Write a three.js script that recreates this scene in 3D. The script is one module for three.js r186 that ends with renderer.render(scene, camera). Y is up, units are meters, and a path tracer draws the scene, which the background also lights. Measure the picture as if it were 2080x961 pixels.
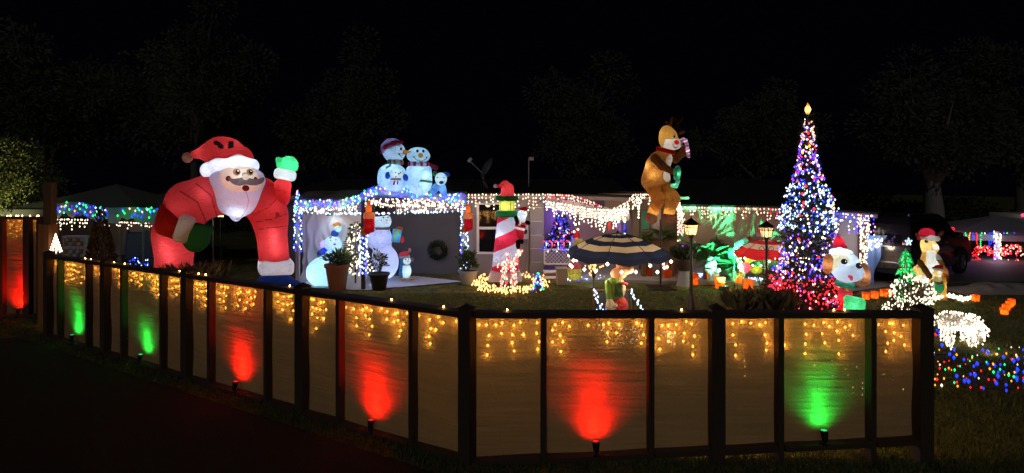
import * as THREE from 'three';
import { mergeGeometries } from 'three/addons/utils/BufferGeometryUtils.js';
import { RoundedBoxGeometry } from 'three/addons/geometries/RoundedBoxGeometry.js';

// ---------------------------------------------------------------- camera, sky, moon, exposure
const F = 1040, HORIZON = 379, EYE = 2.5;               // focal length and horizon in photograph pixels, eye height in metres
const scene = new THREE.Scene();
const camera = new THREE.PerspectiveCamera(2 * Math.atan(480.5 / F) * 180 / Math.PI, 2080 / 961, 0.1, 400);
camera.position.set(0, EYE, 0);
camera.setViewOffset(2080, 961, 0, 480.5 - HORIZON, 2080, 961);
const renderer = new THREE.WebGLRenderer({ antialias: true });
renderer.setSize(1024, 473);
renderer.toneMapping = THREE.LinearToneMapping;
renderer.toneMappingExposure = 1;
renderer.shadowMap.enabled = true;
{ // a clear night sky: near black, a trace of blue, a little paler towards the horizon
  const w = 64, h = 32, d = new Float32Array(w * h * 4);
  for (let j = 0; j < h; j++) for (let i = 0; i < w; i++) {
    const up = Math.max(0, (j + 0.5) / h - 0.5) * 2, k = 0.00042 * (1 + 0.5 * (1 - up)), o = (j * w + i) * 4;
    d[o] = 0.55 * k; d[o + 1] = 0.7 * k; d[o + 2] = 1.55 * k; d[o + 3] = 1;
  }
  const t = new THREE.DataTexture(d, w, h, THREE.RGBAFormat, THREE.FloatType);
  t.mapping = THREE.EquirectangularReflectionMapping; t.magFilter = THREE.LinearFilter; t.needsUpdate = true;
  scene.background = t; scene.environment = t;
}
const moon = new THREE.DirectionalLight(new THREE.Color().setRGB(0.95, 0.97, 1), 0.155);
moon.name = 'moon'; moon.position.set(-6, 15, 16); moon.target.position.set(0, 0, -14);
moon.castShadow = true;
Object.assign(moon.shadow.camera, { left: -30, right: 30, top: 30, bottom: -30, near: 1, far: 80 });
scene.add(moon, moon.target);

// ---------------------------------------------------------------- helpers
const rng = (a) => () => { a = (a + 0x6d2b79f5) | 0; let t = Math.imul(a ^ (a >>> 15), 1 | a); t = (t + Math.imul(t ^ (t >>> 7), 61 | t)) ^ t; return ((t ^ (t >>> 14)) >>> 0) / 4294967296; };
const at = (u, v, z) => [(u - 1040) * z / F, EYE - (v - HORIZON) * z / F, -z];
const onGround = (u, v) => at(u, v, EYE * F / (v - HORIZON));
const V3 = (p) => new THREE.Vector3(...p);
const add3 = (a, b) => [a[0] + b[0], a[1] + b[1], a[2] + b[2]];
const mix3 = (a, b, t) => [a[0] + (b[0] - a[0]) * t, a[1] + (b[1] - a[1]) * t, a[2] + (b[2] - a[2]) * t];
const used = {};
function numbered(n) { const k = used[n] = (used[n] ?? -1) + 1; return k ? `${n}_${String(k).padStart(3, '0')}` : n; }
function thing(name, label, category, pos = [0, 0, 0], group) {
  const o = new THREE.Group(); o.name = numbered(name); o.position.set(...pos); scene.add(o);
  o.userData = { label, category }; if (group) o.userData.group = group;
  return o;
}
// a child mesh; its geometry is written in world metres and moved into the thing's own frame
function part(parent, name, geo, material, kind) {
  if (Array.isArray(geo)) geo = merge(geo);
  let p = new THREE.Vector3(); for (let q = parent; q && q !== scene; q = q.parent) p.add(q.position);
  if (!geo.userData.local) geo.translate(-p.x, -p.y, -p.z);
  const m = new THREE.Mesh(geo, material); m.name = name; m.castShadow = m.receiveShadow = true; parent.add(m);
  if (kind) m.userData.kind = kind;
  return m;
}
function single(name, label, category, geo, material, group) {
  if (Array.isArray(geo)) geo = merge(geo);
  const m = new THREE.Mesh(geo, material); m.name = numbered(name); m.castShadow = m.receiveShadow = true; scene.add(m);
  m.userData = { label, category }; if (group) m.userData.group = group;
  return m;
}
function struct(name, geo, material) {
  if (Array.isArray(geo)) geo = merge(geo);
  const m = new THREE.Mesh(geo, material); m.name = name; m.receiveShadow = m.castShadow = true; m.userData.kind = 'structure'; scene.add(m); return m;
}
function clean(g) { const n = g.index ? g.toNonIndexed() : g; for (const k of Object.keys(n.attributes)) if (!['position', 'normal', 'uv'].includes(k)) n.deleteAttribute(k);
  if (!n.attributes.uv) n.setAttribute('uv', new THREE.BufferAttribute(new Float32Array(n.attributes.position.count * 2), 2)); n.clearGroups(); return n; }
const merge = (l) => mergeGeometries(l.flat(9).map(clean));
function lamp(parent, p, rgb, intensity, radius = 2) {
  const l = new THREE.PointLight(new THREE.Color().setRGB(...rgb), intensity); l.name = 'lamp_light';
  let q = new THREE.Vector3(); for (let o = parent; o && o !== scene; o = o.parent) q.add(o.position);
  l.position.set(p[0] - q.x, p[1] - q.y, p[2] - q.z); l.shadow.radius = radius; l.castShadow = true; parent.add(l); return l;
}
function spot(parent, p, to, rgb, intensity, angle, penumbra = 1, radius = 2) {
  const l = new THREE.SpotLight(new THREE.Color().setRGB(...rgb), intensity, 0, angle, penumbra); l.name = 'spot_light';
  const q = parent.position; l.position.set(p[0] - q.x, p[1] - q.y, p[2] - q.z); l.target.position.set(to[0] - q.x, to[1] - q.y, to[2] - q.z);
  l.shadow.radius = radius; l.castShadow = true; parent.add(l, l.target); return l;
}
// ---- shapes
function box(x0, y0, z0, x1, y1, z1, r = 0) {
  const w = x1 - x0, h = y1 - y0, d = z1 - z0, g = r ? new RoundedBoxGeometry(w, h, d, 2, Math.min(r, w / 2.1, h / 2.1, d / 2.1)) : new THREE.BoxGeometry(w, h, d);
  metricUV(g.translate((x0 + x1) / 2, (y0 + y1) / 2, (z0 + z1) / 2)); return g;
}
// a bar from a to b with a rectangular section, wide (horizontally) and high
function bar(a, b, w, h, r = 0.004) {
  const A = V3(a), B = V3(b), L = A.distanceTo(B), g = r ? new RoundedBoxGeometry(w, h, L, 1, Math.min(r, w / 2.1, h / 2.1)) : new THREE.BoxGeometry(w, h, L), m = new THREE.Matrix4();
  const z = B.clone().sub(A).normalize(), up = Math.abs(z.y) > 0.99 ? new THREE.Vector3(0, 0, 1) : new THREE.Vector3(0, 1, 0), x = new THREE.Vector3().crossVectors(up, z).normalize(), y = new THREE.Vector3().crossVectors(z, x);
  metricUV(g, true); m.makeBasis(x, y, z).setPosition(A.add(B).multiplyScalar(0.5)); return g.applyMatrix4(m);
}
function metricUV(g, alongZ) {
  const p = g.attributes.position, n = g.attributes.normal, uv = new Float32Array(p.count * 2);
  for (let i = 0; i < p.count; i++) {
    const ax = Math.abs(n.getX(i)), ay = Math.abs(n.getY(i)), az = Math.abs(n.getZ(i)), x = p.getX(i), y = p.getY(i), z = p.getZ(i);
    const q = ax >= ay && ax >= az ? [z, y] : ay >= az ? [x, z] : [x, y];
    uv[2 * i] = alongZ && ax >= ay && ax >= az ? y : alongZ && ay >= az ? x : q[0]; uv[2 * i + 1] = alongZ && (ax >= az || ay >= az) ? z : q[1];
  }
  g.setAttribute('uv', new THREE.BufferAttribute(uv, 2)); return g;
}
// a tube along points; r is one radius or one per point
function tube(pts, r, sides = 8, cap = true) {
  const n = pts.length, P = pts.map(V3), pos = [], nor = [], uv = [], idx = []; let side = new THREE.Vector3(), len = 0;
  const t0 = P[1].clone().sub(P[0]).normalize(); side.crossVectors(t0, Math.abs(t0.y) < 0.9 ? new THREE.Vector3(0, 1, 0) : new THREE.Vector3(1, 0, 0)).normalize();
  for (let i = 0; i < n; i++) {
    const t = P[Math.min(n - 1, i + 1)].clone().sub(P[Math.max(0, i - 1)]).normalize();
    side.addScaledVector(t, -side.dot(t)).normalize(); const bi = new THREE.Vector3().crossVectors(t, side), R = Array.isArray(r) ? r[i] : r;
    if (i) len += P[i].distanceTo(P[i - 1]);
    for (let k = 0; k <= sides; k++) { const a = k / sides * Math.PI * 2, d = side.clone().multiplyScalar(Math.cos(a)).addScaledVector(bi, Math.sin(a));
      pos.push(P[i].x + d.x * R, P[i].y + d.y * R, P[i].z + d.z * R); nor.push(d.x, d.y, d.z); uv.push(a * R, len); }
  }
  for (let i = 0; i < n - 1; i++) for (let k = 0; k < sides; k++) { const a = i * (sides + 1) + k, b = a + sides + 1; idx.push(a, a + 1, b, b, a + 1, b + 1); }
  if (cap && sides > 3) for (const [i, s] of [[0, -1], [n - 1, 1]]) {
    const t = P[i ? i : 1].clone().sub(P[i ? i - 1 : 0]).normalize().multiplyScalar(s), c = pos.length / 3, o = i * (sides + 1);
    pos.push(P[i].x, P[i].y, P[i].z); nor.push(t.x, t.y, t.z); uv.push(0, 0);
    for (let k = 0; k <= sides; k++) { pos.push(pos[(o + k) * 3], pos[(o + k) * 3 + 1], pos[(o + k) * 3 + 2]); nor.push(t.x, t.y, t.z); uv.push(0, 0); }
    for (let k = 0; k < sides; k++) s < 0 ? idx.push(c, c + 2 + k, c + 1 + k) : idx.push(c, c + 1 + k, c + 2 + k);
  }
  const g = new THREE.BufferGeometry(); g.setAttribute('position', new THREE.Float32BufferAttribute(pos, 3)); g.setAttribute('normal', new THREE.Float32BufferAttribute(nor, 3)); g.setAttribute('uv', new THREE.Float32BufferAttribute(uv, 2)); g.setIndex(idx); return g;
}
function curve(pts, n = 16) { return new THREE.CatmullRomCurve3(pts.map(V3)).getPoints(n).map((p) => p.toArray()); }
const lathe = (pr, p = [0, 0, 0], seg = 24) => new THREE.LatheGeometry(pr.map(([r, y]) => new THREE.Vector2(r, y)), seg).translate(...p);
const ball = (p, rx, ry = rx, rz = rx, n = 12) => new THREE.SphereGeometry(1, n * 2, n).scale(rx, ry, rz).translate(...p);
// many small quads or leaves: each [position, direction, length, width, roll]
function leaves(list, bend = 0.15) {
  const pos = new Float32Array(list.length * 18), nor = new Float32Array(list.length * 18), X = new THREE.Vector3(), D = new THREE.Vector3(), N = new THREE.Vector3();
  list.forEach(([p, d, L, w, roll], i) => {
    D.set(...d).normalize(); X.set(0, 1, 0); if (Math.abs(D.y) > 0.95) X.set(1, 0, 0); X.cross(D).normalize().applyAxisAngle(D, roll || 0); N.crossVectors(D, X);
    const c = (a, b, n) => [p[0] + D.x * L * a + X.x * w * b + N.x * L * n, p[1] + D.y * L * a + X.y * w * b + N.y * L * n, p[2] + D.z * L * a + X.z * w * b + N.z * L * n];
    const q = [c(0, 0, 0), c(0.55, -0.5, bend * 0.6), c(1, 0, 0), c(0, 0, 0), c(1, 0, 0), c(0.55, 0.5, bend * 0.6)];
    q.forEach((e, k) => { pos.set(e, i * 18 + k * 3); nor.set([N.x, N.y, N.z], i * 18 + k * 3); });
  });
  const g = new THREE.BufferGeometry(); g.setAttribute('position', new THREE.BufferAttribute(pos, 3)); g.setAttribute('normal', new THREE.BufferAttribute(nor, 3)); g.setAttribute('uv', new THREE.BufferAttribute(new Float32Array(list.length * 12), 2)); return g;
}
const dir = (R) => { const y = R() * 2 - 1, a = R() * 6.2832, s = Math.sqrt(1 - y * y); return [s * Math.cos(a), y, s * Math.sin(a)]; };

// ---- textures (grain, weave, wear)
function tex(w, h, fn, srgb, rx = 1, ry = 1) {
  const d = new Uint8Array(w * h * 4);
  for (let j = 0; j < h; j++) for (let i = 0; i < w; i++) { const c = fn(i / w, j / h, i, j), o = (j * w + i) * 4; for (let k = 0; k < 3; k++) d[o + k] = Math.max(0, Math.min(255, (Array.isArray(c) ? c[k] : c) * 255)); d[o + 3] = 255; }
  const t = new THREE.DataTexture(d, w, h); t.wrapS = t.wrapT = THREE.RepeatWrapping; t.magFilter = THREE.LinearFilter; t.repeat.set(rx, ry); if (srgb) t.colorSpace = THREE.SRGBColorSpace; t.needsUpdate = true; return t;
}
function noise(px, py, seed) { // value noise, periodic
  const R = rng(seed), g = new Float32Array(px * py).map(() => R()), s = (t) => t * t * (3 - 2 * t);
  return (u, v) => { const x = u * px, y = v * py, i = Math.floor(x), j = Math.floor(y), a = s(x - i), b = s(y - j), q = (m, n) => g[(((n % py) + py) % py) * px + (((m % px) + px) % px)];
    return (q(i, j) * (1 - a) + q(i + 1, j) * a) * (1 - b) + (q(i, j + 1) * (1 - a) + q(i + 1, j + 1) * a) * b; };
}
const n1 = noise(4, 64, 1), n2 = noise(3, 24, 2), n3 = noise(24, 24, 3), n4 = noise(64, 64, 4), n5 = noise(7, 7, 5), n6 = noise(128, 128, 6), n7 = noise(2, 12, 7);
const T = {
  cloth: tex(512, 512, (u, v) => 0.5 + 0.28 * (n2(u, v) - 0.5) + 0.4 * (n7(u + 0.07 * n5(u, v), v + 0.06 * n5(v, u)) - 0.5) + 0.22 * (n1(u, v) - 0.5) + 0.14 * (n6(u, v) - 0.5)),
  clothTone: tex(512, 512, (u, v) => 0.8 + 0.13 * n1(u, v) + 0.1 * n2(u, v) + 0.1 * (n6(u, v) - 0.5)),
  wood: tex(256, 512, (u, v) => 0.55 + 0.35 * n1(v, u) + 0.2 * (n4(u * 2, v * 0.25) - 0.5)),
  grit: tex(512, 512, (u, v) => 0.45 + 0.35 * n6(u, v) + 0.25 * n3(u, v)),
  lawn: tex(512, 512, (u, v) => { const a = n6(u, v), b = n3(u, v), c = n5(u, v), k = 0.35 + 0.5 * a + 0.3 * b; return [k * (0.55 + 0.35 * c), k * (0.6 + 0.1 * c), k * 0.3]; }, true),
  nylon: tex(256, 256, (u, v) => 0.5 + 0.5 * (n5(u, v) - 0.5) + 0.35 * (n3(u, v) - 0.5)),
};
const rep = (t, x, y = x) => { const c = t.clone(); c.repeat.set(x, y); c.needsUpdate = true; return c; };
const col = (c) => new THREE.Color().setRGB(...c);
const mat = (c, roughness = 0.8, o = {}) => new THREE.MeshStandardMaterial({ color: col(c), roughness, side: THREE.DoubleSide, ...o });
// thin sheets that let light through: nylon of the inflatables, paper bags, cloth
const sheer = (c, t = 0.6, o = {}) => new THREE.MeshPhysicalMaterial({ color: col(c), roughness: 1, transmission: t, thickness: 0, specularIntensity: 0.15, side: THREE.DoubleSide, ...o });
const glowing = {}, BULB = 0.55, STRAND = 1.1, FIGURE = 0.5;          // one dial each for bulbs, light of strings, light of blown-up figures
const HUE = { warm: [1, 0.5, 0.16], amber: [1, 0.44, 0.09], white: [1, 0.8, 0.56], pinkish: [1, 0.46, 0.36], cool: [0.5, 0.72, 1], blue: [0.012, 0.04, 1], red: [1, 0.012, 0.02], green: [0.012, 1, 0.22], purple: [0.22, 0.05, 1], pink: [1, 0.06, 0.2], gold: [1, 0.36, 0.012] };
function glow(key, I) { return glowing[key + I] ??= new THREE.MeshStandardMaterial({ name: key + '_bulb_glow', color: 0x000000, roughness: 0.4, emissive: col(HUE[key]), emissiveIntensity: I }); }
const M = {
  wire: mat([0.012, 0.02, 0.012], 0.6), black: mat([0.012, 0.012, 0.013], 0.45), metal: mat([0.35, 0.35, 0.36], 0.4, { metalness: 0.8 }), white: mat([0.75, 0.75, 0.74], 0.6),
  post: mat([0.07, 0.042, 0.027], 0.75, { bumpMap: T.wood, bumpScale: 0.003 }), cedar: mat([0.22, 0.11, 0.05], 0.75, { map: T.wood, bumpMap: T.wood, bumpScale: 0.003 }),
  bark: mat([0.13, 0.11, 0.09], 0.95, { bumpMap: rep(T.grit, 2), bumpScale: 0.02 }), leaf: mat([0.05, 0.09, 0.03], 0.6), darkleaf: mat([0.025, 0.05, 0.02], 0.6),
};

// ---- strings of lights: bulbs by colour, and the wire that carries them
function bulbGeo(pts, r, tall = 1.4) {
  const g = new Float32Array(pts.length * 72), nn = new Float32Array(pts.length * 72), A = [[1, 0, 0], [0, 0, 1], [-1, 0, 0], [0, 0, -1]]; let o = 0;
  for (const p of pts) { const s = p[3] || 1; for (let k = 0; k < 4; k++) for (const y of [1, -1]) { const q = [[0, y, 0], A[k], A[(k + 1) % 4]]; if (y > 0) q.reverse();
    for (const e of q) { g[o] = p[0] + e[0] * r * s; nn[o++] = e[0]; g[o] = p[1] + e[1] * r * s * tall; nn[o++] = e[1]; g[o] = p[2] + e[2] * r * s; nn[o++] = e[2]; } } }
  const b = new THREE.BufferGeometry(); b.setAttribute('position', new THREE.BufferAttribute(g, 3)); b.setAttribute('normal', new THREE.BufferAttribute(nn, 3)); return b;
}
function strand(name, label, category, { bulbs, wires = [], r = 0.016, I = 14, group, lamps = [], tall, wr = 0.003, near }) {
  const first = Object.values(bulbs).find((b) => b.length)[0], t = thing(name, label, category, [first[0], first[1], first[2]], group);
  for (const [key, pts] of Object.entries(bulbs)) if (pts.length) part(t, 'bulb', bulbGeo(pts, near ? r : r * 1.35, tall), glow(key, I * (near ? BULB : BULB * 0.62)), 'stuff');
  if (wires.length) part(t, 'wire', wires.map((w) => tube(w, wr, 3, false)), M.wire, 'stuff');
  for (const [p, key, i] of lamps) lamp(t, p, HUE[key], i * STRAND, 4);
  return t;
}
const pick = (R, table) => { let x = R(); for (const [k, w] of table) { if ((x -= w) < 0) return k; } return table[0][0]; };
const put = (o, k, p) => (o[k] ??= []).push(p);
// icicle lights hanging from a run a-b
function icicles(R, a, b, step, drop, table, bulbs, wires, gap = 0.055, jz = 0.02) {
  const L = V3(a).distanceTo(V3(b)), n = Math.max(2, Math.round(L / step)); wires.push([a, b]);
  for (let i = 0; i < n; i++) {
    const p = mix3(a, b, (i + 0.3 + 0.4 * R()) / n), len = drop[0] + (drop[1] - drop[0]) * R(), w = [p]; let y = 0;
    while (y < len) { const q = [p[0] + (R() - 0.5) * 0.04, p[1] - y - 0.01 - R() * 0.02, p[2] + (R() - 0.5) * jz]; put(bulbs, pick(R, table), q); w.push(q); y += gap * (0.8 + 0.5 * R()); }
    if (w.length > 1) wires.push(w);
  }
}

// ---- soft bodies: distance fields in photograph pixels (u right, v down, d towards the viewer), meshed by surface nets
const rc = (a, b, r1, r2 = r1, flat = 1) => { // tapered capsule; flat squeezes its depth
  const D = [b[0] - a[0], b[1] - a[1], (b[2] - a[2]) / flat], l2 = D[0] * D[0] + D[1] * D[1] + D[2] * D[2] || 1e-6, R = Math.max(r1, r2);
  return { f: (x, y, z) => { const X = x - a[0], Y = y - a[1], Z = (z - a[2]) / flat, h = Math.max(0, Math.min(1, (X * D[0] + Y * D[1] + Z * D[2]) / l2)); return (Math.hypot(X - D[0] * h, Y - D[1] * h, Z - D[2] * h) - (r1 + (r2 - r1) * h)) * Math.min(1, flat); },
    b: [0, 1, 2].map((k) => Math.min(a[k], b[k]) - R * (k === 2 ? Math.max(1, flat) : 1)).concat([0, 1, 2].map((k) => Math.max(a[k], b[k]) + R * (k === 2 ? Math.max(1, flat) : 1))) };
};
const el = (c, r, rot = 0) => { const C = Math.cos(rot), S = Math.sin(rot), m = Math.max(r[0], r[1]); return {
  f: (x, y, z) => { let X = x - c[0], Y = y - c[1]; const Z = (z - c[2]) / r[2]; [X, Y] = [(X * C + Y * S) / r[0], (-X * S + Y * C) / r[1]]; const k = Math.hypot(X, Y, Z), g = Math.hypot(X / r[0], Y / r[1], Z / r[2]); return g < 1e-9 ? -Math.min(...r) : k * (k - 1) / g; },
  b: [c[0] - m, c[1] - m, c[2] - r[2], c[0] + m, c[1] + m, c[2] + r[2]] }; };
const rb = (c, h, r, rot = 0) => { const C = Math.cos(rot), S = Math.sin(rot), m = Math.hypot(h[0], h[1]); return { // rounded box
  f: (x, y, z) => { const X0 = x - c[0], Y0 = y - c[1], X = Math.abs(X0 * C + Y0 * S) - h[0] + r, Y = Math.abs(-X0 * S + Y0 * C) - h[1] + r, Z = Math.abs(z - c[2]) - h[2] + r; return Math.hypot(Math.max(X, 0), Math.max(Y, 0), Math.max(Z, 0)) + Math.min(0, Math.max(X, Y, Z)) - r; },
  b: [c[0] - m, c[1] - m, c[2] - h[2], c[0] + m, c[1] + m, c[2] + h[2]] }; };
const un = (k, ...s) => ({ f: (x, y, z) => { let d = s[0].f(x, y, z); for (let i = 1; i < s.length; i++) { const e = s[i].f(x, y, z), h = Math.max(k - Math.abs(d - e), 0) / k; d = Math.min(d, e) - h * h * k * 0.25; } return d; },
  b: [0, 1, 2].map((j) => Math.min(...s.map((q) => q.b[j])) - k / 2).concat([3, 4, 5].map((j) => Math.max(...s.map((q) => q.b[j])) + k / 2)) });
const cut = (s, g) => ({ f: (x, y, z) => Math.max(s.f(x, y, z), g(x, y, z)), b: s.b });
function nets(s, cell) { // arrays of triangles in (u, v, d)
  const lo = s.b.slice(0, 3).map((x) => x - cell * 2), n = [0, 1, 2].map((k) => Math.ceil((s.b[k + 3] - s.b[k] + cell * 4) / cell) + 1), [nx, ny, nz] = n, val = new Float32Array(nx * ny * nz), id = new Int32Array(nx * ny * nz).fill(-1), vs = [], tri = [];
  const ix = (i, j, k) => (k * ny + j) * nx + i;
  for (let k = 0; k < nz; k++) for (let j = 0; j < ny; j++) for (let i = 0; i < nx; i++) val[ix(i, j, k)] = s.f(lo[0] + i * cell, lo[1] + j * cell, lo[2] + k * cell);
  for (let k = 0; k < nz - 1; k++) for (let j = 0; j < ny - 1; j++) for (let i = 0; i < nx - 1; i++) {
    let c = 0, X = 0, Y = 0, Z = 0; const q = []; for (let m = 0; m < 8; m++) q.push(val[ix(i + (m & 1), j + ((m >> 1) & 1), k + (m >> 2))]);
    if (q.every((e) => e < 0) || q.every((e) => e >= 0)) continue;
    for (let m = 0; m < 8; m++) for (const b of [1, 2, 4]) if (!(m & b)) { const p = m | b; if ((q[m] < 0) !== (q[p] < 0)) { const t = q[m] / (q[m] - q[p]); c++; X += (m & 1) + (b === 1 ? t : 0); Y += ((m >> 1) & 1) + (b === 2 ? t : 0); Z += (m >> 2) + (b === 4 ? t : 0); } }
    id[ix(i, j, k)] = vs.length / 3; vs.push(lo[0] + (i + X / c) * cell, lo[1] + (j + Y / c) * cell, lo[2] + (k + Z / c) * cell);
  }
  for (let k = 1; k < nz - 1; k++) for (let j = 1; j < ny - 1; j++) for (let i = 1; i < nx - 1; i++) { const a = val[ix(i, j, k)] < 0;
    for (const [e, q] of [[ix(i + 1, j, k), [ix(i, j - 1, k - 1), ix(i, j, k - 1), ix(i, j, k), ix(i, j - 1, k)]], [ix(i, j + 1, k), [ix(i - 1, j, k - 1), ix(i, j, k - 1), ix(i, j, k), ix(i - 1, j, k)]], [ix(i, j, k + 1), [ix(i - 1, j - 1, k), ix(i, j - 1, k), ix(i, j, k), ix(i - 1, j, k)]]])
      if (a !== (val[e] < 0)) { const w = q.map((x) => id[x]); if (w.some((x) => x < 0)) continue; tri.push(w[0], w[1], w[2], w[0], w[2], w[3]); } }
  const h = cell * 0.3, N = []; for (let i = 0; i < vs.length; i += 3) { const [x, y, z] = [vs[i], vs[i + 1], vs[i + 2]], g = [s.f(x + h, y, z) - s.f(x - h, y, z), s.f(x, y + h, z) - s.f(x, y - h, z), s.f(x, y, z + h) - s.f(x, y, z - h)], l = Math.hypot(...g) || 1; N.push(g[0] / l, g[1] / l, g[2] / l); }
  const P = [], Q = []; for (let t = 0; t < tri.length; t += 3) P.push([0, 1, 2].map((m) => { const o = tri[t + m] * 3; return [vs[o], vs[o + 1], vs[o + 2], N[o], N[o + 1], N[o + 2]]; }));
  return P;
}
function divide(tris, field) { // cut a triangle list along field = 0: [inside, outside]
  const IN = [], OUT = [];
  for (const t of tris) { const f = t.map(field), k = f.filter((x) => x < 0).length;
    if (k === 3) IN.push(t); else if (k === 0) OUT.push(t); else { const a = [], b = [];
      for (let i = 0; i < 3; i++) { const p = t[i], q = t[(i + 1) % 3], fp = f[i], fq = f[(i + 1) % 3]; (fp < 0 ? a : b).push(p); if ((fp < 0) !== (fq < 0)) { const s = fp / (fp - fq), m = p.map((x, j) => x + (q[j] - x) * s); a.push(m); b.push(m); } }
      for (const [l, o] of [[a, IN], [b, OUT]]) for (let i = 1; i + 1 < l.length; i++) o.push([l[0], l[i], l[i + 1]]); } }
  return [IN, OUT];
}
function toGeo(tris, z, u0 = 1040) { // pixels to metres at depth z; a figure is turned about its own upright axis to face the street corner
  const s = z / F, th = Math.atan((u0 - 1040) / F), C = Math.cos(th), S = Math.sin(th), X0 = (u0 - 1040) * s, pos = new Float32Array(tris.length * 9), nor = new Float32Array(tris.length * 9), uv = new Float32Array(tris.length * 6);
  tris.forEach((t, i) => { let q = t.map((p) => { const a = (p[0] - u0) * s * C, d = p[2] * s; return [X0 + a * C - d * S, EYE - (p[1] - HORIZON) * s, -z + a * S + d * C, p[3] * C - p[5] * S, -p[4], p[3] * S + p[5] * C]; });
    const [a, b, c] = q, e = [b[0] - a[0], b[1] - a[1], b[2] - a[2]], g = [c[0] - a[0], c[1] - a[1], c[2] - a[2]], n = [e[1] * g[2] - e[2] * g[1], e[2] * g[0] - e[0] * g[2], e[0] * g[1] - e[1] * g[0]];
    if (n[0] * a[3] + n[1] * a[4] + n[2] * a[5] < 0) q = [a, c, b];
    q.forEach((p, k) => { pos.set(p.slice(0, 3), i * 9 + k * 3); nor.set(p.slice(3), i * 9 + k * 3); uv.set([p[0] + p[2] * 0.5, p[1] + p[2] * 0.3], i * 6 + k * 2); }); });
  const g = new THREE.BufferGeometry(); g.setAttribute('position', new THREE.BufferAttribute(pos, 3)); g.setAttribute('normal', new THREE.BufferAttribute(nor, 3)); g.setAttribute('uv', new THREE.BufferAttribute(uv, 2)); return g;
}
const NYLON = {}; const nylon = (c, t = 0.6) => NYLON[c + '/' + t] ??= sheer(c, t, { bumpMap: rep(T.nylon, 1.5), bumpScale: 0.035 });
// a blown-up figure: shells of nylon, each with printed areas cut out of the same skin as parts of their own
function figure(name, label, category, { u, v, z, group }) {
  const s = z / F, o = thing(name, label, category, [(u - 1040) * s, EYE - (v - HORIZON) * s, -z], group), th = Math.atan((u - 1040) / F), C = Math.cos(th), S = Math.sin(th), kv = ((v - 60) - HORIZON) / F;
  return { o, shell(sdf, cell, name, c, areas = [], t = 0.6, material) {
    let rest = nets(sdf, cell); let child;
    for (const [nm, field, cc, tt] of areas) { const [a, b] = divide(rest, (p) => field(p[0], p[1] + kv * p[2], p[2])); rest = b; if (a.length) part(o, nm, toGeo(a, z, u), nylon(cc, tt ?? t)); }
    if (rest.length) child = part(o, name, toGeo(rest, z, u), material ?? nylon(c, t)); return child; },
    lamp(uu, vv, d, I, rgb = [0.86, 0.93, 1]) { const a = (uu - u) * s * C; lamp(o, [(u - 1040) * s + a * C - d * s * S, EYE - (vv - HORIZON) * s, -z + a * S + d * s * C], rgb, I * FIGURE, 2); }, s };
}
const disc = (u, v, r, r2 = r, rot = 0) => { const C = Math.cos(rot), S = Math.sin(rot); return (x, y, d) => d < 0 ? 9 : (Math.hypot(((x - u) * C + (y - v) * S) / r, (-(x - u) * S + (y - v) * C) / r2) - 1) * Math.min(r, r2); };
const area = (pts, back) => (x, y, d) => { if (d < 0 && !back) return 9; let m = 1e9, s = 1; for (let i = 0, j = pts.length - 1; i < pts.length; j = i++) { const a = pts[i], b = pts[j], ex = b[0] - a[0], ey = b[1] - a[1], wx = x - a[0], wy = y - a[1], t = Math.max(0, Math.min(1, (wx * ex + wy * ey) / (ex * ex + ey * ey))); m = Math.min(m, Math.hypot(wx - ex * t, wy - ey * t)); const c1 = y >= a[1], c2 = y < b[1], c3 = ex * wy > ey * wx; if ((c1 && c2 && c3) || (!c1 && !c2 && !c3)) s = -s; } return s * m; };

// ---------------------------------------------------------------- ground
{
  const g = new THREE.PlaneGeometry(240, 240, 120, 120).rotateX(-Math.PI / 2).translate(0, 0, -60), R = rng(5), p = g.attributes.position, uv = g.attributes.uv;
  for (let i = 0; i < p.count; i++) { uv.setXY(i, p.getX(i) / 2.3, p.getZ(i) / 2.3); p.setY(i, -0.012 * R()); }
  struct('lawn', g, mat([0.46, 0.56, 0.34], 1, { map: T.lawn, bumpMap: rep(T.grit, 3), bumpScale: 0.03 }));
}
const concrete = mat([0.3, 0.29, 0.28], 0.85, { bumpMap: T.grit, bumpScale: 0.004 });
function slab(name, pts, y0, y1, m) {
  const s = new THREE.Shape(pts.map(([x, z]) => new THREE.Vector2(x, -z))), g = new THREE.ExtrudeGeometry(s, { depth: y1 - y0, bevelEnabled: true, bevelSize: 0.01, bevelThickness: 0.01, bevelSegments: 1 }).rotateX(-Math.PI / 2).translate(0, y0, 0);
  return struct(name, metricUV(g.toNonIndexed ? g : g), m);
}
const XZ = (u, z) => [(u - 1040) * z / F, -z];
slab('porch_slab', [XZ(1060, 13.75), XZ(1150, 13.45), XZ(1400, 13.15), XZ(1600, 12.85), XZ(1700, 12.85), XZ(1700, 15.6), XZ(1060, 15.6)], -0.05, 0.07, concrete);
slab('driveway', [XZ(1700, 11.9), XZ(1860, 13.2), [30, -15.2], [40, -26], XZ(1730, 18), XZ(1700, 15.5)], -0.04, 0.012, mat([0.12, 0.115, 0.115], 0.7, { bumpMap: T.grit, bumpScale: 0.004 }));
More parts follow.
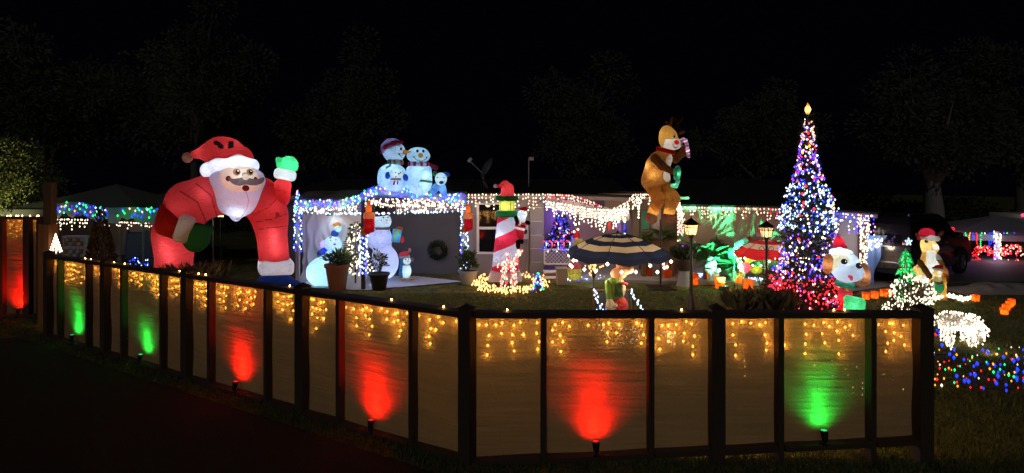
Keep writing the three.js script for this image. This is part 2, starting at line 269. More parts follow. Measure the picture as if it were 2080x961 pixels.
{ // the white floor cloth inside the carport, slightly crumpled
  const q = [at(612, 600, 12.6), at(738, 600, 12.25), at(942, 600, 13.35), at(842, 600, 14.2), at(612, 600, 14.2)], s = new THREE.PlaneGeometry(1, 1, 40, 24), p = s.attributes.position, R = rng(8);
  for (let i = 0; i < p.count; i++) { const a = p.getX(i) + 0.5, b = 0.5 - p.getY(i), f = a < 0.4 ? mix3(q[0], q[1], a / 0.4) : mix3(q[1], q[2], (a - 0.4) / 0.6), k = mix3(q[4], q[3], a), w = mix3(f, k, b); p.setXYZ(i, w[0], 0.016 + 0.014 * R(), w[2]); }
  s.computeVertexNormals(); single('floor_cloth', 'crumpled white cloth laid on the carport floor under the snowman', 'cloth', s, mat([0.62, 0.62, 0.62], 0.95));
}

// bare dark verge outside the fence
slab('verge', [[-0.45, -4.32], [-8.1, -8.4], [-40, -9.4], [-40, 8], [40, 8], [40, -3.2], [4.2, -4.25]], -0.03, 0.006, mat([0.03, 0.026, 0.022], 1, { bumpMap: rep(T.grit, 1.4), bumpScale: 0.03 }));
// ---------------------------------------------------------------- house
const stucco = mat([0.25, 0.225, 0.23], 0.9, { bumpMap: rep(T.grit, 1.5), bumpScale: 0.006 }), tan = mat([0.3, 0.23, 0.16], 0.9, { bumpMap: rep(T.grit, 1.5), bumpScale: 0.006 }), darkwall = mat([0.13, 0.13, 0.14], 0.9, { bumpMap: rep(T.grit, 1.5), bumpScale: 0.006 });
const shingle = mat([0.02, 0.019, 0.019], 0.95, { bumpMap: rep(T.grit, 0.8), bumpScale: 0.02 }), trim = mat([0.3, 0.27, 0.24], 0.7), glassDark = new THREE.MeshPhysicalMaterial({ color: col([0.006, 0.007, 0.009]), roughness: 0.04, specularIntensity: 1 });
const house = thing('house', 'low grey house with shallow dark roof strung with white icicle lights', 'house', at(1040, 552, 14.4));
function wall(u0, z0, u1, z1, y0, y1, m, thick = 0.15) { // a wall with thickness, its face from (u0,z0) to (u1,z1)
  const a = [(u0 - 1040) * z0 / F, -z0], b = [(u1 - 1040) * z1 / F, -z1], L = Math.hypot(b[0] - a[0], b[1] - a[1]), g = box(0, y0, -thick, L, y1, 0);
  return part(house, 'wall', g.rotateY(-Math.atan2(b[1] - a[1], b[0] - a[0])).translate(a[0], 0, a[1]), m);
}
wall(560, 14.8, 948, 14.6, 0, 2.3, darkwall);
{ // main wall round the window opening
  const X = (u) => (u - 1040) * 14.4 / F, Y = (v) => EYE - (v - HORIZON) * 14.4 / F;
  part(house, 'wall', [box(X(938), 0, -14.55, X(968), 2.3, -14.4), box(X(1033), 0, -14.55, X(1076), 2.3, -14.4), box(X(968), 0, -14.55, X(1033), Y(516), -14.4), box(X(968), Y(412), -14.55, X(1033), 2.3, -14.4), box(X(938), 0, -15.2, X(941), 2.3, -14.55)], stucco);
  const w = part(house, 'window', [box(X(968), Y(516), -14.47, X(971.5), Y(412), -14.38), box(X(1029.5), Y(516), -14.47, X(1033), Y(412), -14.38), box(X(971.5), Y(516), -14.47, X(1029.5), Y(512), -14.38), box(X(971.5), Y(415.5), -14.47, X(1029.5), Y(412), -14.38)], M.white);
  part(w, 'sash', [box(X(971.5), Y(466), -14.46, X(1029.5), Y(461), -14.4), box(X(971.5), Y(512), -14.46, X(973), Y(415.5), -14.41), box(X(1028), Y(512), -14.46, X(1029.5), Y(415.5), -14.41)], M.white);
  for (const [a, b] of [[415.5, 461], [466, 512]]) part(w, 'pane', box(X(973), Y(b), -14.455, X(1028), Y(a), -14.445), glassDark);
  // pillar of grey blocks with pale joints
  const c = part(house, 'pillar', box(X(1077), 0, -14.6, X(1104), 2.3, -14.31), mat([0.55, 0.55, 0.54], 0.9));
  for (let i = 0; i < 6; i++) { const y = 0.02 + i * 0.38; part(c, 'block', box(X(1077) - 0.01, y, -14.61, X(1104) + 0.01, Math.min(2.29, y + 0.355), -14.29, 0.012), mat([0.21 + 0.02 * (i % 3), 0.2 + 0.02 * (i % 3), 0.2 + 0.015 * (i % 2)], 0.9, { bumpMap: T.grit, bumpScale: 0.006 })); }
  const mb = part(house, 'meter_box', box(X(1060), Y(485), -14.4, X(1073), Y(458), -14.28, 0.02), mat([0.4, 0.41, 0.42], 0.5)); part(mb, 'dial', lathe([[0, 0.02], [0.06, 0.02], [0.07, 0]]).rotateX(Math.PI / 2).translate(X(1066), Y(470), -14.28), glassDark);
  part(house, 'conduit', tube([[X(1072), 0.1, -14.36], [X(1072), 2.2, -14.36]], 0.02, 8), trim);
}
const purple = mat([0.27, 0.22, 0.27], 0.9, { bumpMap: rep(T.grit, 1.5), bumpScale: 0.006 });
wall(1104, 15.3, 1296, 15.3, 0, 2.35, purple); wall(1104, 14.3, 1104.5, 15.3, 0, 2.3, stucco, 0.04);
{ // entry at the corner: dark door beside the porch, door with green curtain
  const z = 15.0, X = (u) => (u - 1040) * z / F, Y = (v) => EYE - (v - HORIZON) * z / F;
  part(house, 'wall', [box(X(1286), 0, -15.15, X(1298), 2.35, -15), box(X(1322), 0, -15.15, X(1376), 2.35, -15), box(X(1298), 2.05, -15.15, X(1322), 2.35, -15)], tan);
  const d = part(house, 'door', box(X(1298), 0.05, -15.1, X(1322), 2.05, -15.04), mat([0.1, 0.09, 0.08], 0.6));
  part(d, 'curtain', (() => { const g = new THREE.PlaneGeometry(X(1317) - X(1304), Y(428) - Y(466), 24, 8), p = g.attributes.position; for (let i = 0; i < p.count; i++) p.setZ(i, 0.012 * Math.sin(p.getX(i) * 110)); g.computeVertexNormals(); return g.translate(X(1310.5), Y(447), -15.02); })(), mat([0.08, 0.5, 0.3], 0.9));
  part(d, 'door_frame', [box(X(1302), Y(468), -15.04, X(1304), Y(425), -15.0), box(X(1317), Y(468), -15.04, X(1319), Y(425), -15.0), box(X(1302), Y(470), -15.04, X(1319), Y(468), -15)], trim);
  part(house, 'door', [box(X(1168), 0.05, -15.29, X(1172), 2.0, -15.2), box(X(1172), 0.05, -15.28, X(1228), 2.0, -15.25)], mat([0.3, 0.2, 0.24], 0.7));
}
wall(1376, 14.2, 1600, 13.8, 0, 1.98, tan); wall(1600, 13.8, 1757, 13.5, 0, 1.9, mat([0.3, 0.29, 0.31], 0.9));
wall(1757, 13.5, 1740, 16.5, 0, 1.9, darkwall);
{ // wooden corner board, fascia boards and roofs
  const A = [at(948, 398, 14.2), at(1108, 398, 14.2)], c = at(1752, 440, 13.45);
  part(house, 'corner_board', box(c[0] - 0.09, 0, c[2] - 0.02, c[0] + 0.05, 1.86, c[2] + 0.06), M.cedar);
  const e = (u, v, z) => at(u, v, z);
  const eaves = [[e(560, 400, 14.4), e(946, 398, 14.2)], [e(946, 398, 14.2), e(1110, 398, 14.2)], [e(1110, 398, 14.2), e(1290, 404, 14.6)], [e(1376, 421, 13.9), e(1600, 425, 13.5)], [e(1600, 425, 13.5), e(1782, 438, 13.1)]];
  for (const [a, b] of eaves) { part(house, 'fascia', bar(a, b, 0.03, 0.14), trim);
    const ra = [a[0], 2.7, -19], rb2 = [b[0] * 1.05, 2.7, -19], g = new THREE.BufferGeometry(), q = [a, b, rb2, ra].map((p, i) => [p[0], p[1] + 0.08, p[2] + (i < 2 ? 0.05 : 0)]);
    const low = q.map((p) => [p[0], p[1] - 0.05, p[2]]), F2 = [], quad = (p, r, s, t) => F2.push(...p, ...r, ...s, ...p, ...s, ...t); quad(...q); quad(...low); quad(q[0], q[1], low[1], low[0]); quad(q[1], q[2], low[2], low[1]); quad(q[3], q[0], low[0], low[3]);
    g.setAttribute('position', new THREE.Float32BufferAttribute(F2, 3)); g.computeVertexNormals(); part(house, 'roof', metricUV(g), shingle); }
  // raised gable over the entry
  const z = 14.5, X = (u) => (u - 1040) * z / F, Y = (v) => EYE - (v - HORIZON) * z / F;
  part(house, 'gable', [box(X(1232), Y(428), -14.9, X(1330), Y(397), -14.75), box(X(1215), Y(397), -15.2, X(1335), Y(393), -14.6), box(X(1205), Y(404), -14.75, X(1330), Y(401.5), -14.65)], tan);
  part(house, 'porch_roof', [box(X(1290), Y(404), -14.9, X(1385), Y(399), -13.9), box(X(1320), 0.07, -14.3, X(1334), Y(404), -14.1)], trim);
  part(house, 'cable', [tube(curve([at(946, 398, 14.1), at(985, 414, 14.15), at(1040, 424, 14.25), at(1085, 416, 14.15), at(1106, 404, 14)], 24), 0.008, 5, false), tube(curve([at(1108, 404, 13.95), at(1200, 432, 14), at(1290, 428, 14.2), at(1300, 426, 14.4)], 20), 0.008, 5, false)], M.black);
  const ant = thing('roof_antenna', 'thin pole antenna standing on the roof above the lighthouse', 'antenna', at(1074, 388, 16)); part(ant, 'pole', tube([at(1074, 392, 16), at(1074, 322, 16)], 0.022, 8), M.metal); part(ant, 'tip', box(at(1074, 0, 16)[0], at(0, 326, 16)[1], -16.05, at(1084, 0, 16)[0], at(0, 319, 16)[1], -15.95), M.metal);
  const dish = thing('satellite_dish', 'satellite dish on a tripod mast on the roof left of the lighthouse', 'satellite dish', at(980, 390, 15.5)); const D = (u, v, d = 0) => { const p = at(u, v, 15.5); p[2] += d; return p; };
  part(dish, 'mast', [tube([D(979, 350), D(982, 366), D(992, 386)], 0.028, 8), tube([D(982, 362), D(974, 388, -0.3)], 0.014, 6), tube([D(982, 362), D(984, 388, 0.3)], 0.014, 6)], M.metal);
  part(dish, 'reflector', lathe([[0, 0], [0.12, 0.01], [0.24, 0.045], [0.33, 0.09], [0.335, 0.1], [0.23, 0.06], [0.1, 0.02], [0, 0.012]], [0, 0, 0], 28).rotateZ(-2.05).rotateY(0.35).scale(1, 1, 1).translate(...D(983, 337)), M.metal);
  part(dish, 'feed_arm', [tube([D(978, 350), D(955, 328)], 0.018, 6)], M.metal); part(dish, 'feed_horn', [bar(D(951, 329), D(958, 321), 0.06, 0.09)], M.metal);
}
// ---- carport of poles and tarpaulin at the left end of the house
const PL = [(605 - 1040) * 12.9 / F, -12.9], PM = [(738 - 1040) * 12.4 / F, -12.4], PR = [(943 - 1040) * 13.5 / F, -13.5];
const carport = thing('carport', 'carport with dark tarp roof on posts beside the house, lattice under its beam', 'carport', [PM[0], 0, PM[1]]);
for (const [x, z] of [PL, PM, PR]) part(carport, 'post', box(x - 0.045, 0, z - 0.045, x + 0.045, 2.2, z + 0.045, 0.008), x === PM[0] ? M.black : trim);
const cb = (p, y) => [p[0], y, p[1]];
part(carport, 'beam', bar(cb(PL, 2.16), cb(PM, 2.16), 0.05, 0.1), M.post); part(carport, 'beam', bar(cb(PM, 2.16), cb(PR, 2.16), 0.05, 0.1), M.post);
for (const [a, b, t0, t1] of [[PL, PM, 0.06, 0.47], [PL, PM, 0.51, 0.97], [PM, PR, 0.31, 0.4], [PM, PR, 0.42, 0.7], [PM, PR, 0.72, 0.98]]) {
  const A = mix3(cb(a, 2.11), cb(b, 2.11), t0), B = mix3(cb(a, 2.11), cb(b, 2.11), t1), L = V3(A).distanceTo(V3(B)), g = [], low = (p, d) => [p[0], p[1] - d, p[2]];
  for (let d = 0; d <= 0.241; d += 0.06) g.push(bar(low(A, d), low(B, d), 0.008, 0.016, 0)); const n = Math.round(L / 0.06); for (let i = 0; i <= n; i++) { const p = mix3(A, B, i / n); g.push(bar(add3(p, [0, 0, 0.01]), add3(low(p, 0.24), [0, 0, 0.01]), 0.016, 0.008, 0)); }
  part(carport, 'lattice', g, mat([0.5, 0.42, 0.36], 0.7));
}
{ // tarp roof: sags between the beams, ridge in the middle
  const g = new THREE.PlaneGeometry(1, 1, 60, 16), p = g.attributes.position;
  for (let i = 0; i < p.count; i++) { const a = p.getX(i) + 0.5, b = 0.5 - p.getY(i), f = a < 0.4 ? mix3(cb(PL, 0), cb(PM, 0), a / 0.4) : mix3(cb(PM, 0), cb(PR, 0), (a - 0.4) / 0.6), k = [f[0], 0, -14.5], w = mix3(f, k, b), ridge = Math.sin(Math.min(1, b * 2.2) * Math.PI / 2);
    p.setXYZ(i, w[0], 2.22 + 0.2 * ridge * (0.75 + 0.25 * Math.sin(a * 3.1)) + 0.015 * Math.sin(a * 31) * ridge - (b > 0.55 ? (b - 0.55) * 0.25 : 0), w[2] + 0.06 * (1 - b)); }
  g.computeVertexNormals(); const gb = g.clone().translate(0, -0.012, 0); part(carport, 'tarp_roof', [g, gb], mat([0.16, 0.17, 0.13], 0.8, { bumpMap: T.nylon, bumpScale: 0.02 }));
}
{ // the white sheet hung inside, in folds, its foot lying out over the floor
  const a = at(614, 432, 13.3), b = at(748, 432, 13.0), g = new THREE.PlaneGeometry(1, 1, 110, 60), p = g.attributes.position, nz = noise(9, 5, 77);
  for (let i = 0; i < p.count; i++) { const s = p.getX(i) + 0.5, t = 0.5 - p.getY(i), w = mix3(a, b, s), y = 1.84 - t * 1.86, swag = Math.sin(s * 38 + 2.2 * nz(s, t) * 3) * (0.012 + 0.035 * t) + 0.1 * (nz(s * 1.0, t) - 0.5) * t;
    p.setXYZ(i, w[0], Math.max(0.03 + 0.02 * nz(s, t), y), w[2] + swag + (t > 0.8 ? (t - 0.8) * (t - 0.8) * 16 : 0)); }
  g.computeVertexNormals(); single('white_sheet', 'white bed sheet hung in folds behind the polar bear in the carport', 'sheet', g, sheer([0.7, 0.68, 0.66], 0.25));
}

// ---------------------------------------------------------------- fence along the front
const RAIL = 1.366, C0 = [-0.41, -4.66], CL = [-7.8, -8.6];
const onLeft = (u) => { const k = (u - 1040) / F, t = -(4.66 * k + 0.41) / (7.39 + 3.94 * k); return [C0[0] - 7.39 * t, C0[1] - 3.94 * t]; };
const onFront = (u) => [(u - 1040) * 4.66 / F, -4.66];
const footFront = (x) => 0.02 + 0.2 * Math.max(0, (x - C0[0]) / 4.14);
const fence = thing('fence', 'dark post and rail fence with tan shade cloth panels around the yard', 'fence', [C0[0], 0, C0[1]]);
const runs = [
  { ang: -0.489, n: [-0.47, 0.882], us: [[100, 1], [124, 0], [182, 0], [216, 1], [253, 0], [333, 0], [381, 1], [430, 0], [545, 0], [615, 1], [692, 0], [840, 0], [949, 1]], on: onLeft, foot: () => 0.03 },
  { ang: 0, n: [0, 1], us: [[949, 1], [1104, 0], [1321, 0], [1455, 1], [1582, 0], [1768, 0], [1873, 1]], on: onFront, foot: footFront },
];
// the cloth is glued shade fabric: light seeps through and a little of what lies behind shows
const shadeCloth = new THREE.MeshPhysicalMaterial({ color: col([0.36, 0.265, 0.125]), map: T.clothTone, roughness: 0.8, transmission: 0.44, thickness: 0, specularIntensity: 0.3, side: THREE.DoubleSide, bumpMap: T.cloth, bumpScale: 0.012 });
shadeCloth.map = rep(T.clothTone, 0.9, 0.9); shadeCloth.bumpMap = rep(T.cloth, 0.9, 0.9);
function upright(x, z, y0, y1, w, d, ang, r = 0.006) { return metricUV(new RoundedBoxGeometry(w, y1 - y0, d, 1, r)).rotateY(ang).translate(x, (y0 + y1) / 2, z); }
runs.forEach(({ ang, n, us, on, foot }, ri) => {
  us.forEach(([u, main], i) => {
    const [x, z] = on(u), w = main ? 0.125 : 0.052, d = main ? 0.125 : 0.1;
    if (!(ri === 1 && i === 0)) { const p = part(fence, 'post', upright(x, z, -0.02, main ? RAIL + 0.03 : RAIL - 0.055, w, d, ang), M.post);
      if (main) part(p, 'post_cap', new THREE.ConeGeometry(0.098, 0.045, 4, 1).rotateY(Math.PI / 4 + ang).translate(x, RAIL + 0.052, z), M.post); }
    if (i === us.length - 1) return;
    const [x1, z1] = on(us[i + 1][0]), L = Math.hypot(x1 - x, z1 - z), dx = [(x1 - x) / L, (z1 - z) / L], y0 = foot(x), y1 = foot(x1);
    const hw = main ? 0.063 : 0.027, hw1 = us[i + 1][1] ? 0.063 : 0.027, a = [x + dx[0] * hw, 0, z + dx[1] * hw], b = [x1 - dx[0] * hw1, 0, z1 - dx[1] * hw1];
    part(fence, 'top_rail', bar([x + dx[0] * (main ? hw : 0), RAIL - 0.027, z + dx[1] * (main ? hw : 0)], [x1 - dx[0] * (us[i + 1][1] ? hw1 : 0), RAIL - 0.027, z1 - dx[1] * (us[i + 1][1] ? hw1 : 0)], 0.135, 0.05), M.post);
    part(fence, 'bottom_rail', bar([a[0], y0 - 0.02, a[2]], [b[0], y1 - 0.02, b[2]], 0.14, 0.045), M.post);
    // cloth, a little slack, wrinkled by its bump
    const g = new THREE.PlaneGeometry(1, 1, 14, 20), p = g.attributes.position, uv = g.attributes.uv, R = rng(100 + ri * 20 + i), off = R() * 9, amp = 0.006 + 0.012 * R();
    for (let k = 0; k < p.count; k++) { const s = p.getX(k) + 0.5, t = p.getY(k) + 0.5, yb = y0 + (y1 - y0) * s, y = yb + (RAIL - 0.05 - yb) * t, ex = (s - 0.5) * (L + 0.04), m = amp * Math.sin(s * 3.1) * Math.sin(t * 9 + off + s * 2) - 0.035;
      p.setXYZ(k, (x + x1) / 2 + dx[0] * ex + n[0] * m, y, (z + z1) / 2 + dx[1] * ex + n[1] * m); uv.setXY(k, (s * L + off) * 0.9, y * 0.9 + off); }
    g.computeVertexNormals(); part(fence, 'cloth_panel', g, shadeCloth);
  });
});
// icicle lights behind the cloth, one string per run between the main posts
{
  const names = [['the far left cloth panels, by the tall post', 0, 3], ['the second fence bay from left, green beam', 3, 6], ['the third fence bay, below the arched Santa', 6, 9], ['the fourth fence bay, left of the corner', 9, 12], ['the front bay right of the corner, red beam', 0, 3], ['the last front bay at right, green beam', 3, 6]];
  names.forEach(([where, i0, i1], k) => {
    const run = runs[k < 4 ? 0 : 1], R = rng(300 + k), bulbs = {}, wires = [], A = run.on(run.us[i0][0]), B = run.on(run.us[i1][0]), inn = -0.08;
    const a = [A[0] + run.n[0] * inn, RAIL - 0.03, A[1] + run.n[1] * inn], b = [B[0] + run.n[0] * inn, RAIL - 0.03, B[1] + run.n[1] * inn];
    icicles(R, a, b, 0.075, [-0.05, 0.42], [['amber', 1]], bulbs, wires, 0.085, 0.03);
    const L = V3(a).distanceTo(V3(b)); for (let j = 0; j < L / 0.8; j++) { const p = mix3(a, b, R()); put(bulbs, 'amber', [p[0] + run.n[0] * 0.06, RAIL + 0.008, p[2] + run.n[1] * 0.06, 0.55]); }
    const lamps = []; const nl = Math.ceil(L / 0.8); for (let j = 0; j < nl; j++) { const p = mix3(a, b, (j + 0.5) / nl); lamps.push([[p[0] - run.n[0] * 0.5, RAIL - 0.45, p[2] - run.n[1] * 0.5], 'amber', 0.045]); }
    strand('icicle_lights', 'warm icicle lights behind ' + where, 'string lights', { bulbs, wires, near: true, r: 0.0125, I: 150, group: 'icicle lights along the low fence', lamps, wr: 0.0025 });
  });
}
// ground spotlights that wash the panels
const spotKinds = [['green', 124, 182, 153, 'green uplight at the far left of the low fence'], ['green', 253, 333, 292, 'green uplight on the panel left of the Santa arch'], ['red', 430, 545, 485, 'red uplight washing the panel below the arched Santa'], ['red', 692, 840, 760, 'red uplight on the panel left of the fence corner'], ['red', 1104, 1321, 1209, 'red uplight on the wide front panel, nearest the viewer'], ['green', 1582, 1768, 1668, 'green uplight on the right front panel']];
const BEAM = { red: [1, 0.006, 0.002], green: [0.015, 1, 0.1] };
function uplight(label, kind, x, z, n, y, aim, I, cone) {
  const o = thing('uplight', label, 'spotlight', [x, y, z], 'uplights along the fence'), tilt = Math.atan2(aim[0], aim[1]), lean = 0.09 * Math.sin(x * 7.3 + z * 3.1), d = [-n[0] * Math.sin(tilt) + n[1] * lean, Math.cos(tilt), -n[1] * Math.sin(tilt) - n[0] * lean], h = [x, y + 0.075, z];
  part(o, 'stake', [tube([[x, y - 0.05, z], [x, y + 0.05, z]], 0.012, 8), box(x - 0.03, y - 0.002, z - 0.03, x + 0.03, y + 0.012, z + 0.03, 0.004)], M.black);
  part(o, 'spot_housing', tube([add3(h, d.map((e) => e * -0.05)), add3(h, d.map((e) => e * -0.035)), h, add3(h, d.map((e) => e * 0.045))], [0.014, 0.025, 0.029, 0.034], 14), M.black);
  part(o, 'lamp_lens', tube([add3(h, d.map((e) => e * 0.046)), add3(h, d.map((e) => e * 0.05))], [0.026, 0.022], 14), glow(kind, 0.9));
  const e0 = add3(h, d.map((e) => e * 0.06));
  spot(o, e0, add3(h, d.map((e) => e * 1.2)), BEAM[kind], I * (1 + 0.22 * Math.sin(x * 5.1)), cone * (1 + 0.12 * Math.sin(x * 3.7 + 1)), 1, 2);                       // the long beam
  spot(o, e0, add3(e0, [-n[0], 1.1, -n[1]]), BEAM[kind], I * 0.55, 1.2, 1, 3);               // the spill round the fitting
}
for (const [kind, , , u, label] of spotKinds) { const left = u < 949, [x, z] = (left ? onLeft : onFront)(u), n = left ? runs[0].n : runs[1].n, y = left ? 0.03 : footFront(x) + 0.005; uplight(label, kind, x + n[0] * 0.05, z + n[1] * 0.05, n, y, [0.17, 1], kind === 'red' ? 9.5 : 4, 0.45); }

// ---- the taller fence beyond its left end, and the tall post
{
  const z = 9.75, t = thing('tall_fence', 'taller wooden fence at the far left with red lit panel', 'fence', at(40, 640, z)), X = (u) => (u - 1040) * z / F, Y = (v) => EYE - (v - HORIZON) * z / F, top = Y(445);
  const ps = [-40, 3, 57, 84]; for (const u of ps) part(t, 'post', upright(X(u), -z, 0, top, 0.12, 0.1, 0), M.post);
  part(t, 'top_rail', bar([X(-40), top + 0.025, -z], [X(86), top + 0.025, -z], 0.12, 0.05), M.post);
  for (let i = 0; i < 3; i++) { const a = X(ps[i]) + 0.06, b = X(ps[i + 1]) - 0.06; part(t, 'bottom_rail', bar([a, 0.05, -z], [b, 0.05, -z], 0.12, 0.05), M.post); const g = new THREE.PlaneGeometry(b - a, top - 0.08, 8, 12).translate((a + b) / 2, top / 2 + 0.03, -z - 0.035); g.computeVertexNormals(); part(t, 'cloth_panel', metricUV(g), shadeCloth); }
  const bulbs = {}, wires = [], R = rng(41); icicles(R, [X(-40), top - 0.02, -z - 0.07], [X(86), top - 0.02, -z - 0.07], 0.075, [0.04, 0.5], [['amber', 1]], bulbs, wires, 0.08); for (let j = 0; j < 14; j++) put(bulbs, 'warm', [X(-30 + 114 * R()), top + 0.06, -z + (R() - 0.5) * 0.08]);
  strand('icicle_lights', 'warm icicle lights along the taller wooden fence at far left', 'string lights', { bulbs, wires, near: true, r: 0.0135, I: 40, lamps: [[[X(30), top - 0.4, -z - 0.5], 'amber', 0.15]] });
  uplight('red uplight at the foot of the taller fence, far left', 'red', X(42), -z + 0.06, [0, 1], 0.075, [0.12, 1], 16, 0.4);
  const q = thing('tall_post', 'tall dark wooden post where the two fences meet at left', 'post', at(97, 690, 9.3)); part(q, 'shaft', box(at(86, 0, 9.3)[0], 0, -9.4, at(109, 0, 9.3)[0], at(0, 455, 9.3)[1], -9.2, 0.01), M.cedar); part(q, 'upper_post', box(at(93, 0, 9.3)[0], at(0, 455, 9.3)[1], -9.36, at(110, 0, 9.3)[0], at(0, 370, 9.3)[1], -9.24, 0.01), M.post);
}

// ---------------------------------------------------------------- inflatable figures
const RED = [0.7, 0.055, 0.06], WHITE = [0.78, 0.84, 0.9], SNOW = [0.62, 0.8, 0.92], GREEN = [0.08, 0.7, 0.28], DGREEN = [0.02, 0.16, 0.06], BLACK = [0.012, 0.012, 0.014], BROWN = [0.26, 0.1, 0.035], ORANGE = [0.85, 0.33, 0.03], NAVY = [0.02, 0.06, 0.16], BLUE = [0.05, 0.3, 0.8], GOLD = [0.72, 0.48, 0.16], PINK = [0.85, 0.45, 0.55];
const brimLine = (x) => 331 + 16 * ((x - 480) / 56) ** 2;
const strip = (pts, r) => (x, y, d) => { if (d < 0) return 9; let m = 1e9; for (let i = 0; i + 1 < pts.length; i++) { const a = pts[i], b = pts[i + 1], ex = b[0] - a[0], ey = b[1] - a[1], t = Math.max(0, Math.min(1, ((x - a[0]) * ex + (y - a[1]) * ey) / (ex * ex + ey * ey))); m = Math.min(m, Math.hypot(x - a[0] - ex * t, y - a[1] - ey * t)); } return m - r; };
const either = (...f) => (x, y, d) => Math.min(...f.map((g) => g(x, y, d)));
{ // the great arched Santa
  const I = figure('santa_arch', 'giant inflatable Santa arch waving a green mitten, standing behind the fence', 'inflatable Santa', { u: 470, v: 600, z: 11 });
  const seam = [0.3, 0.02, 0.025];
  // body: an arch of two legs joined at the shoulders
  I.shell(un(26, rc([357, 600, 0], [360, 470, 0], 36, 37), rc([360, 470, 0], [385, 415, 0], 37, 40), rc([385, 415, 0], [440, 392, -4], 40, 38), rc([440, 392, -4], [530, 402, -4], 38, 38), rc([530, 402, -4], [551, 440, 0], 36, 34), cut(rc([551, 440, 0], [563, 560, 0], 34, 33), (x, y) => y - 536)), 3.2, 'suit', RED, [
    ['seam', either(strip([[402, 378], [430, 402], [442, 442]], 1.4), strip([[372, 393], [405, 415], [420, 450]], 1.4), strip([[517, 440], [545, 428], [562, 410]], 1.4), strip([[519, 455], [552, 452], [585, 440]], 1.4), strip([[526, 470], [560, 468], [586, 464]], 1.4), strip([[338, 466], [375, 470]], 1.4)), seam],
    ['air_vent', area([[559, 438], [567, 436], [569, 446], [561, 449]]), [0.25, 0.03, 0.03]]]);
  I.shell(rb([563.5, 547, 0], [38, 15, 37], 9, 0.05), 3, 'cuff', [0.7, 0.72, 0.75]);
  I.shell(un(14, el([560, 582, 4], [40, 24, 38]), el([585, 588, 26], [34, 16, 26])), 3, 'boot', [0.02, 0.08, 0.4]);
  // left forearm lies across the arch, dark mitten
  I.shell(un(14, rc([353, 432, 8], [352, 450, 26], 25, 23), rc([352, 450, 26], [364, 459, 36], 23, 19)), 3, 'sleeve', [0.4, 0.02, 0.02], [], 0.45);
  I.shell(rb([382, 458, 50], [15, 25, 22], 8, 0.32), 2.5, 'cuff', [0.55, 0.5, 0.5], [], 0.5);
  I.shell(un(12, el([404, 475, 56], [26, 28, 17], 0.2), el([424, 462, 62], [14, 8, 9], -0.5)), 2.5, 'mitten', DGREEN, [], 0.4);
  // raised right arm
  I.shell(un(16, rc([549, 405, 0], [567, 400, 2], 27, 24), rc([567, 400, 2], [580, 376, 4], 24, 18)), 3, 'sleeve', RED, [['seam', strip([[548, 394], [570, 392], [590, 396]], 0.9), seam]]);
  I.shell(rb([583.5, 354, 4], [24, 11, 22], 8, 0.2), 2.5, 'cuff', WHITE);
  I.shell(un(9, el([593, 333, 4], [21, 19, 14], 0.25), rc([572, 340, 4], [568.5, 322, 4], 6.5, 6)), 2.2, 'mitten', GREEN);
  // head, beard and face are one skin
  I.shell(cut(un(12, el([482, 373, 16], [59, 49, 42]), el([483, 398, 20], [50, 42, 36]), rc([484, 400, 22], [479, 440, 24], 36, 9)), (x, y) => brimLine(x) + 5 - y), 2.2, 'beard', [0.58, 0.74, 0.96], [
    ['eyebrow', either(area([[461, 347], [470, 341.5], [481, 343], [480, 346], [471, 346], [463, 350]]), area([[502, 343], [506, 341.5], [514, 346], [516, 351], [511, 348], [504, 346]])), [0.3, 0.24, 0.17]],
    ['eye_glint', either(disc(483, 356.5, 1.7), disc(509, 355.5, 1.7)), [0.95, 0.95, 0.95]], ['pupil', either(disc(482, 359, 4.2, 4.8), disc(508, 358, 4, 4.8)), [0.02, 0.012, 0.01]], ['iris', either(disc(480.5, 359, 7.6, 7.4), disc(506.5, 358, 7, 7.4)), [0.3, 0.2, 0.09]],
    ['nose', disc(498, 369, 7, 6.2), [0.62, 0.56, 0.46]], ['nose_shadow', disc(497, 364.5, 7.5, 5.5), [0.36, 0.35, 0.33]],
    ['moustache', area([[462, 369], [466, 370], [474, 373], [486, 371], [494, 369], [503, 370], [514, 372], [525, 370], [532, 366], [537.5, 364.5], [537, 372], [531, 379], [520, 384], [508, 385], [498, 384], [486, 387], [476, 385], [468, 379]]), [0.13, 0.13, 0.135]],
    ['mouth', either(disc(498, 391, 7.4, 6.2), disc(464, 372, 5.2, 5.6), disc(518, 371, 4, 4)), [0.1, 0.008, 0.01]],
    ['face', either(disc(485, 366, 38, 33, 0.1), disc(502, 380, 32, 18, -0.1)), [0.82, 0.79, 0.62]],
    ['seam', strip([[498, 398], [504, 414], [501, 430], [490, 444]], 0.8), [0.3, 0.36, 0.48]]]);
  I.shell(un(10, rc([424, 347, 14], [448, 336, 30], 16, 16), rc([448, 336, 30], [482, 331, 38], 16, 15), rc([482, 331, 38], [513, 337, 26], 15, 14)), 2.5, 'hat_brim', [0.68, 0.76, 0.88]);
  const leafL = [[434, 296], [441, 294], [446, 297], [451, 302], [455, 305], [455, 312], [449, 313], [444, 310], [443, 306], [437, 304]], leafR = [[463, 296], [468, 295], [473, 293], [475, 298], [474, 303], [475, 308], [469, 311], [463, 312], [462, 307], [464, 302]];
  I.shell(cut(un(18, el([470, 322, 12], [46, 30, 34]), el([452, 306, 12], [34, 24, 28], -0.35), rc([440, 306, 10], [398, 316, 8], 21, 8)), (x, y) => y - brimLine(x) + 6), 2.2, 'hat', RED, [['berry', disc(459, 308, 4.4), [0.8, 0.08, 0.08]], ['holly_leaf', area(leafL), BLACK], ['holly_leaf', area(leafR), BLACK]]);
  I.shell(el([384, 322.5, 8], [10.5, 10.5, 10.5]), 1.8, 'pompom', [0.75, 0.6, 0.58]);
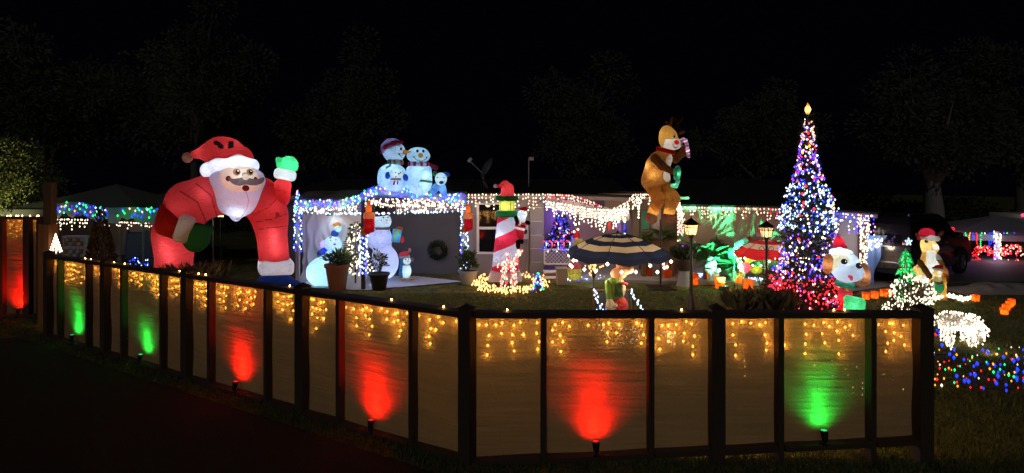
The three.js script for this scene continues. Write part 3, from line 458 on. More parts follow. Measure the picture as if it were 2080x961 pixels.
  for (const [u, v, d, i] of [[349, 478, 28, 0.13], [351, 490, 29, 0.14], [353, 503, 29, 0.14], [355, 517, 28, 0.13], [362, 510, -6, 0.35], [374, 560, 0, 0.35], [376, 420, 26, 0.14], [372, 432, 0, 0.3], [415, 396, 28, 0.16], [425, 402, 0, 0.3], [552, 424, 24, 0.14], [548, 425, 0, 0.4], [553, 466, 26, 0.13], [556, 479, 27, 0.13], [557, 492, 27, 0.13], [559, 505, 26, 0.12], [561, 518, 24, 0.1], [560, 500, -6, 0.35], [569, 396, 0, 0.45], [580, 378, 6, 0.25], [578, 354, 4, 0.3], [590, 354, 4, 0.3], [592, 333, 2, 0.4], [487, 360, 36, 0.5], [458, 388, 26, 0.5], [502, 402, 32, 0.55], [482, 424, 34, 0.4], [468, 308, 10, 0.5], [427, 346, 20, 0.2], [448, 337, 34, 0.22], [472, 332, 41, 0.24], [494, 333, 38, 0.24], [510, 337, 26, 0.16], [548, 548, 0, 0.4], [578, 548, 0, 0.4], [384, 458, 50, 0.12], [562, 580, 2, 0.08], [412, 311, 8, 0.14]]) I.lamp(u, v, d, i);
}
{ // the snow family on the carport roof
  const I = figure('snow_family', 'inflatable snow family with two snowmen and pups on the carport roof', 'inflatable snowmen', { u: 835, v: 386, z: 12.9 });
  const eyes = (a, b, r) => ['eye', either(disc(a[0], a[1], r, r * 1.25), disc(b[0], b[1], r, r * 1.25)), BLACK];
  I.shell(un(7, el([797, 366, 0], [29, 34, 24]), rb([797, 362, 0], [27, 24, 21], 15)), 1.8, 'body', SNOW, [['scarf_tail', area([[792, 325], [797, 325], [795, 338], [784, 344], [785, 339], [791, 336]]), [0.1, 0.09, 0.1]], ['seam', strip([[770, 352], [775, 342]], 0.5), [0.3, 0.4, 0.5]]]);
  I.shell(un(5, el([850, 366, 0], [27, 36, 23]), rb([851, 361, 0], [26, 26, 21], 12)), 1.8, 'body', SNOW);
  I.shell(el([801, 309.5, 6], [23, 21.5, 20]), 1.5, 'head', SNOW, [['eye', disc(815, 303, 2.3, 3), BLACK], ['cheek', disc(811.5, 313.5, 1.9), BLACK], ['smile', strip([[812, 315], [816, 319.5], [820.5, 322]], 0.55), BLACK], ['seam', strip([[804, 292], [805, 329]], 0.35), [0.35, 0.45, 0.55]]]);
  I.shell(rc([819, 310.5, 14], [834, 309.5, 20], 5, 1.6), 1.3, 'carrot_nose', ORANGE);
  I.shell(un(6, el([850, 317, 6], [24, 15, 20]), el([849, 309, 6], [19, 9, 16])), 1.5, 'head', SNOW, [eyes([847.5, 307], [859.5, 307], 2.6), ['nose', disc(854, 315.5, 5), [0.7, 0.28, 0.04]], ['cheek', either(disc(840.5, 319, 1.7), disc(866, 320, 1.7)), BLACK], ['smile', strip([[841, 320], [846, 325], [854, 327], [862, 324.5], [866, 321]], 0.55), BLACK]]);
  I.shell(rb([804, 330, 8], [16, 5, 14], 3, 0.05), 1.5, 'scarf', [0.3, 0.5, 0.4], [['scarf_stripe', either(area([[799, 324], [804, 324], [806, 334], [801, 334]]), area([[812, 325], [817, 326], [820, 336], [815, 336]])), [0.55, 0.06, 0.14]], ['scarf_stripe', either(area([[790, 325], [796, 324], [796, 335], [788, 335]])), [0.12, 0.1, 0.12]]]);
  I.shell(rb([850, 333.5, 8], [21.5, 4.6, 17], 3), 1.5, 'scarf', [0.7, 0.8, 0.85], [831, 842, 856, 868].map((u) => ['scarf_stripe', area([[u - 2.6, 326], [u + 2.6, 326], [u + 2.6, 341], [u - 2.6, 341]]), [0.55, 0.05, 0.13]]));
  I.shell(rc([870, 334, 0], [886, 340, -2], 4, 5), 1.5, 'scarf_end', [0.45, 0.04, 0.1]);
  I.shell(cut(el([796, 301, 4], [23, 19, 20], -0.3), (x, y) => (y - 304) + (x - 796) * 0.42), 1.5, 'hat', [0.66, 0.55, 0.85]);
  I.shell(un(3, rc([776, 311, 4], [785, 301, 18], 4.2), rc([785, 301, 18], [800, 293, 21], 4.2), rc([800, 293, 21], [816, 290.5, 8], 4.2)), 1.3, 'hat_band', [0.6, 0.04, 0.1]);
  I.shell(el([785, 285, 2], [5, 4.4, 5]), 1.2, 'pompom', [0.45, 0.03, 0.08]);
  // pups and children in front
  I.shell(el([806.5, 353, 33], [14, 11, 10]), 1.2, 'pup_head', [0.78, 0.88, 0.86], [['eye', either(disc(805, 349.5, 1.2, 1.5), disc(814.5, 350, 1.2, 1.5)), BLACK], ['nose', disc(811, 352, 2, 1.4), BLACK], ['mouth', area([[804, 358], [807, 355.5], [807, 358], [804, 360.5]]), BLACK]]);
  I.shell(un(3, el([806, 376, 29], [16, 13, 12])), 1.3, 'pup_body', SNOW, [['scarf_tail', either(area([[801, 366], [805, 366], [803, 374], [799, 374]]), area([[807, 366], [810, 366], [810, 373], [807, 373]])), [0.3, 0.02, 0.06]]]);
  I.shell(rb([805, 364.5, 33], [11, 2.2, 8], 1.6), 1, 'pup_scarf', [0.6, 0.35, 0.4]);
  for (const [u, v, r] of [[789.5, 357, 0.2], [824, 361, -0.3]]) I.shell(el([u, v, 33], [5.4, 7.4, 4], r), 1.1, 'ear', BLUE);
  I.shell(un(3, el([864, 358, 31], [11, 11, 9]), el([862, 376, 29], [14, 12, 12])), 1.2, 'child', [0.5, 0.66, 0.78], [['eye', either(disc(866, 357, 0.9), disc(871, 357, 0.9)), BLACK], ['smile', strip([[866, 361], [869, 362], [871, 360]], 0.4), BLACK]]);
  I.shell(rb([864, 368.5, 33], [12, 2.2, 8], 1.6, 0.1), 1, 'child_scarf', [0.35, 0.5, 0.32]);
  I.shell(el([894.5, 364, 31], [12, 13, 10]), 1.2, 'dog_head', [0.78, 0.88, 0.86], [['eye', either(disc(886.5, 359, 1.1, 1.5), disc(900, 359.5, 1.1, 1.5)), BLACK], ['nose', disc(895, 369, 4.6, 3.4), [0.03, 0.05, 0.1]]]);
  I.shell(el([906, 354.5, 29], [7, 5, 4], 0.4), 1.1, 'ear', BLUE); I.shell(el([882.5, 353, 29], [4.4, 6, 3.6], 0.3), 1.1, 'ear', [0.15, 0.42, 0.2]);
  I.shell(un(4, rc([896, 376, 14], [900, 386, 12], 8, 7), rc([898, 386, 12], [905, 397, 12], 5, 5), rc([886, 380, 14], [880, 388, 14], 8, 7)), 1.4, 'dog_body', [0.3, 0.62, 0.88]);
  for (const [u, v, d, i] of [[795, 352, 2, 0.8], [798, 374, 0, 0.5], [850, 352, 2, 0.8], [852, 374, 0, 0.4], [800, 310, 4, 0.42], [849, 316, 4, 0.4], [793, 293, 4, 0.16], [806, 353, 34, 0.16], [806, 376, 33, 0.14], [864, 358, 33, 0.26], [862, 376, 33, 0.26], [894, 363, 31, 0.16], [905, 354, 20, 0.03], [898, 381, 13, 0.1], [805, 331, 8, 0.08], [850, 334, 8, 0.14], [826, 310, 16, 0.02]]) I.lamp(u, v, d, i * 0.72, [0.64, 0.88, 1]);
}
{ // snowman in the carport
  const I = figure('snowman', 'tall inflatable snowman in black top hat inside the carport', 'inflatable snowman', { u: 778, v: 566, z: 13.2 });
  I.shell(un(12, el([781, 533, 0], [29, 35, 26]), el([772, 482, 0], [26, 26, 22]), el([752, 482, 0], [9, 17, 9], -0.2)), 2, 'body', [0.6, 0.64, 0.88], [['button', either(...[[788.5, 470], [789.5, 475], [790, 482], [790, 488]].map(([u, v]) => disc(u, v, 1.1))), BLACK], ['seam', strip([[745, 497], [772, 494], [798, 500]], 0.5), [0.35, 0.4, 0.6]]]);
  I.shell(el([777, 449.5, 4], [18, 17, 16]), 1.5, 'head', [0.66, 0.82, 0.86], [['eye', either(disc(779, 443, 1.5, 1.8), disc(788, 443, 1.5, 1.8)), BLACK], ['cheek', either(disc(774.5, 448.5, 1.8, 1), disc(791.5, 448.5, 1.3, 1)), [0.25, 0.15, 0.18]], ['nose', disc(785.5, 448, 2.4, 1.6), ORANGE], ['smile', strip([[777, 450], [781, 453.5], [786, 454], [790, 451]], 0.5), BLACK]]);
  I.shell(rb([777, 463, 4], [15, 2.6, 14], 2), 1.3, 'collar', [0.25, 0.24, 0.26]);
  I.shell(un(2, rb([774, 423, 4], [11.5, 9, 11], 3, -0.06), el([777, 436, 4], [18.5, 3, 16], -0.1)), 1.4, 'hat', BLACK, [], 0.2); I.shell(rb([776.5, 433.4, 4.6], [16, 1.4, 14.6], 1.2, -0.1), 1, 'hat_band', [0.6, 0.08, 0.08]);
  I.shell(rc([796, 470, 4], [806, 486, 8], 5, 6), 1.5, 'arm', NAVY, [], 0.4); I.shell(el([815, 486, 10], [5.5, 8, 6], -0.3), 1.3, 'mitten', RED);
  const gift = [0.1, 0.5, 0.8]; I.shell(rb([805, 478, 14], [9, 13, 8], 2, 0.15), 1.3, 'gift', gift, [['ribbon', area([[801, 464], [804, 464], [802, 492], [798, 492]]), [0.4, 0.5, 0.1]], ['ribbon', area([[808, 464], [814, 465], [811, 480], [805, 478]]), [0.25, 0.75, 0.25]]]);
  I.shell(un(2, el([810, 462.5, 14], [5, 3, 4]), el([815, 464, 14], [3, 3.6, 3])), 1, 'bow', [0.7, 0.12, 0.06]);
  for (const [u, v, d, i] of [[783, 530, 0, 0.6], [788, 552, 0, 0.45], [774, 484, 0, 0.5], [777, 449, 2, 0.34], [805, 479, 13, 0.12], [752, 486, 0, 0.05], [815, 486, 10, 0.03]]) I.lamp(u, v, d, i, [0.66, 0.78, 1]);
}
function penguin(name, label, u, v, z, k, lampI) {
  const I = figure(name, label, 'inflatable penguin', { u, v, z }), X = (a) => u + a * k, Y = (b) => v - b * k;
  I.shell(un(3 * k, el([X(0), Y(16), 0], [13.5 * k, 18 * k, 12 * k]), el([X(2), Y(37), 2], [11 * k, 12 * k, 10 * k])), 1.1 * k, 'body', [0.03, 0.12, 0.26], [
    ['eye', either(disc(X(2), Y(39), 1.3 * k, 1.8 * k), disc(X(8), Y(39.5), 1 * k, 1.6 * k)), BLACK], ['beak', disc(X(6.5), Y(35.5), 2.6 * k, 1.8 * k), ORANGE], ['face', disc(X(4.5), Y(36), 8 * k, 8 * k), [0.7, 0.84, 0.88]], ['belly', area([[X(-4), Y(27)], [X(11), Y(27)], [X(14), Y(14)], [X(11), Y(1)], [X(-3), Y(1)], [X(-5), Y(14)]]), [0.62, 0.86, 0.92]]]);
  I.shell(el([X(-13), Y(20), 2], [3.4 * k, 10 * k, 4 * k], 0.15), 1 * k, 'wing', NAVY); I.shell(el([X(15), Y(38), 2], [4 * k, 5 * k, 3 * k]), 1 * k, 'earmuff', [0.5, 0.4, 0.45]);
  I.shell(un(3 * k, el([X(-2), Y(49), 2], [10 * k, 6 * k, 8 * k], -0.15), rc([X(4), Y(52), 2], [X(9), Y(54), 2], 3 * k, 2 * k)), 1 * k, 'hat', [0.8, 0.08, 0.1]); I.shell(el([X(10), Y(58), 2], [3 * k, 4 * k, 3 * k]), 0.8 * k, 'pompom', [0.8, 0.55, 0.6]); I.shell(rb([X(0), Y(44.5), 2], [11 * k, 2.2 * k, 10 * k], 2 * k, -0.05), 1 * k, 'hat_band', [0.5, 0.75, 0.75]);
  for (const s of [-2, 14]) I.shell(el([X(s), Y(1), 9 * k], [6 * k, 2.2 * k, 6 * k]), 0.9 * k, 'foot', ORANGE, [], 0.3);
  I.lamp(X(4), Y(16), 2, lampI); I.lamp(X(3), Y(37), 2, lampI * 0.5); I.lamp(X(-2), Y(49), 2, lampI * 0.18);
}
penguin('penguin_inflatable', 'inflatable penguin in red bobble hat beside the tall snowman', 822, 566, 13.4, 1, 0.22);
{ // bear with small penguin on its head
  const I = figure('polar_bear', 'inflatable polar bear carrying a small penguin, before the white sheet', 'inflatable bear', { u: 675, v: 574, z: 12.95 });
  I.shell(un(10, el([664, 552, 0], [42, 33, 26]), el([677, 515, 2], [20, 18, 18])), 2, 'body', [0.6, 0.82, 0.95], [['seam', strip([[640, 550], [646, 544], [656, 548], [660, 562]], 0.5), [0.3, 0.45, 0.6]]]);
  I.shell(el([676, 495, 8], [18, 16.5, 15]), 1.5, 'head', [0.7, 0.85, 0.86], [['ear_patch', disc(671.5, 482.5, 2.6, 3.6, 0.4), [0.3, 0.32, 0.33]], ['eye', either(disc(672, 489, 1.3), disc(682, 488, 1.3)), BLACK], ['nose', disc(679.5, 497, 3, 1.9), [0.35, 0.08, 0.16]]]);
  I.shell(el([658, 496, 4], [8, 8.5, 6]), 1.4, 'ear', [0.75, 0.5, 0.8]); I.shell(rc([662, 506, 8], [650, 512, 10], 6.5, 5.5), 1.4, 'scarf', [0.04, 0.1, 0.7]); I.shell(el([649, 514, 10], [4, 7, 4], 0.3), 1.2, 'scarf_end', [0.4, 0.6, 0.15]);
  I.shell(un(3, el([680, 474, 8], [8, 8, 7])), 1.1, 'penguin_body', [0.03, 0.1, 0.4]); I.shell(un(2, el([686, 463, 9], [7.5, 9, 7], 0.2)), 1.1, 'penguin_head', [0.55, 0.82, 0.9], [['eye', disc(690, 462, 1), BLACK]]); I.shell(un(2, el([683.5, 455.5, 9], [8, 4.4, 7]), el([690, 457, 10], [5, 1.4, 5])), 1, 'penguin_hat', [0.85, 0.4, 0.05]);
  for (const [u, v, d, i] of [[668, 548, 0, 0.8], [640, 556, 4, 0.5], [678, 516, 0, 0.35], [677, 495, 6, 0.3], [657, 496, 4, 0.08], [655, 510, 9, 0.06], [686, 463, 8, 0.08], [683, 455.5, 8, 0.03], [680, 475, 8, 0.05]]) I.lamp(u, v, d, i, [0.6, 0.82, 1]);
}
{ // striped lighthouse with a Santa climbing it
  const I = figure('lighthouse', 'inflatable lighthouse with red and white spiral stripes and a Santa hat', 'inflatable lighthouse', { u: 1027, v: 568, z: 13.1 }), cu = (v) => 1026 + (560 - v) * 0.03;
  const tower = { f: (x, y, d) => { const R = 18.5 + (y - 436) * 0.083; return Math.max((Math.hypot(x - cu(y), d) - R) * 0.98, 436 - y, y - 560); }, b: [990, 435, -36, 1062, 561, 36] };
  const turn = (y) => (y - 436) / 57.5 * 1; // stripes rise to the right round the tower
  const stripe = (x, y, d) => { const a = Math.atan2(x - cu(y), d) / (2 * Math.PI), t = ((turn(y) + a * 1.0 + 0.62) % 1 + 1) % 1; return (Math.abs(t - 0.5) - 0.25) * 40; };
  const b3 = nets(tower, 2), [ir, iw] = divide(b3, (p) => stripe(p[0], p[1], p[2])); // the seam behind, where the angle wraps, is out of sight but closed
  part(I.o, 'red_stripe', toGeo(ir, 13.1, 1027), nylon([0.66, 0.03, 0.07])); part(I.o, 'tower', toGeo(iw, 13.1, 1027), nylon([0.66, 0.74, 0.9]));
  I.shell(un(3, rb([1026, 557, 0], [31, 9, 31], 8), rb([1026, 563, 0], [33.5, 5, 33], 4)), 2, 'foot_ring', [0.7, 0.76, 0.86]);
  const ring = (v, h, r, m) => ({ f: (x, y, d) => { const a = Math.hypot(x - 1030, d) - r + m, c = Math.abs(y - v) - h + m; return Math.hypot(Math.max(a, 0), Math.max(c, 0)) + Math.min(0, Math.max(a, c)) - m; }, b: [1030 - r, v - h, -r, 1030 + r, v + h, r] });
  I.shell(ring(434, 6.5, 23.5, 4), 1.6, 'balcony', [0.03, 0.36, 0.13], [['balcony_rim', (x, y, d) => y - 430.5, [0.4, 0.6, 0.5]]]); I.shell(ring(403, 5, 23.5, 3), 1.6, 'roof_ring', [0.03, 0.32, 0.1]);
  I.shell(ring(417, 12, 16, 2), 1.5, 'lantern', [0.72, 0.72, 0.12], [1016, 1037, 1044].map((u) => ['lantern_bar', area([[u - 0.7, 400], [u + 0.7, 400], [u + 0.7, 435], [u - 0.7, 435]]), [0.2, 0.24, 0.03]]), 0.7);
  I.shell(un(5, rc([1030.5, 396, 0], [1031, 384, 0], 14.5, 12.5), rc([1031, 384, 0], [1026, 373, 0], 11, 6), rc([1026, 375, 0], [1012, 378, 2], 7, 3.5)), 1.5, 'hat', RED, [['seam', strip([[1018, 374], [1024, 378], [1028, 390]], 0.5), [0.3, 0.02, 0.02]]]); I.shell(el([1006.5, 378, 3], [4.4, 4.4, 4.4]), 1, 'pompom', [0.8, 0.75, 0.85]);
  // the climber
  I.shell(un(4, el([1057, 458, 12], [11, 11, 8]), rc([1056, 468, 12], [1057, 480, 12], 9, 7)), 1.4, 'climber_suit', [0.6, 0.03, 0.06], [['belt_buckle', area([[1052, 456], [1057, 457], [1057, 460], [1052, 459]]), GOLD], ['belt', strip([[1044, 455], [1056, 459], [1070, 462]], 2), BLACK], ['suit_trim', strip([[1046, 463], [1056, 466], [1068, 468]], 2.2), WHITE], ['suit_trim', area([[1055, 447], [1059, 447], [1058, 457], [1055, 456]]), WHITE]]);
  I.shell(un(3, el([1061, 433, 14], [9, 8, 8]), rc([1060, 436, 14], [1061, 446, 15], 9.5, 6)), 1.3, 'climber_head', [0.72, 0.82, 0.88], [['eye', either(disc(1059, 431, 0.9), disc(1065, 432, 0.9)), BLACK], ['mouth', strip([[1058, 436], [1063, 438], [1067, 437]], 0.6), [0.4, 0.25, 0.2]]]);
  I.shell(un(3, el([1063, 424, 14], [9, 4.5, 8])), 1.2, 'climber_hat', RED); for (const [p, q] of [[[1047, 440, 14], [1051, 452, 14]], [[1069, 450, 14], [1073, 452, 14]]]) I.shell(rc(p, q, 3.6, 4), 1.2, 'climber_arm', BLACK, [], 0.2);
  for (const [p, q] of [[[1057, 484, 12], [1059, 490, 14]], [[1052, 490, 12], [1052, 500, 12]]]) I.shell(rc(p, q, 4.6, 4.6), 1.2, 'climber_boot', BLACK, [], 0.2);
  for (const [u, v, d, i] of [[1022, 480, 9, 0.42], [1027, 452, 0, 0.2], [1025, 522, 0, 0.4], [1026, 553, 0, 0.35], [1028, 418, 2, 0.4], [1030, 388, 0, 0.3], [1030, 434, 0, 0.14], [1062, 436, 13, 0.16], [1058, 462, 11, 0.1]]) I.lamp(u, v, d, i);
}
{ // reindeer high on the porch roof
  const I = figure('reindeer', 'inflatable reindeer with red nose holding candy canes, high above the porch', 'inflatable reindeer', { u: 1338, v: 450, z: 12.6 }), TAN = [0.42, 0.19, 0.04], MUZ = [0.75, 0.78, 0.8];
  I.shell(un(12, el([1332, 366, 0], [30, 27, 26]), el([1335, 340, 2], [25, 28, 22], 0.35), el([1345, 322, 4], [21, 16, 18])), 2, 'body', TAN, [['chest', either(disc(1361, 329, 8.5, 15, 0.25), disc(1354, 359, 7.5, 11, -0.2)), [0.72, 0.74, 0.74]], ['seam', either(strip([[1303, 366], [1318, 372], [1345, 370]], 0.5), strip([[1322, 324], [1326, 350], [1322, 372]], 0.5)), [0.3, 0.18, 0.05]], ['air_vent', disc(1328.5, 338.5, 1.6), BLACK]]);
  I.shell(un(8, el([1357, 282, 6], [19, 22, 17]), el([1365, 294, 10], [20, 12.5, 15]), el([1353, 268, 4], [11, 12, 12])), 1.6, 'head', [0.58, 0.33, 0.07], [['nose', disc(1373.5, 292, 5), [0.75, 0.02, 0.02]], ['eye_glint', disc(1368.5, 278, 1), WHITE], ['eye', disc(1369, 279.5, 2.4, 3.6), BLACK], ['eye_ring', disc(1369, 279.5, 3.4, 5), [0.4, 0.33, 0.2]], ['smile', strip([[1366, 295], [1367, 300], [1371, 303], [1376, 301]], 0.7), BLACK], ['muzzle', area([[1352, 285], [1366, 286], [1385, 284], [1390, 310], [1350, 312], [1346, 298]]), MUZ]]);
  I.shell(rb([1352, 307, 6], [20, 4.2, 17], 3.5, 0.27), 1.5, 'scarf', [0.6, 0.02, 0.02]);
  I.shell(un(3, rc([1356, 272, 4], [1361, 257, 4], 3.4, 3), rc([1361, 257, 4], [1365, 241, 2], 3, 2.2), rc([1361, 257, 4], [1353, 248, 2], 2.6, 1.8)), 1.2, 'antler', BROWN, [], 0.3); I.shell(un(3, rc([1372, 265, -2], [1378, 250, -4], 4.4, 4), rc([1378, 252, -4], [1386, 240, -6], 3.4, 2.4), rc([1377, 252, -4], [1370, 240, -6], 3.2, 2.2)), 1.3, 'antler', [0.06, 0.02, 0.01], [], 0.25);
  I.shell(el([1384, 270, -2], [7.5, 4, 4], -0.35), 1.2, 'ear', [0.22, 0.09, 0.04], [], 0.4);
  I.shell(un(5, rc([1330, 322, 18], [1345, 338, 26], 9.5, 8), rc([1345, 338, 26], [1366, 350, 30], 7.5, 6)), 1.5, 'arm', [0.28, 0.11, 0.035], [], 0.4); I.shell(un(5, rc([1372, 325, 2], [1386, 312, 4], 8, 7), rc([1386, 312, 4], [1389, 301, 6], 7, 5.5)), 1.5, 'arm', [0.3, 0.11, 0.035], [], 0.4);
  const cane = (pts, r, c, c2, n, d) => { const band = (x, y) => Math.sin((x * 0.35 + y) * n) * 2 - 0.5; I.shell(un(1.5, ...pts.slice(1).map((p, i) => rc([...pts[i], d], [...p, d], r))), 1, 'candy_cane', c, [['cane_stripe', (x, y) => band(x, y), c2]]); };
  cane([[1397, 319], [1394, 297], [1391, 288], [1386, 285.5], [1382, 289], [1382.5, 296]], 3.6, [0.8, 0.72, 0.9], [0.5, 0.2, 0.4], 0.9, 14); cane([[1377, 344], [1375, 342], [1370, 348], [1371, 362], [1376, 368], [1372, 378], [1365, 377]], 4, [0.1, 0.75, 0.48], [0.3, 0.85, 0.62], 0.55, 34);
  I.shell(un(5, rc([1377, 350, 32], [1376, 362, 32], 4.6, 4)), 1.2, 'mitten', [0.08, 0.6, 0.36]);
  I.shell(un(8, rc([1332, 384, 6], [1338, 402, 13], 19, 14), rc([1338, 403, 13], [1326, 433, 6], 13, 11)), 1.8, 'leg', [0.44, 0.18, 0.035]); I.shell(un(8, rc([1353, 386, 8], [1366, 403, 17], 16, 13.5), rc([1366, 404, 17], [1359, 432, 9], 13, 11.5)), 1.8, 'leg', [0.44, 0.2, 0.04]);
  I.shell(un(4, el([1322, 443, 11], [14, 11, 12], 0.35)), 1.6, 'hoof', [0.3, 0.14, 0.08], [], 0.5); I.shell(un(4, el([1359, 442, 13], [17, 9.5, 12], 0.1)), 1.6, 'hoof', [0.3, 0.14, 0.08], [], 0.5);
  for (const [u, v, d, i] of [[1318, 338, 10, 0.34], [1328, 356, 18, 0.3], [1332, 375, 4, 0.2], [1345, 322, 2, 0.14], [1350, 276, 8, 0.16], [1360, 290, 8, 0.2], [1327, 429, 10, 0.26], [1359, 429, 13, 0.26], [1338, 396, 10, 0.12], [1364, 400, 14, 0.1], [1322, 444, 11, 0.07], [1360, 443, 13, 0.08], [1396, 308, 14, 0.05], [1390, 289, 14, 0.03], [1376, 355, 33, 0.07], [1369, 375, 34, 0.05]]) I.lamp(u, v, d, i, [1, 0.93, 0.8]);
  const st = thing('steel_stand', 'thin steel stand carrying the inflatable reindeer in front of the porch', 'stand', [at(1342, 0, 12.6)[0], 0, -12.6]); part(st, 'pole', tube([[at(1342, 0, 12.6)[0], 0, -12.6], at(1342, 446, 12.6)], 0.025, 10), M.black); part(st, 'base_plate', box(at(1342, 0, 12.6)[0] - 0.3, 0, -12.9, at(1342, 0, 12.6)[0] + 0.3, 0.03, -12.3, 0.01), M.black);
}
{ // puppy in its green box
  const I = figure('puppy', 'inflatable brown eared puppy in Santa hat beside the lit tree', 'inflatable dog', { u: 1720, v: 655, z: 9.25 });
  I.shell(un(10, el([1716, 540, 0], [34, 28, 28]), el([1724, 554, 16], [29, 17, 26], -0.12), el([1740, 548, 20], [13, 12, 18])), 1.9, 'head', [0.66, 0.78, 0.9], [['eye_glint', either(disc(1718, 533, 1.6), disc(1747, 539, 1.2)), WHITE], ['eye', either(disc(1715, 534, 6.8, 5.8), disc(1744.5, 540, 6.8, 6.8)), BLACK], ['tongue', area([[1721, 562], [1729, 561], [1733, 564], [1732, 571], [1728, 572]]), [0.65, 0.06, 0.1]], ['eye_patch', area([[1685, 528], [1694, 518], [1702, 514], [1716, 514], [1722, 522], [1727, 531], [1722, 537], [1708, 540], [1698, 548], [1690, 558], [1686, 548]]), [0.72, 0.66, 0.42]], ['eye_patch', area([[1741, 526], [1750, 530], [1756, 538], [1750, 538], [1744, 532]]), [0.66, 0.6, 0.4]], ['seam', strip([[1693, 553], [1702, 546], [1716, 541], [1728, 534]], 0.5), [0.4, 0.48, 0.58]]]);
  I.shell(un(5, el([1682, 537, 14], [12, 21, 9], 0.1)), 1.6, 'ear', [0.4, 0.15, 0.05]); I.shell(un(5, el([1756, 556, 2], [12, 25, 8], -0.1), el([1748, 568, 4], [10, 11, 8])), 1.6, 'ear', [0.33, 0.13, 0.05]);
  I.shell(cut(un(5, rc([1706, 508, 0], [1704, 494, 0], 18, 11), rc([1704, 494, 0], [1702, 480, 0], 10, 4)), (x, y) => y - 504), 1.6, 'hat', [0.6, 0.02, 0.04]); I.shell(un(5, rc([1689, 512, 8], [1706, 508, 14], 5.4), rc([1706, 508, 14], [1728, 513, 8], 5.4)), 1.5, 'hat_brim', [0.66, 0.76, 0.88]); I.shell(el([1702, 477, 0], [4, 4, 4]), 1, 'pompom', [0.85, 0.75, 0.8]);
  I.shell(rb([1716, 578, 2], [21, 5, 18], 4, 0.12), 1.5, 'collar', [0.1, 0.55, 0.36]); I.shell(un(4, el([1717, 598, 0], [15, 22, 14]), el([1717, 638, 0], [18, 20, 15])), 1.7, 'body', [0.55, 0.04, 0.06], [['tag', disc(1721, 589, 3.4), [0.45, 0.35, 0.05]]]);
  for (const [u, v, d, i] of [[1716, 545, 0, 0.55], [1740, 552, 0, 0.18], [1705, 492, 0, 0.14], [1694, 511, 11, 0.1], [1706, 509, 15, 0.1], [1720, 511, 12, 0.1], [1682, 538, 14, 0.2], [1756, 556, 2, 0.2], [1717, 600, 0, 0.14], [1717, 578, 2, 0.08]]) I.lamp(u, v, d, i);
  const B = figure('gift_box', 'glowing light green inflatable gift box below the puppy', 'inflatable gift', { u: 1733, v: 645, z: 8.9 }); B.shell(un(3, rb([1735, 624, 0], [22, 20, 16], 6, 0.12), el([1722, 607, 4], [9, 5, 6])), 1.7, 'box_skin', [0.12, 0.75, 0.3], [['seam', strip([[1718, 607], [1722, 634]], 0.5), [0.05, 0.3, 0.12]]]); B.lamp(1735, 621, 0, 0.28);
}
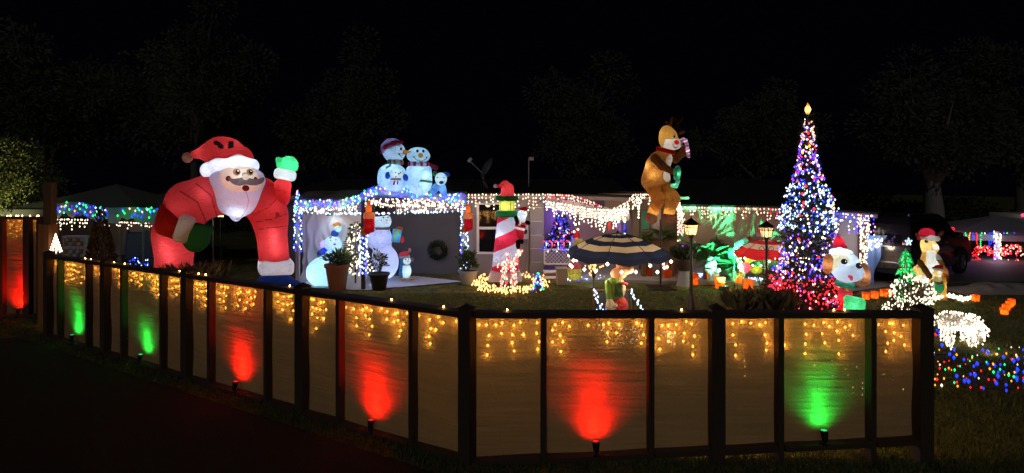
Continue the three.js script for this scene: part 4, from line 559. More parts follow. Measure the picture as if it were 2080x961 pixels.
{ // kangaroo with a joey
  const I = figure('kangaroo', 'inflatable kangaroo in Santa hat with a joey in its pouch', 'inflatable kangaroo', { u: 1890, v: 606, z: 11.5 }), YEL = [0.7, 0.55, 0.2], CH = [0.66, 0.74, 0.85];
  I.shell(un(9, el([1884, 496, 4], [15, 17, 14]), el([1896, 501, 8], [12, 9, 10], 0.25), rc([1888, 505, 4], [1888, 535, 0], 13, 19), rc([1888, 535, 0], [1882, 576, 0], 18, 23), el([1866, 566, 2], [18, 26, 17])), 1.8, 'body', YEL, [['eye_glint', disc(1883.5, 490.5, 1.2), WHITE], ['eye', disc(1882, 492, 4.2, 3.4), BLACK], ['muzzle', disc(1901, 502, 8, 5.6, 0.2), [0.72, 0.8, 0.86]], ['chest', area([[1883, 511], [1900, 509], [1906, 530], [1913, 545], [1905, 560], [1893, 562], [1884, 545], [1881, 526]]), CH], ['belly', area([[1871, 560], [1884, 562], [1890, 592], [1886, 604], [1876, 604], [1871, 588]]), CH], ['shoulder', area([[1868, 518], [1881, 512], [1881, 530], [1876, 545], [1862, 548]]), [0.48, 0.27, 0.06]], ['seam', strip([[1850, 548], [1862, 556], [1868, 575], [1866, 595]], 0.5), [0.3, 0.24, 0.08]]]);
  I.shell(un(4, rc([1869, 532, 22], [1880, 546, 28], 6.5, 6), rc([1880, 546, 28], [1888, 557, 30], 6, 6)), 1.4, 'arm', [0.2, 0.08, 0.03], [], 0.4); I.shell(rc([1904, 520, 8], [1913, 532, 18], 6, 5), 1.4, 'arm', CH, [['hand', (x, y) => 528 - y, [0.45, 0.28, 0.08]]], 0.45);
  I.shell(un(4, el([1883, 475, 4], [17, 12, 13]), rc([1876, 478, 4], [1866, 485, 4], 7, 4)), 1.5, 'hat', [0.62, 0.02, 0.06]); I.shell(un(4, rc([1874, 482, 8], [1892, 482.5, 14], 5.4), rc([1892, 482.5, 14], [1905, 484, 8], 5.2)), 1.4, 'hat_brim', [0.68, 0.8, 0.9]);
  I.shell(el([1866, 479, 0], [8, 5, 4], 0.35), 1.2, 'ear', [0.26, 0.12, 0.06], [], 0.4); I.shell(el([1911, 474, 0], [9, 4.6, 4], -0.75), 1.2, 'ear', [0.26, 0.12, 0.06], [], 0.4);
  I.shell(un(5, el([1904, 577, 22], [14, 14, 12]), el([1896, 580, 20], [8, 16, 10])), 1.4, 'pouch', [0.03, 0.34, 0.14], [['pouch_stripe', either(strip([[1888, 560], [1893, 575], [1889, 592]], 1.6)), [0.5, 0.08, 0.06]], ['pouch_stripe', strip([[1892, 558], [1898, 578], [1895, 594]], 1.4), [0.6, 0.55, 0.4]]]);
  I.shell(un(4, el([1905, 549, 26], [9, 8, 8]), el([1905, 562, 24], [8, 9, 8])), 1.2, 'joey', YEL, [['eye', either(disc(1904, 549, 1.3), disc(1911, 550, 1)), BLACK], ['joey_chest', disc(1909, 563, 4.5, 5.5), WHITE], ['joey_face', disc(1908, 553, 5, 3.2), WHITE]]); I.shell(un(3, el([1907, 538, 26], [9.5, 4.4, 8])), 1.1, 'joey_hat', [0.6, 0.02, 0.05]); I.shell(rb([1907, 542.5, 27], [10, 1.8, 8], 1.5), 1, 'joey_hat_brim', WHITE); I.shell(el([1897, 541, 24], [3.5, 2.6, 2.4]), 0.9, 'joey_ear', BROWN); I.shell(rb([1909, 569, 28], [7, 2.2, 6], 2, -0.2), 1, 'joey_scarf', [0.45, 0.06, 0.16]);
  I.shell(un(4, rb([1911, 580, -8], [12, 26, 12], 4, 0), el([1913, 606, 0], [20, 7, 16])), 1.7, 'tail', [0.6, 0.33, 0.06]); I.shell(el([1914, 556, -10], [13, 22, 10], -0.25), 1.6, 'hip', [0.35, 0.14, 0.04]); I.shell(el([1930, 604, 6], [8, 4, 8]), 1.2, 'foot', [0.12, 0.05, 0.03], [], 0.3); I.shell(rb([1888, 606, 8], [14, 6, 12], 4), 1.4, 'base', [0.4, 0.04, 0.05], [], 0.4);
  for (const [u, v, d, i] of [[1866, 568, 2, 0.36], [1884, 578, 2, 0.26], [1889, 536, 2, 0.34], [1886, 500, 4, 0.3], [1884, 475, 5, 0.1], [1892, 482.5, 12, 0.05], [1904, 580, 20, 0.1], [1905, 551, 25, 0.07], [1911, 580, -8, 0.24], [1913, 604, 2, 0.08], [1914, 553, -10, 0.12]]) I.lamp(u, v, d, i, [1, 0.95, 0.86]);
}
{ // small Santa reaching up behind the car
  const I = figure('small_santa', 'small inflatable Santa raising one red arm behind the dark car', 'inflatable Santa', { u: 1862, v: 560, z: 17 });
  I.shell(un(4, el([1864, 462, 2], [10, 9, 8]), rc([1862, 466, 3], [1859, 474, 3], 10, 5)), 1.2, 'head', [0.72, 0.84, 0.92]); I.shell(un(4, el([1866, 455, 2], [12, 8, 9])), 1.3, 'hat', [0.6, 0.02, 0.04]);
  I.shell(un(6, rc([1848, 482, 0], [1841, 468, 0], 8, 6)), 1.3, 'arm', [0.55, 0.02, 0.04]); I.shell(rb([1838, 463, 0], [6, 3.6, 6], 2.5, -0.25), 1.1, 'cuff', [0.6, 0.65, 0.65]); I.shell(el([1835, 456, 0], [6, 5, 4]), 1.1, 'mitten', [0.03, 0.1, 0.05], [], 0.3); I.shell(un(6, el([1862, 500, 0], [18, 26, 14]), rc([1862, 510, 0], [1862, 556, 0], 15, 12)), 1.8, 'suit', [0.5, 0.02, 0.04]);
  for (const [u, v, d, i] of [[1863, 464, 2, 0.2], [1866, 455, 2, 0.1], [1844, 474, 0, 0.09], [1838, 463, 0, 0.04], [1862, 505, 0, 0.1]]) I.lamp(u, v, d, i);
}
{ // unlit plush-like figure in the chair under the umbrella
  const z = 7.6, I = figure('seated_pig', 'peach coloured pig figure in green jacket and red trousers under navy umbrella', 'lawn figure', { u: 1252, v: 700, z }), skin = mat([0.78, 0.36, 0.19], 0.75, { bumpMap: rep(T.nylon, 3), bumpScale: 0.008 }), cl = (c) => mat(c, 0.8, { bumpMap: rep(T.nylon, 3), bumpScale: 0.02 });
  const S = (sdf, cell, n, m, areas = []) => { let r = nets(sdf, cell); for (const [nm, f, mm] of areas) { const [a, b] = divide(r, (p) => f(p[0], p[1] + 0.2 * p[2], p[2])); r = b; if (a.length) part(I.o, nm, toGeo(a, z, 1252), mm); } part(I.o, n, toGeo(r, z, 1252), m); };
  S(un(5, el([1256, 556, 0], [16, 12.5, 14]), rc([1262, 550, 2], [1278, 546, 4], 12, 7.5), el([1281, 545, 4], [5, 7, 6.5])), 1.2, 'head', skin, [['eye', disc(1279, 546.5, 1.1, 1.6), M.black], ['mouth', strip([[1264, 553], [1269, 558], [1276, 560]], 0.6), M.black], ['nostril', disc(1286, 543, 0.8, 1.2), mat([0.3, 0.1, 0.06])]]);
  S(un(3, rc([1253, 530, 2], [1262, 543, 4], 5, 8), el([1250, 525, 2], [4, 4, 2.5])), 1.1, 'ear', skin); S(rc([1266, 534, 2], [1273, 541, 3], 4, 6), 1.1, 'ear', skin);
  S(un(6, el([1253, 586, 0], [18, 24, 15]), el([1246, 572, 2], [13, 9, 12])), 1.3, 'jacket', cl([0.13, 0.24, 0.03]), [['shirt', area([[1262, 568], [1270, 566], [1276, 590], [1275, 606], [1266, 606], [1265, 588]]), cl([0.62, 0.42, 0.25])], ['jacket_lining', area([[1249, 578], [1262, 574], [1266, 602], [1248, 603]]), cl([0.03, 0.08, 0.02])]]);
  S(un(3, rc([1236, 575, 6], [1238, 602, 9], 7.5, 7)), 1.2, 'sleeve', cl([0.14, 0.26, 0.03])); S(un(3, el([1240, 623, 10], [10, 14, 9]), el([1248, 618, 13], [7, 5, 6]), rc([1238, 604, 9], [1239, 613, 10], 6, 7)), 1.2, 'glove', cl([0.55, 0.5, 0.33]));
  S(un(5, el([1259, 622, 0], [17, 21, 15]), rc([1254, 640, 8], [1252, 690, 14], 13, 11), rc([1266, 640, 8], [1270, 690, 14], 12, 11)), 1.4, 'trousers', cl([0.5, 0.035, 0.025])); S(un(2, el([1265, 572, 13], [4, 3.4, 3]), el([1271, 574, 12], [4, 3.4, 3])), 0.9, 'bow', cl([0.6, 0.03, 0.05])); S(el([1250, 694, 22], [14, 8, 18]), 1.5, 'shoe', cl([0.3, 0.2, 0.05])); S(el([1272, 694, 22], [12, 8, 18]), 1.5, 'shoe', cl([0.3, 0.2, 0.05]));
}

// ---------------------------------------------------------------- strings of lights on the house and carport
const run2 = (R, pts, step, drop, table, bulbs, wires, gap, jz) => { for (let i = 0; i + 1 < pts.length; i++) icicles(R, pts[i], pts[i + 1], step, drop, table, bulbs, wires, gap, jz); };
{
  const PW = [['white', 0.6], ['pinkish', 0.4]];
  let R = rng(11), b = {}, w = []; run2(R, [at(948, 394, 14.05), at(1108, 394, 14.05)], 0.1, [0.02, 0.5], PW, b, w, 0.09);
  strand('icicle_lights', 'white and pink icicle lights on the eave behind the lighthouse hat', 'string lights', { bulbs: b, wires: w, r: 0.015, I: 10, group: 'icicle lights on the house eaves', lamps: [[at(985, 420, 13.6), 'white', 0.6], [at(1075, 420, 13.6), 'white', 0.5]] });
  R = rng(12); b = {}; w = []; run2(R, [at(1106, 394, 13.9), at(1160, 396, 14), at(1200, 408, 14.1), at(1222, 420, 14.2)], 0.05, [0.02, 0.28], [['pinkish', 0.75], ['red', 0.1], ['white', 0.15]], b, w, 0.075, 0.1);
  strand('roof_edge_lights', 'pinkish lights sloping down the porch roof edge above the swag', 'string lights', { bulbs: b, wires: w, r: 0.015, I: 9, lamps: [[at(1160, 408, 13.6), 'pinkish', 0.3]] });
  R = rng(13); b = {}; w = []; run2(R, [at(1108, 408, 13.7), at(1160, 416, 13.7), at(1200, 424, 13.7), at(1240, 426, 13.7), at(1272, 424, 13.7)], 0.055, [0.12, 0.5], [['white', 1]], b, w, 0.07, 0.12); run2(R, [at(1215, 424, 13.68), at(1230, 426, 13.68)], 0.05, [0.5, 0.75], [['white', 1]], b, w, 0.08, 0.1);
  strand('icicle_lights', 'dense white icicle lights hanging over the porch opening and tree', 'string lights', { bulbs: b, wires: w, r: 0.0155, I: 11, lamps: [[at(1135, 450, 13.4), 'white', 0.7], [at(1200, 455, 13.4), 'white', 0.9], [at(1255, 450, 13.4), 'white', 0.8]] });
  R = rng(14); b = {}; w = []; run2(R, [at(1240, 428, 13.5), at(1275, 408, 13.5), at(1290, 394, 13.5), at(1325, 394, 13.5)], 0.06, [0.05, 0.42], [['white', 0.8], ['pinkish', 0.2]], b, w, 0.07, 0.14); run2(R, [at(1296, 400, 13.45), at(1300, 402, 13.45)], 0.04, [0.5, 0.65], [['white', 1]], b, w, 0.07);
  strand('icicle_lights', 'bunched white lights climbing to the roof left of the reindeer', 'string lights', { bulbs: b, wires: w, r: 0.0155, I: 11, lamps: [[at(1300, 425, 13.2), 'white', 0.7]] });
  R = rng(15); b = {}; w = []; run2(R, [at(1372, 400, 13.5), at(1386, 424, 13.5)], 0.02, [0.1, 0.45], PW, b, w, 0.07, 0.14); run2(R, [at(1376, 432, 13.5), at(1390, 432, 13.5)], 0.03, [0.4, 0.62], [['pinkish', 1]], b, w, 0.07, 0.1); for (const [v, k] of [[470, 'cool'], [478, 'green'], [489, 'pinkish'], [500, 'purple'], [488, 'green'], [508, 'pinkish'], [520, 'red'], [531, 'purple']]) put(b, k, at(1374 + R() * 16, v, 13.5));
  strand('icicle_lights', 'clump of pink and white lights right of the reindeer legs', 'string lights', { bulbs: b, wires: w, r: 0.0155, I: 10, lamps: [[at(1382, 430, 13.2), 'white', 0.4]] });
  R = rng(16); b = {}; w = []; run2(R, [at(1388, 420, 13.6), at(1500, 422, 13.45), at(1606, 425, 13.3)], 0.075, [0.02, 0.3], [['pinkish', 0.7], ['white', 0.22], ['red', 0.08]], b, w, 0.08, 0.05);
  strand('icicle_lights', 'pinkish icicle lights along the eave above the green lit wall', 'string lights', { bulbs: b, wires: w, r: 0.0145, I: 10, group: 'icicle lights on the house eaves', lamps: [[at(1430, 440, 13.1), 'pinkish', 0.35], [at(1540, 440, 13), 'pinkish', 0.35]] });
  R = rng(17); b = {}; w = []; run2(R, [at(1672, 430, 13), at(1778, 438, 12.9)], 0.05, [0.1, 0.62], [['blue', 0.4], ['cool', 0.25], ['pinkish', 0.25], ['purple', 0.1]], b, w, 0.09, 0.06);
  strand('icicle_lights', 'blue and white icicle lights on the right end of the eave', 'string lights', { bulbs: b, wires: w, r: 0.0155, I: 11, lamps: [[at(1725, 465, 12.6), 'blue', 0.7]] });
  R = rng(18); b = {}; w = []; const col2 = []; for (let i = 0; i < 230; i++) { const a = R() * 6.28, v = 440 + 106 * R(), p = at(1756, v, 13.25); put(b, 'white', [p[0] + 0.09 * Math.cos(a), p[1], p[2] + 0.09 * Math.sin(a)]); } for (let i = 0; i < 60; i++) { const p = at(1756, 440 + i * 1.8, 13.25); col2.push([p[0] + 0.085 * Math.cos(i * 0.8), p[1], p[2] + 0.085 * Math.sin(i * 0.8)]); } w.push(col2);
  strand('wrapped_lights', 'warm lights wrapped round the post at the right house corner', 'string lights', { bulbs: b, wires: w, r: 0.0145, I: 10, lamps: [[at(1756, 490, 12.9), 'white', 0.5]] });
  const pk = thing('corner_post', 'post wrapped in warm lights at the right house corner', 'post', [at(1756, 0, 13.25)[0], 0, -13.25]); part(pk, 'shaft', lathe([[0.07, 0], [0.07, 1.8]], [at(1756, 0, 13.25)[0], 0, -13.25], 14), M.cedar);
  // garland swung from the corner post towards the car
  R = rng(19); b = {}; w = []; const sw = curve([at(1762, 500, 13), at(1785, 490, 13.2), at(1805, 478, 13.6), at(1835, 474, 14.2)], 24); for (let i = 0; i < 300; i++) { const t = R() * 24, k = Math.min(23, t | 0), p = mix3(sw[k], sw[k + 1], t - k), d = dir(R), q = 0.13 - 0.003 * t; put(b, 'white', add3(p, d.map((x) => x * q))); } w.push(sw);
  strand('light_garland', 'thick garland of warm lights swung from the corner post towards the car', 'string lights', { bulbs: b, wires: w, r: 0.0145, I: 9, lamps: [[at(1790, 500, 12.9), 'white', 0.3]] });
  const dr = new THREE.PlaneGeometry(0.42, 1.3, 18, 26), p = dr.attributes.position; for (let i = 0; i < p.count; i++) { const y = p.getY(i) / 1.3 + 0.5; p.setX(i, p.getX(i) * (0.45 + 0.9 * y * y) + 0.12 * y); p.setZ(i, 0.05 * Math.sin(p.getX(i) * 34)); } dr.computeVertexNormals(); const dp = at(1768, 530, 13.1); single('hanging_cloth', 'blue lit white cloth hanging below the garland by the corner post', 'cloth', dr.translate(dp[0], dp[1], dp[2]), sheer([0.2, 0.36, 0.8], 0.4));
  // carport: coloured lights in tulle along the beam, white lights in the lattice
  const tulle = new THREE.MeshPhysicalMaterial({ color: col([0.55, 0.6, 0.7]), roughness: 0.8, transmission: 0.75, thickness: 0, specularIntensity: 0.1, side: THREE.DoubleSide });
  const ribbon = (pts, h, seed) => { const n = 90, q = curve(pts, n), g = new THREE.PlaneGeometry(1, 1, n, 6), P = g.attributes.position, nz = noise(40, 5, seed); for (let i = 0; i < P.count; i++) { const k = i % (n + 1), j = Math.floor(i / (n + 1)), s = j / 6 - 0.5; P.setXYZ(i, q[k][0], q[k][1] - s * h * (0.7 + 0.6 * nz(k / n, 0.3)), q[k][2] + 0.08 * (nz(k / n, j / 6) - 0.5) + 0.05 * Math.cos(s * 6)); } g.computeVertexNormals(); return g; };
  const MULTI = [['blue', 0.5], ['cool', 0.16], ['green', 0.13], ['pinkish', 0.13], ['purple', 0.08]];
  const gar = (pts, seed, n, label, h, lamps, table = MULTI, jig = 0.11) => { const R = rng(seed), b = {}, q = curve(pts, 60), w = [q]; for (let i = 0; i < n; i++) { const t = R() * 60, k = Math.min(59, t | 0), c = mix3(q[k], q[k + 1], t - k); put(b, pick(R, table), [c[0] + (R() - 0.5) * 0.05, c[1] + (R() - 0.5) * 2 * jig, c[2] + (R() - 0.3) * 0.1]); } const o = strand('tulle_garland', label, 'garland', { bulbs: b, wires: w, r: 0.0155, I: 11, lamps }); part(o, 'tulle', ribbon(pts, h, seed), tulle); return o; };
  single('tulle_swag', 'white tulle swag under the dense lights over the porch opening', 'cloth', ribbon([at(1110, 412, 13.85), at(1160, 420, 13.85), at(1200, 431, 13.85), at(1240, 436, 13.85), at(1278, 436, 13.85)], 0.34, 29), sheer([0.7, 0.68, 0.6], 0.5));
  gar([at(606, 414, 12.8), at(660, 415, 12.55), at(715, 409, 12.35), at(738, 398, 12.3)], 21, 110, 'blue lit tulle garland on the left beam of the carport', 0.2, [[at(640, 418, 12.3), 'blue', 0.4], [at(710, 410, 12.1), 'blue', 0.4]]);
  gar([at(738, 398, 12.3), at(765, 388, 12.5), at(850, 396, 12.85), at(905, 402, 13.1), at(945, 402, 13.35)], 22, 230, 'blue and green tulle garland along the carport front below the snow family', 0.26, [[at(770, 398, 12.2), 'blue', 0.5], [at(840, 403, 12.5), 'blue', 0.5], [at(915, 405, 12.9), 'blue', 0.5]]);
  gar([at(605, 392, 12.8), at(603, 410, 12.75), at(600, 428, 12.8)], 23, 60, 'cone shaped clump of blue lights at the left carport corner', 0.2, [[at(598, 415, 12.5), 'blue', 0.3]], [['blue', 0.4], ['cool', 0.4], ['green', 0.1], ['pinkish', 0.1]], 0.06);
  R = rng(24); b = {}; w = [];
  const LAT = (a, c, dens, y0, y1, tb) => { const L = V3(a).distanceTo(V3(c)); for (let i = 0; i < L * dens; i++) { const q = mix3(a, c, R()); put(b, pick(R, tb), [q[0], q[1] - y0 - (y1 - y0) * R(), q[2] + 0.03]); } w.push([add3(a, [0, -y1, 0.03]), add3(c, [0, -y1, 0.03])]); };
  LAT(cb(PL, 2.11), cb(PM, 2.11), 60, 0, 0.24, [['white', 0.75], ['cool', 0.25]]); LAT(cb(PL, 1.86), cb(PM, 1.86), 22, 0, 0.04, [['cool', 1]]);
  LAT(cb(PM, 2.2), cb(PR, 2.2), 80, 0, 0.2, [['white', 0.8], ['pinkish', 0.2]]); LAT(mix3(cb(PM, 2.05), cb(PR, 2.05), 0.32), cb(PR, 2.05), 48, 0, 0.18, [['white', 1]]); LAT(cb(PM, 1.86), cb(PR, 1.86), 20, 0, 0.04, [['cool', 1]]);
  strand('lattice_lights', 'white lights woven through the lattice under the carport beam', 'string lights', { bulbs: b, wires: w, r: 0.014, I: 9.5, lamps: [[at(670, 445, 12.2), 'white', 0.7], [at(790, 445, 12.3), 'white', 0.6], [at(880, 450, 12.6), 'white', 0.6]] });
  for (const [pp, v0, v1, n, label, z] of [[PL, 430, 512, 46, 'cool lights wound down the left carport post', 12.85], [PM, 470, 560, 95, 'cool lights wound down the dark middle carport post', 12.33], [PR, 418, 560, 90, 'cool lights wound down the right carport post', 13.42]]) {
    R = rng(25 + n); b = {}; const sp = []; for (let i = 0; i <= n; i++) { const t = i / n, a = i * 1.9, y = at(0, v0 + (v1 - v0) * t, z)[1], q = [pp[0] + 0.09 * Math.cos(a) + 0.03 * (R() - 0.5), y + 0.03 * (R() - 0.5), pp[1] + 0.09 * Math.sin(a)]; put(b, pick(R, [['cool', 0.7], ['blue', 0.2], ['purple', 0.1]]), q); sp.push(q); }
    strand('wrapped_lights', label, 'string lights', { bulbs: b, wires: [sp], r: 0.0165, I: 11, lamps: [[[pp[0], at(0, (v0 + v1) / 2, z)[1], pp[1] + 0.3], 'cool', 0.2]] });
  }
}
// ---- hanging blow-mould stockings with a candle
for (const [u, v, z, label] of [[746, 445, 12.25, 'glowing red stocking lantern with orange candle on the middle carport post'], [948, 445, 13.3, 'glowing red stocking lantern with candle on the right carport post']]) {
  const k = u < 800 ? 1 : 0.85, I = figure('stocking_lantern', label, 'lantern', { u, v: v + 28, z }); const X = (a) => u + a * k, Y = (b) => v + b * k;
  I.shell(un(4, rb([X(4), Y(12), 4], [11 * k, 15 * k, 7 * k], 5), rc([X(-2), Y(24), 4], [X(-9), Y(27), 5], 8 * k, 6 * k)), 1.2, 'stocking', [0.5, 0.015, 0.03], [['toe', disc(X(-11), Y(27), 7 * k), [0.4, 0.2, 0.03]]], 0.55); I.shell(rb([X(4), Y(-7), 4], [12 * k, 7 * k, 8 * k], 4), 1.2, 'stocking_cuff', [0.8, 0.42, 0.2], [], 0.6); I.shell(un(3, rb([X(3), Y(-20), 4], [6 * k, 9 * k, 6 * k], 3), el([X(3), Y(-31), 4], [4 * k, 6 * k, 4 * k])), 1.1, 'candle', [0.85, 0.28, 0.05]);
  I.lamp(X(4), Y(-2), 4, 0.13 * k, [1, 0.8, 0.55]); I.lamp(X(3), Y(-20), 4, 0.05 * k, [1, 0.7, 0.4]); I.lamp(X(4), Y(15), 4, 0.05 * k, [1, 0.8, 0.6]);
}
// ---------------------------------------------------------------- plants
const leafMat = (c, t = 0.3) => sheer(c, t, { roughness: 0.85, specularIntensity: 0.3 });
function pot(o, name, x, z, r0, r1, h, m) { part(o, name, lathe([[0, 0.002], [r0, 0], [r1 * 0.97, h * 0.88], [r1 * 1.07, h * 0.88], [r1 * 1.08, h], [r1 * 0.96, h], [r1 * 0.93, h * 0.9], [0, h * 0.9]], [x, 0, z], 28), m); part(o, 'soil', new THREE.CircleGeometry(r1 * 0.93, 20).rotateX(-Math.PI / 2).translate(x, h * 0.91, z), mat([0.03, 0.022, 0.015], 1)); }
function frond(R, p, yaw, pitch, len, n, wl, droop, list, ribs) { // a feather leaf
  const pts = []; for (let i = 0; i <= 10; i++) { const t = i / 10, a = pitch - droop * t * t, r = len * t; pts.push([p[0] + Math.cos(yaw) * Math.cos(pitch - droop * t * 0.6) * r, p[1] + Math.sin(pitch) * r - droop * 0.4 * r * t, p[2] + Math.sin(yaw) * Math.cos(pitch - droop * t * 0.6) * r]); }
  ribs.push(tube(pts, pts.map((_, i) => 0.012 * (1.1 - i / 10)), 4, false));
  for (let i = 0; i < n; i++) { const t = 0.12 + 0.88 * i / n, k = Math.min(9, (t * 10) | 0), q = mix3(pts[k], pts[k + 1], t * 10 - k), d = [pts[k + 1][0] - pts[k][0], pts[k + 1][1] - pts[k][1], pts[k + 1][2] - pts[k][2]], L = Math.hypot(...d), side = [-Math.sin(yaw), 0, Math.cos(yaw)];
    for (const s of [-1, 1]) list.push([q, [d[0] / L * 0.7 + side[0] * s * 0.8, d[1] / L * 0.7 + 0.25, d[2] / L * 0.7 + side[2] * s * 0.8], wl * Math.sin(Math.PI * Math.min(1, 0.25 + 0.8 * t)) * (0.85 + 0.3 * R()), wl * 0.13, R() - 0.5]); }
}
function bush(R, c, r, n, L, w, up = 0.2) { const l = []; for (let i = 0; i < n; i++) { const d = dir(R), q = Math.cbrt(R()) * (0.75 + 0.35 * Math.sin(d[0] * 5 + d[1] * 4)); l.push([[c[0] + d[0] * r[0] * q, c[1] + d[1] * r[1] * q, c[2] + d[2] * r[2] * q], [d[0] + (R() - 0.5), d[1] + up + (R() - 0.5), d[2] + (R() - 0.5)], L * (0.6 + 0.8 * R()), w * (0.7 + 0.6 * R()), R() * 6]); } return l; }
const stems = (R, c, n, r, h) => Array.from({ length: n }, () => { const a = R() * 6.28, q = r * Math.sqrt(R()); return tube([c, [c[0] + q * Math.cos(a) * 0.5, c[1] + h * 0.5, c[2] + q * Math.sin(a) * 0.5], [c[0] + q * Math.cos(a), c[1] + h, c[2] + q * Math.sin(a)]], [0.012, 0.009, 0.004], 5, false); });
{ // the big terracotta pot
  const R = rng(51), [x, , z] = onGround(685, 590), o = thing('potted_palm', 'leafy plant in large brown terracotta pot in front of the carport', 'potted plant', [x, 0, z]); pot(o, 'pot', x, z, 0.19, 0.28, 0.64, mat([0.2, 0.085, 0.04], 0.85, { bumpMap: T.grit, bumpScale: 0.004 }));
  const l = [], rib = []; for (let i = 0; i < 26; i++) frond(R, [x, 0.6, z], R() * 6.28, 0.35 + 0.8 * R(), 0.45 + 0.25 * R(), 12, 0.13, 0.6, l, rib); part(o, 'stem', rib, M.leaf); part(o, 'foliage', leaves(l), leafMat([0.05, 0.08, 0.02])); part(o, 'foliage', leaves(bush(R, [x + 0.1, 0.78, z], [0.3, 0.18, 0.3], 260, 0.14, 0.04, 0.6)), leafMat([0.04, 0.065, 0.02]));
}
{ const R = rng(52), [x, , z] = onGround(770, 588), o = thing('flowering_plant', 'white flowered plant in black pot in front of the snowman', 'potted plant', [x, 0, z]); pot(o, 'pot', x, z, 0.16, 0.24, 0.4, M.black); part(o, 'stem', stems(R, [x, 0.36, z], 14, 0.2, 0.45), M.leaf); part(o, 'foliage', leaves(bush(R, [x, 0.72, z], [0.22, 0.24, 0.2], 170, 0.09, 0.05)), leafMat([0.03, 0.05, 0.025])); part(o, 'flowers', leaves(bush(R, [x, 0.74, z + 0.03], [0.23, 0.25, 0.22], 150, 0.055, 0.05)), leafMat([0.75, 0.78, 0.75], 0.5)); }
{ const R = rng(53), [x, , z] = onGround(951, 577), o = thing('potted_shrub', 'round green shrub in pale grey pot by the right carport post', 'potted plant', [x, 0, z]); pot(o, 'pot', x, z, 0.17, 0.25, 0.36, mat([0.34, 0.35, 0.36], 0.8, { bumpMap: T.grit, bumpScale: 0.003 })); part(o, 'stem', stems(R, [x, 0.33, z], 12, 0.18, 0.4), M.leaf); part(o, 'foliage', leaves(bush(R, [x, 0.64, z], [0.24, 0.28, 0.22], 520, 0.1, 0.055, 0.5)), leafMat([0.06, 0.11, 0.035])); }
{ // small fir with white lights behind the middle post
  const R = rng(54), [x, , z] = at(722, 0, 12.75), o = thing('lit_fir', 'small dark fir on a stand behind the middle carport post', 'small tree', [x, 0, z]); part(o, 'stand', [tube([[x, 0, z], [x, 0.5, z]], 0.02, 8), bar([x - 0.22, 0.02, z], [x + 0.22, 0.02, z], 0.03, 0.03), bar([x, 0.02, z - 0.22], [x, 0.02, z + 0.22], 0.03, 0.03)], M.black);
  const l = [], b = {}, w = []; for (let i = 0; i < 900; i++) { const t = Math.pow(R(), 0.7), a = R() * 6.28, r = (0.42 * t + 0.02) * Math.sqrt(R()), y = 1.62 - 1.25 * t; l.push([[x + r * Math.cos(a), y, z + r * Math.sin(a)], [Math.cos(a), 0.3 - R() * 0.5, Math.sin(a)], 0.13, 0.035, R() * 6]); if (i % 7 === 0) put(b, 'white', [x + (r + 0.04) * Math.cos(a), y, z + (r + 0.04) * Math.sin(a)]); }
  part(o, 'trunk', tube([[x, 0.4, z], [x, 1.6, z]], [0.02, 0.005], 6), M.bark); part(o, 'foliage', leaves(l), leafMat([0.03, 0.055, 0.02])); const hx = []; for (let i = 0; i < 100; i++) { const t = i / 99, a = i * 0.5; hx.push([x + 0.44 * t * Math.cos(a), 1.62 - 1.25 * t, z + 0.44 * t * Math.sin(a)]); }
  strand('fir_lights', 'warm white lights on the small fir behind the middle post', 'string lights', { bulbs: b, wires: [hx], r: 0.0165, I: 10, lamps: [[[x, 1.0, z + 0.5], 'white', 0.3]] });
}
{ const [x, , z] = at(889, 0, 14.55), o = thing('wreath', 'dark unlit wreath hanging on the rear wall inside the carport', 'wreath', [x, at(0, 508, 14.5)[1], -14.48]), R = rng(55), c = at(889, 508, 14.5), l = []; part(o, 'ring', new THREE.TorusGeometry(0.2, 0.05, 8, 28).translate(c[0], c[1], -14.5), M.darkleaf); for (let i = 0; i < 500; i++) { const a = R() * 6.28, d = dir(R); l.push([[c[0] + 0.2 * Math.cos(a) + d[0] * 0.05, c[1] + 0.2 * Math.sin(a) + d[1] * 0.05, -14.48 + Math.abs(d[2]) * 0.06], [d[0] + Math.cos(a + 1.5), d[1] + Math.sin(a + 1.5), Math.abs(d[2])], 0.09, 0.02, R() * 6]); } part(o, 'needles', leaves(l), mat([0.01, 0.016, 0.01], 0.8)); }
{ // cool floodlight on the carport floor, behind the big pot
  const g = at(668, 433, 12.82), o = thing('floodlight', 'small cool white floodlight clipped under the left carport beam', 'floodlight', g), h = [g[0], g[1] - 0.02, g[2]]; part(o, 'spot_housing', [box(h[0] - 0.06, h[1] - 0.04, h[2] - 0.03, h[0] + 0.06, h[1] + 0.04, h[2] + 0.02, 0.01), box(h[0] - 0.01, h[1] + 0.04, h[2] - 0.01, h[0] + 0.01, h[1] + 0.2, h[2] + 0.01)], M.black); part(o, 'lamp_lens', box(h[0] - 0.05, h[1] - 0.035, h[2] - 0.036, h[0] + 0.05, h[1] + 0.035, h[2] - 0.031), glow('cool', 2)); spot(o, add3(h, [0, -0.02, -0.06]), add3(h, [0.05, -1.1, -0.42]), [0.62, 0.8, 1], 0.9, 1.3, 0.9, 3); }
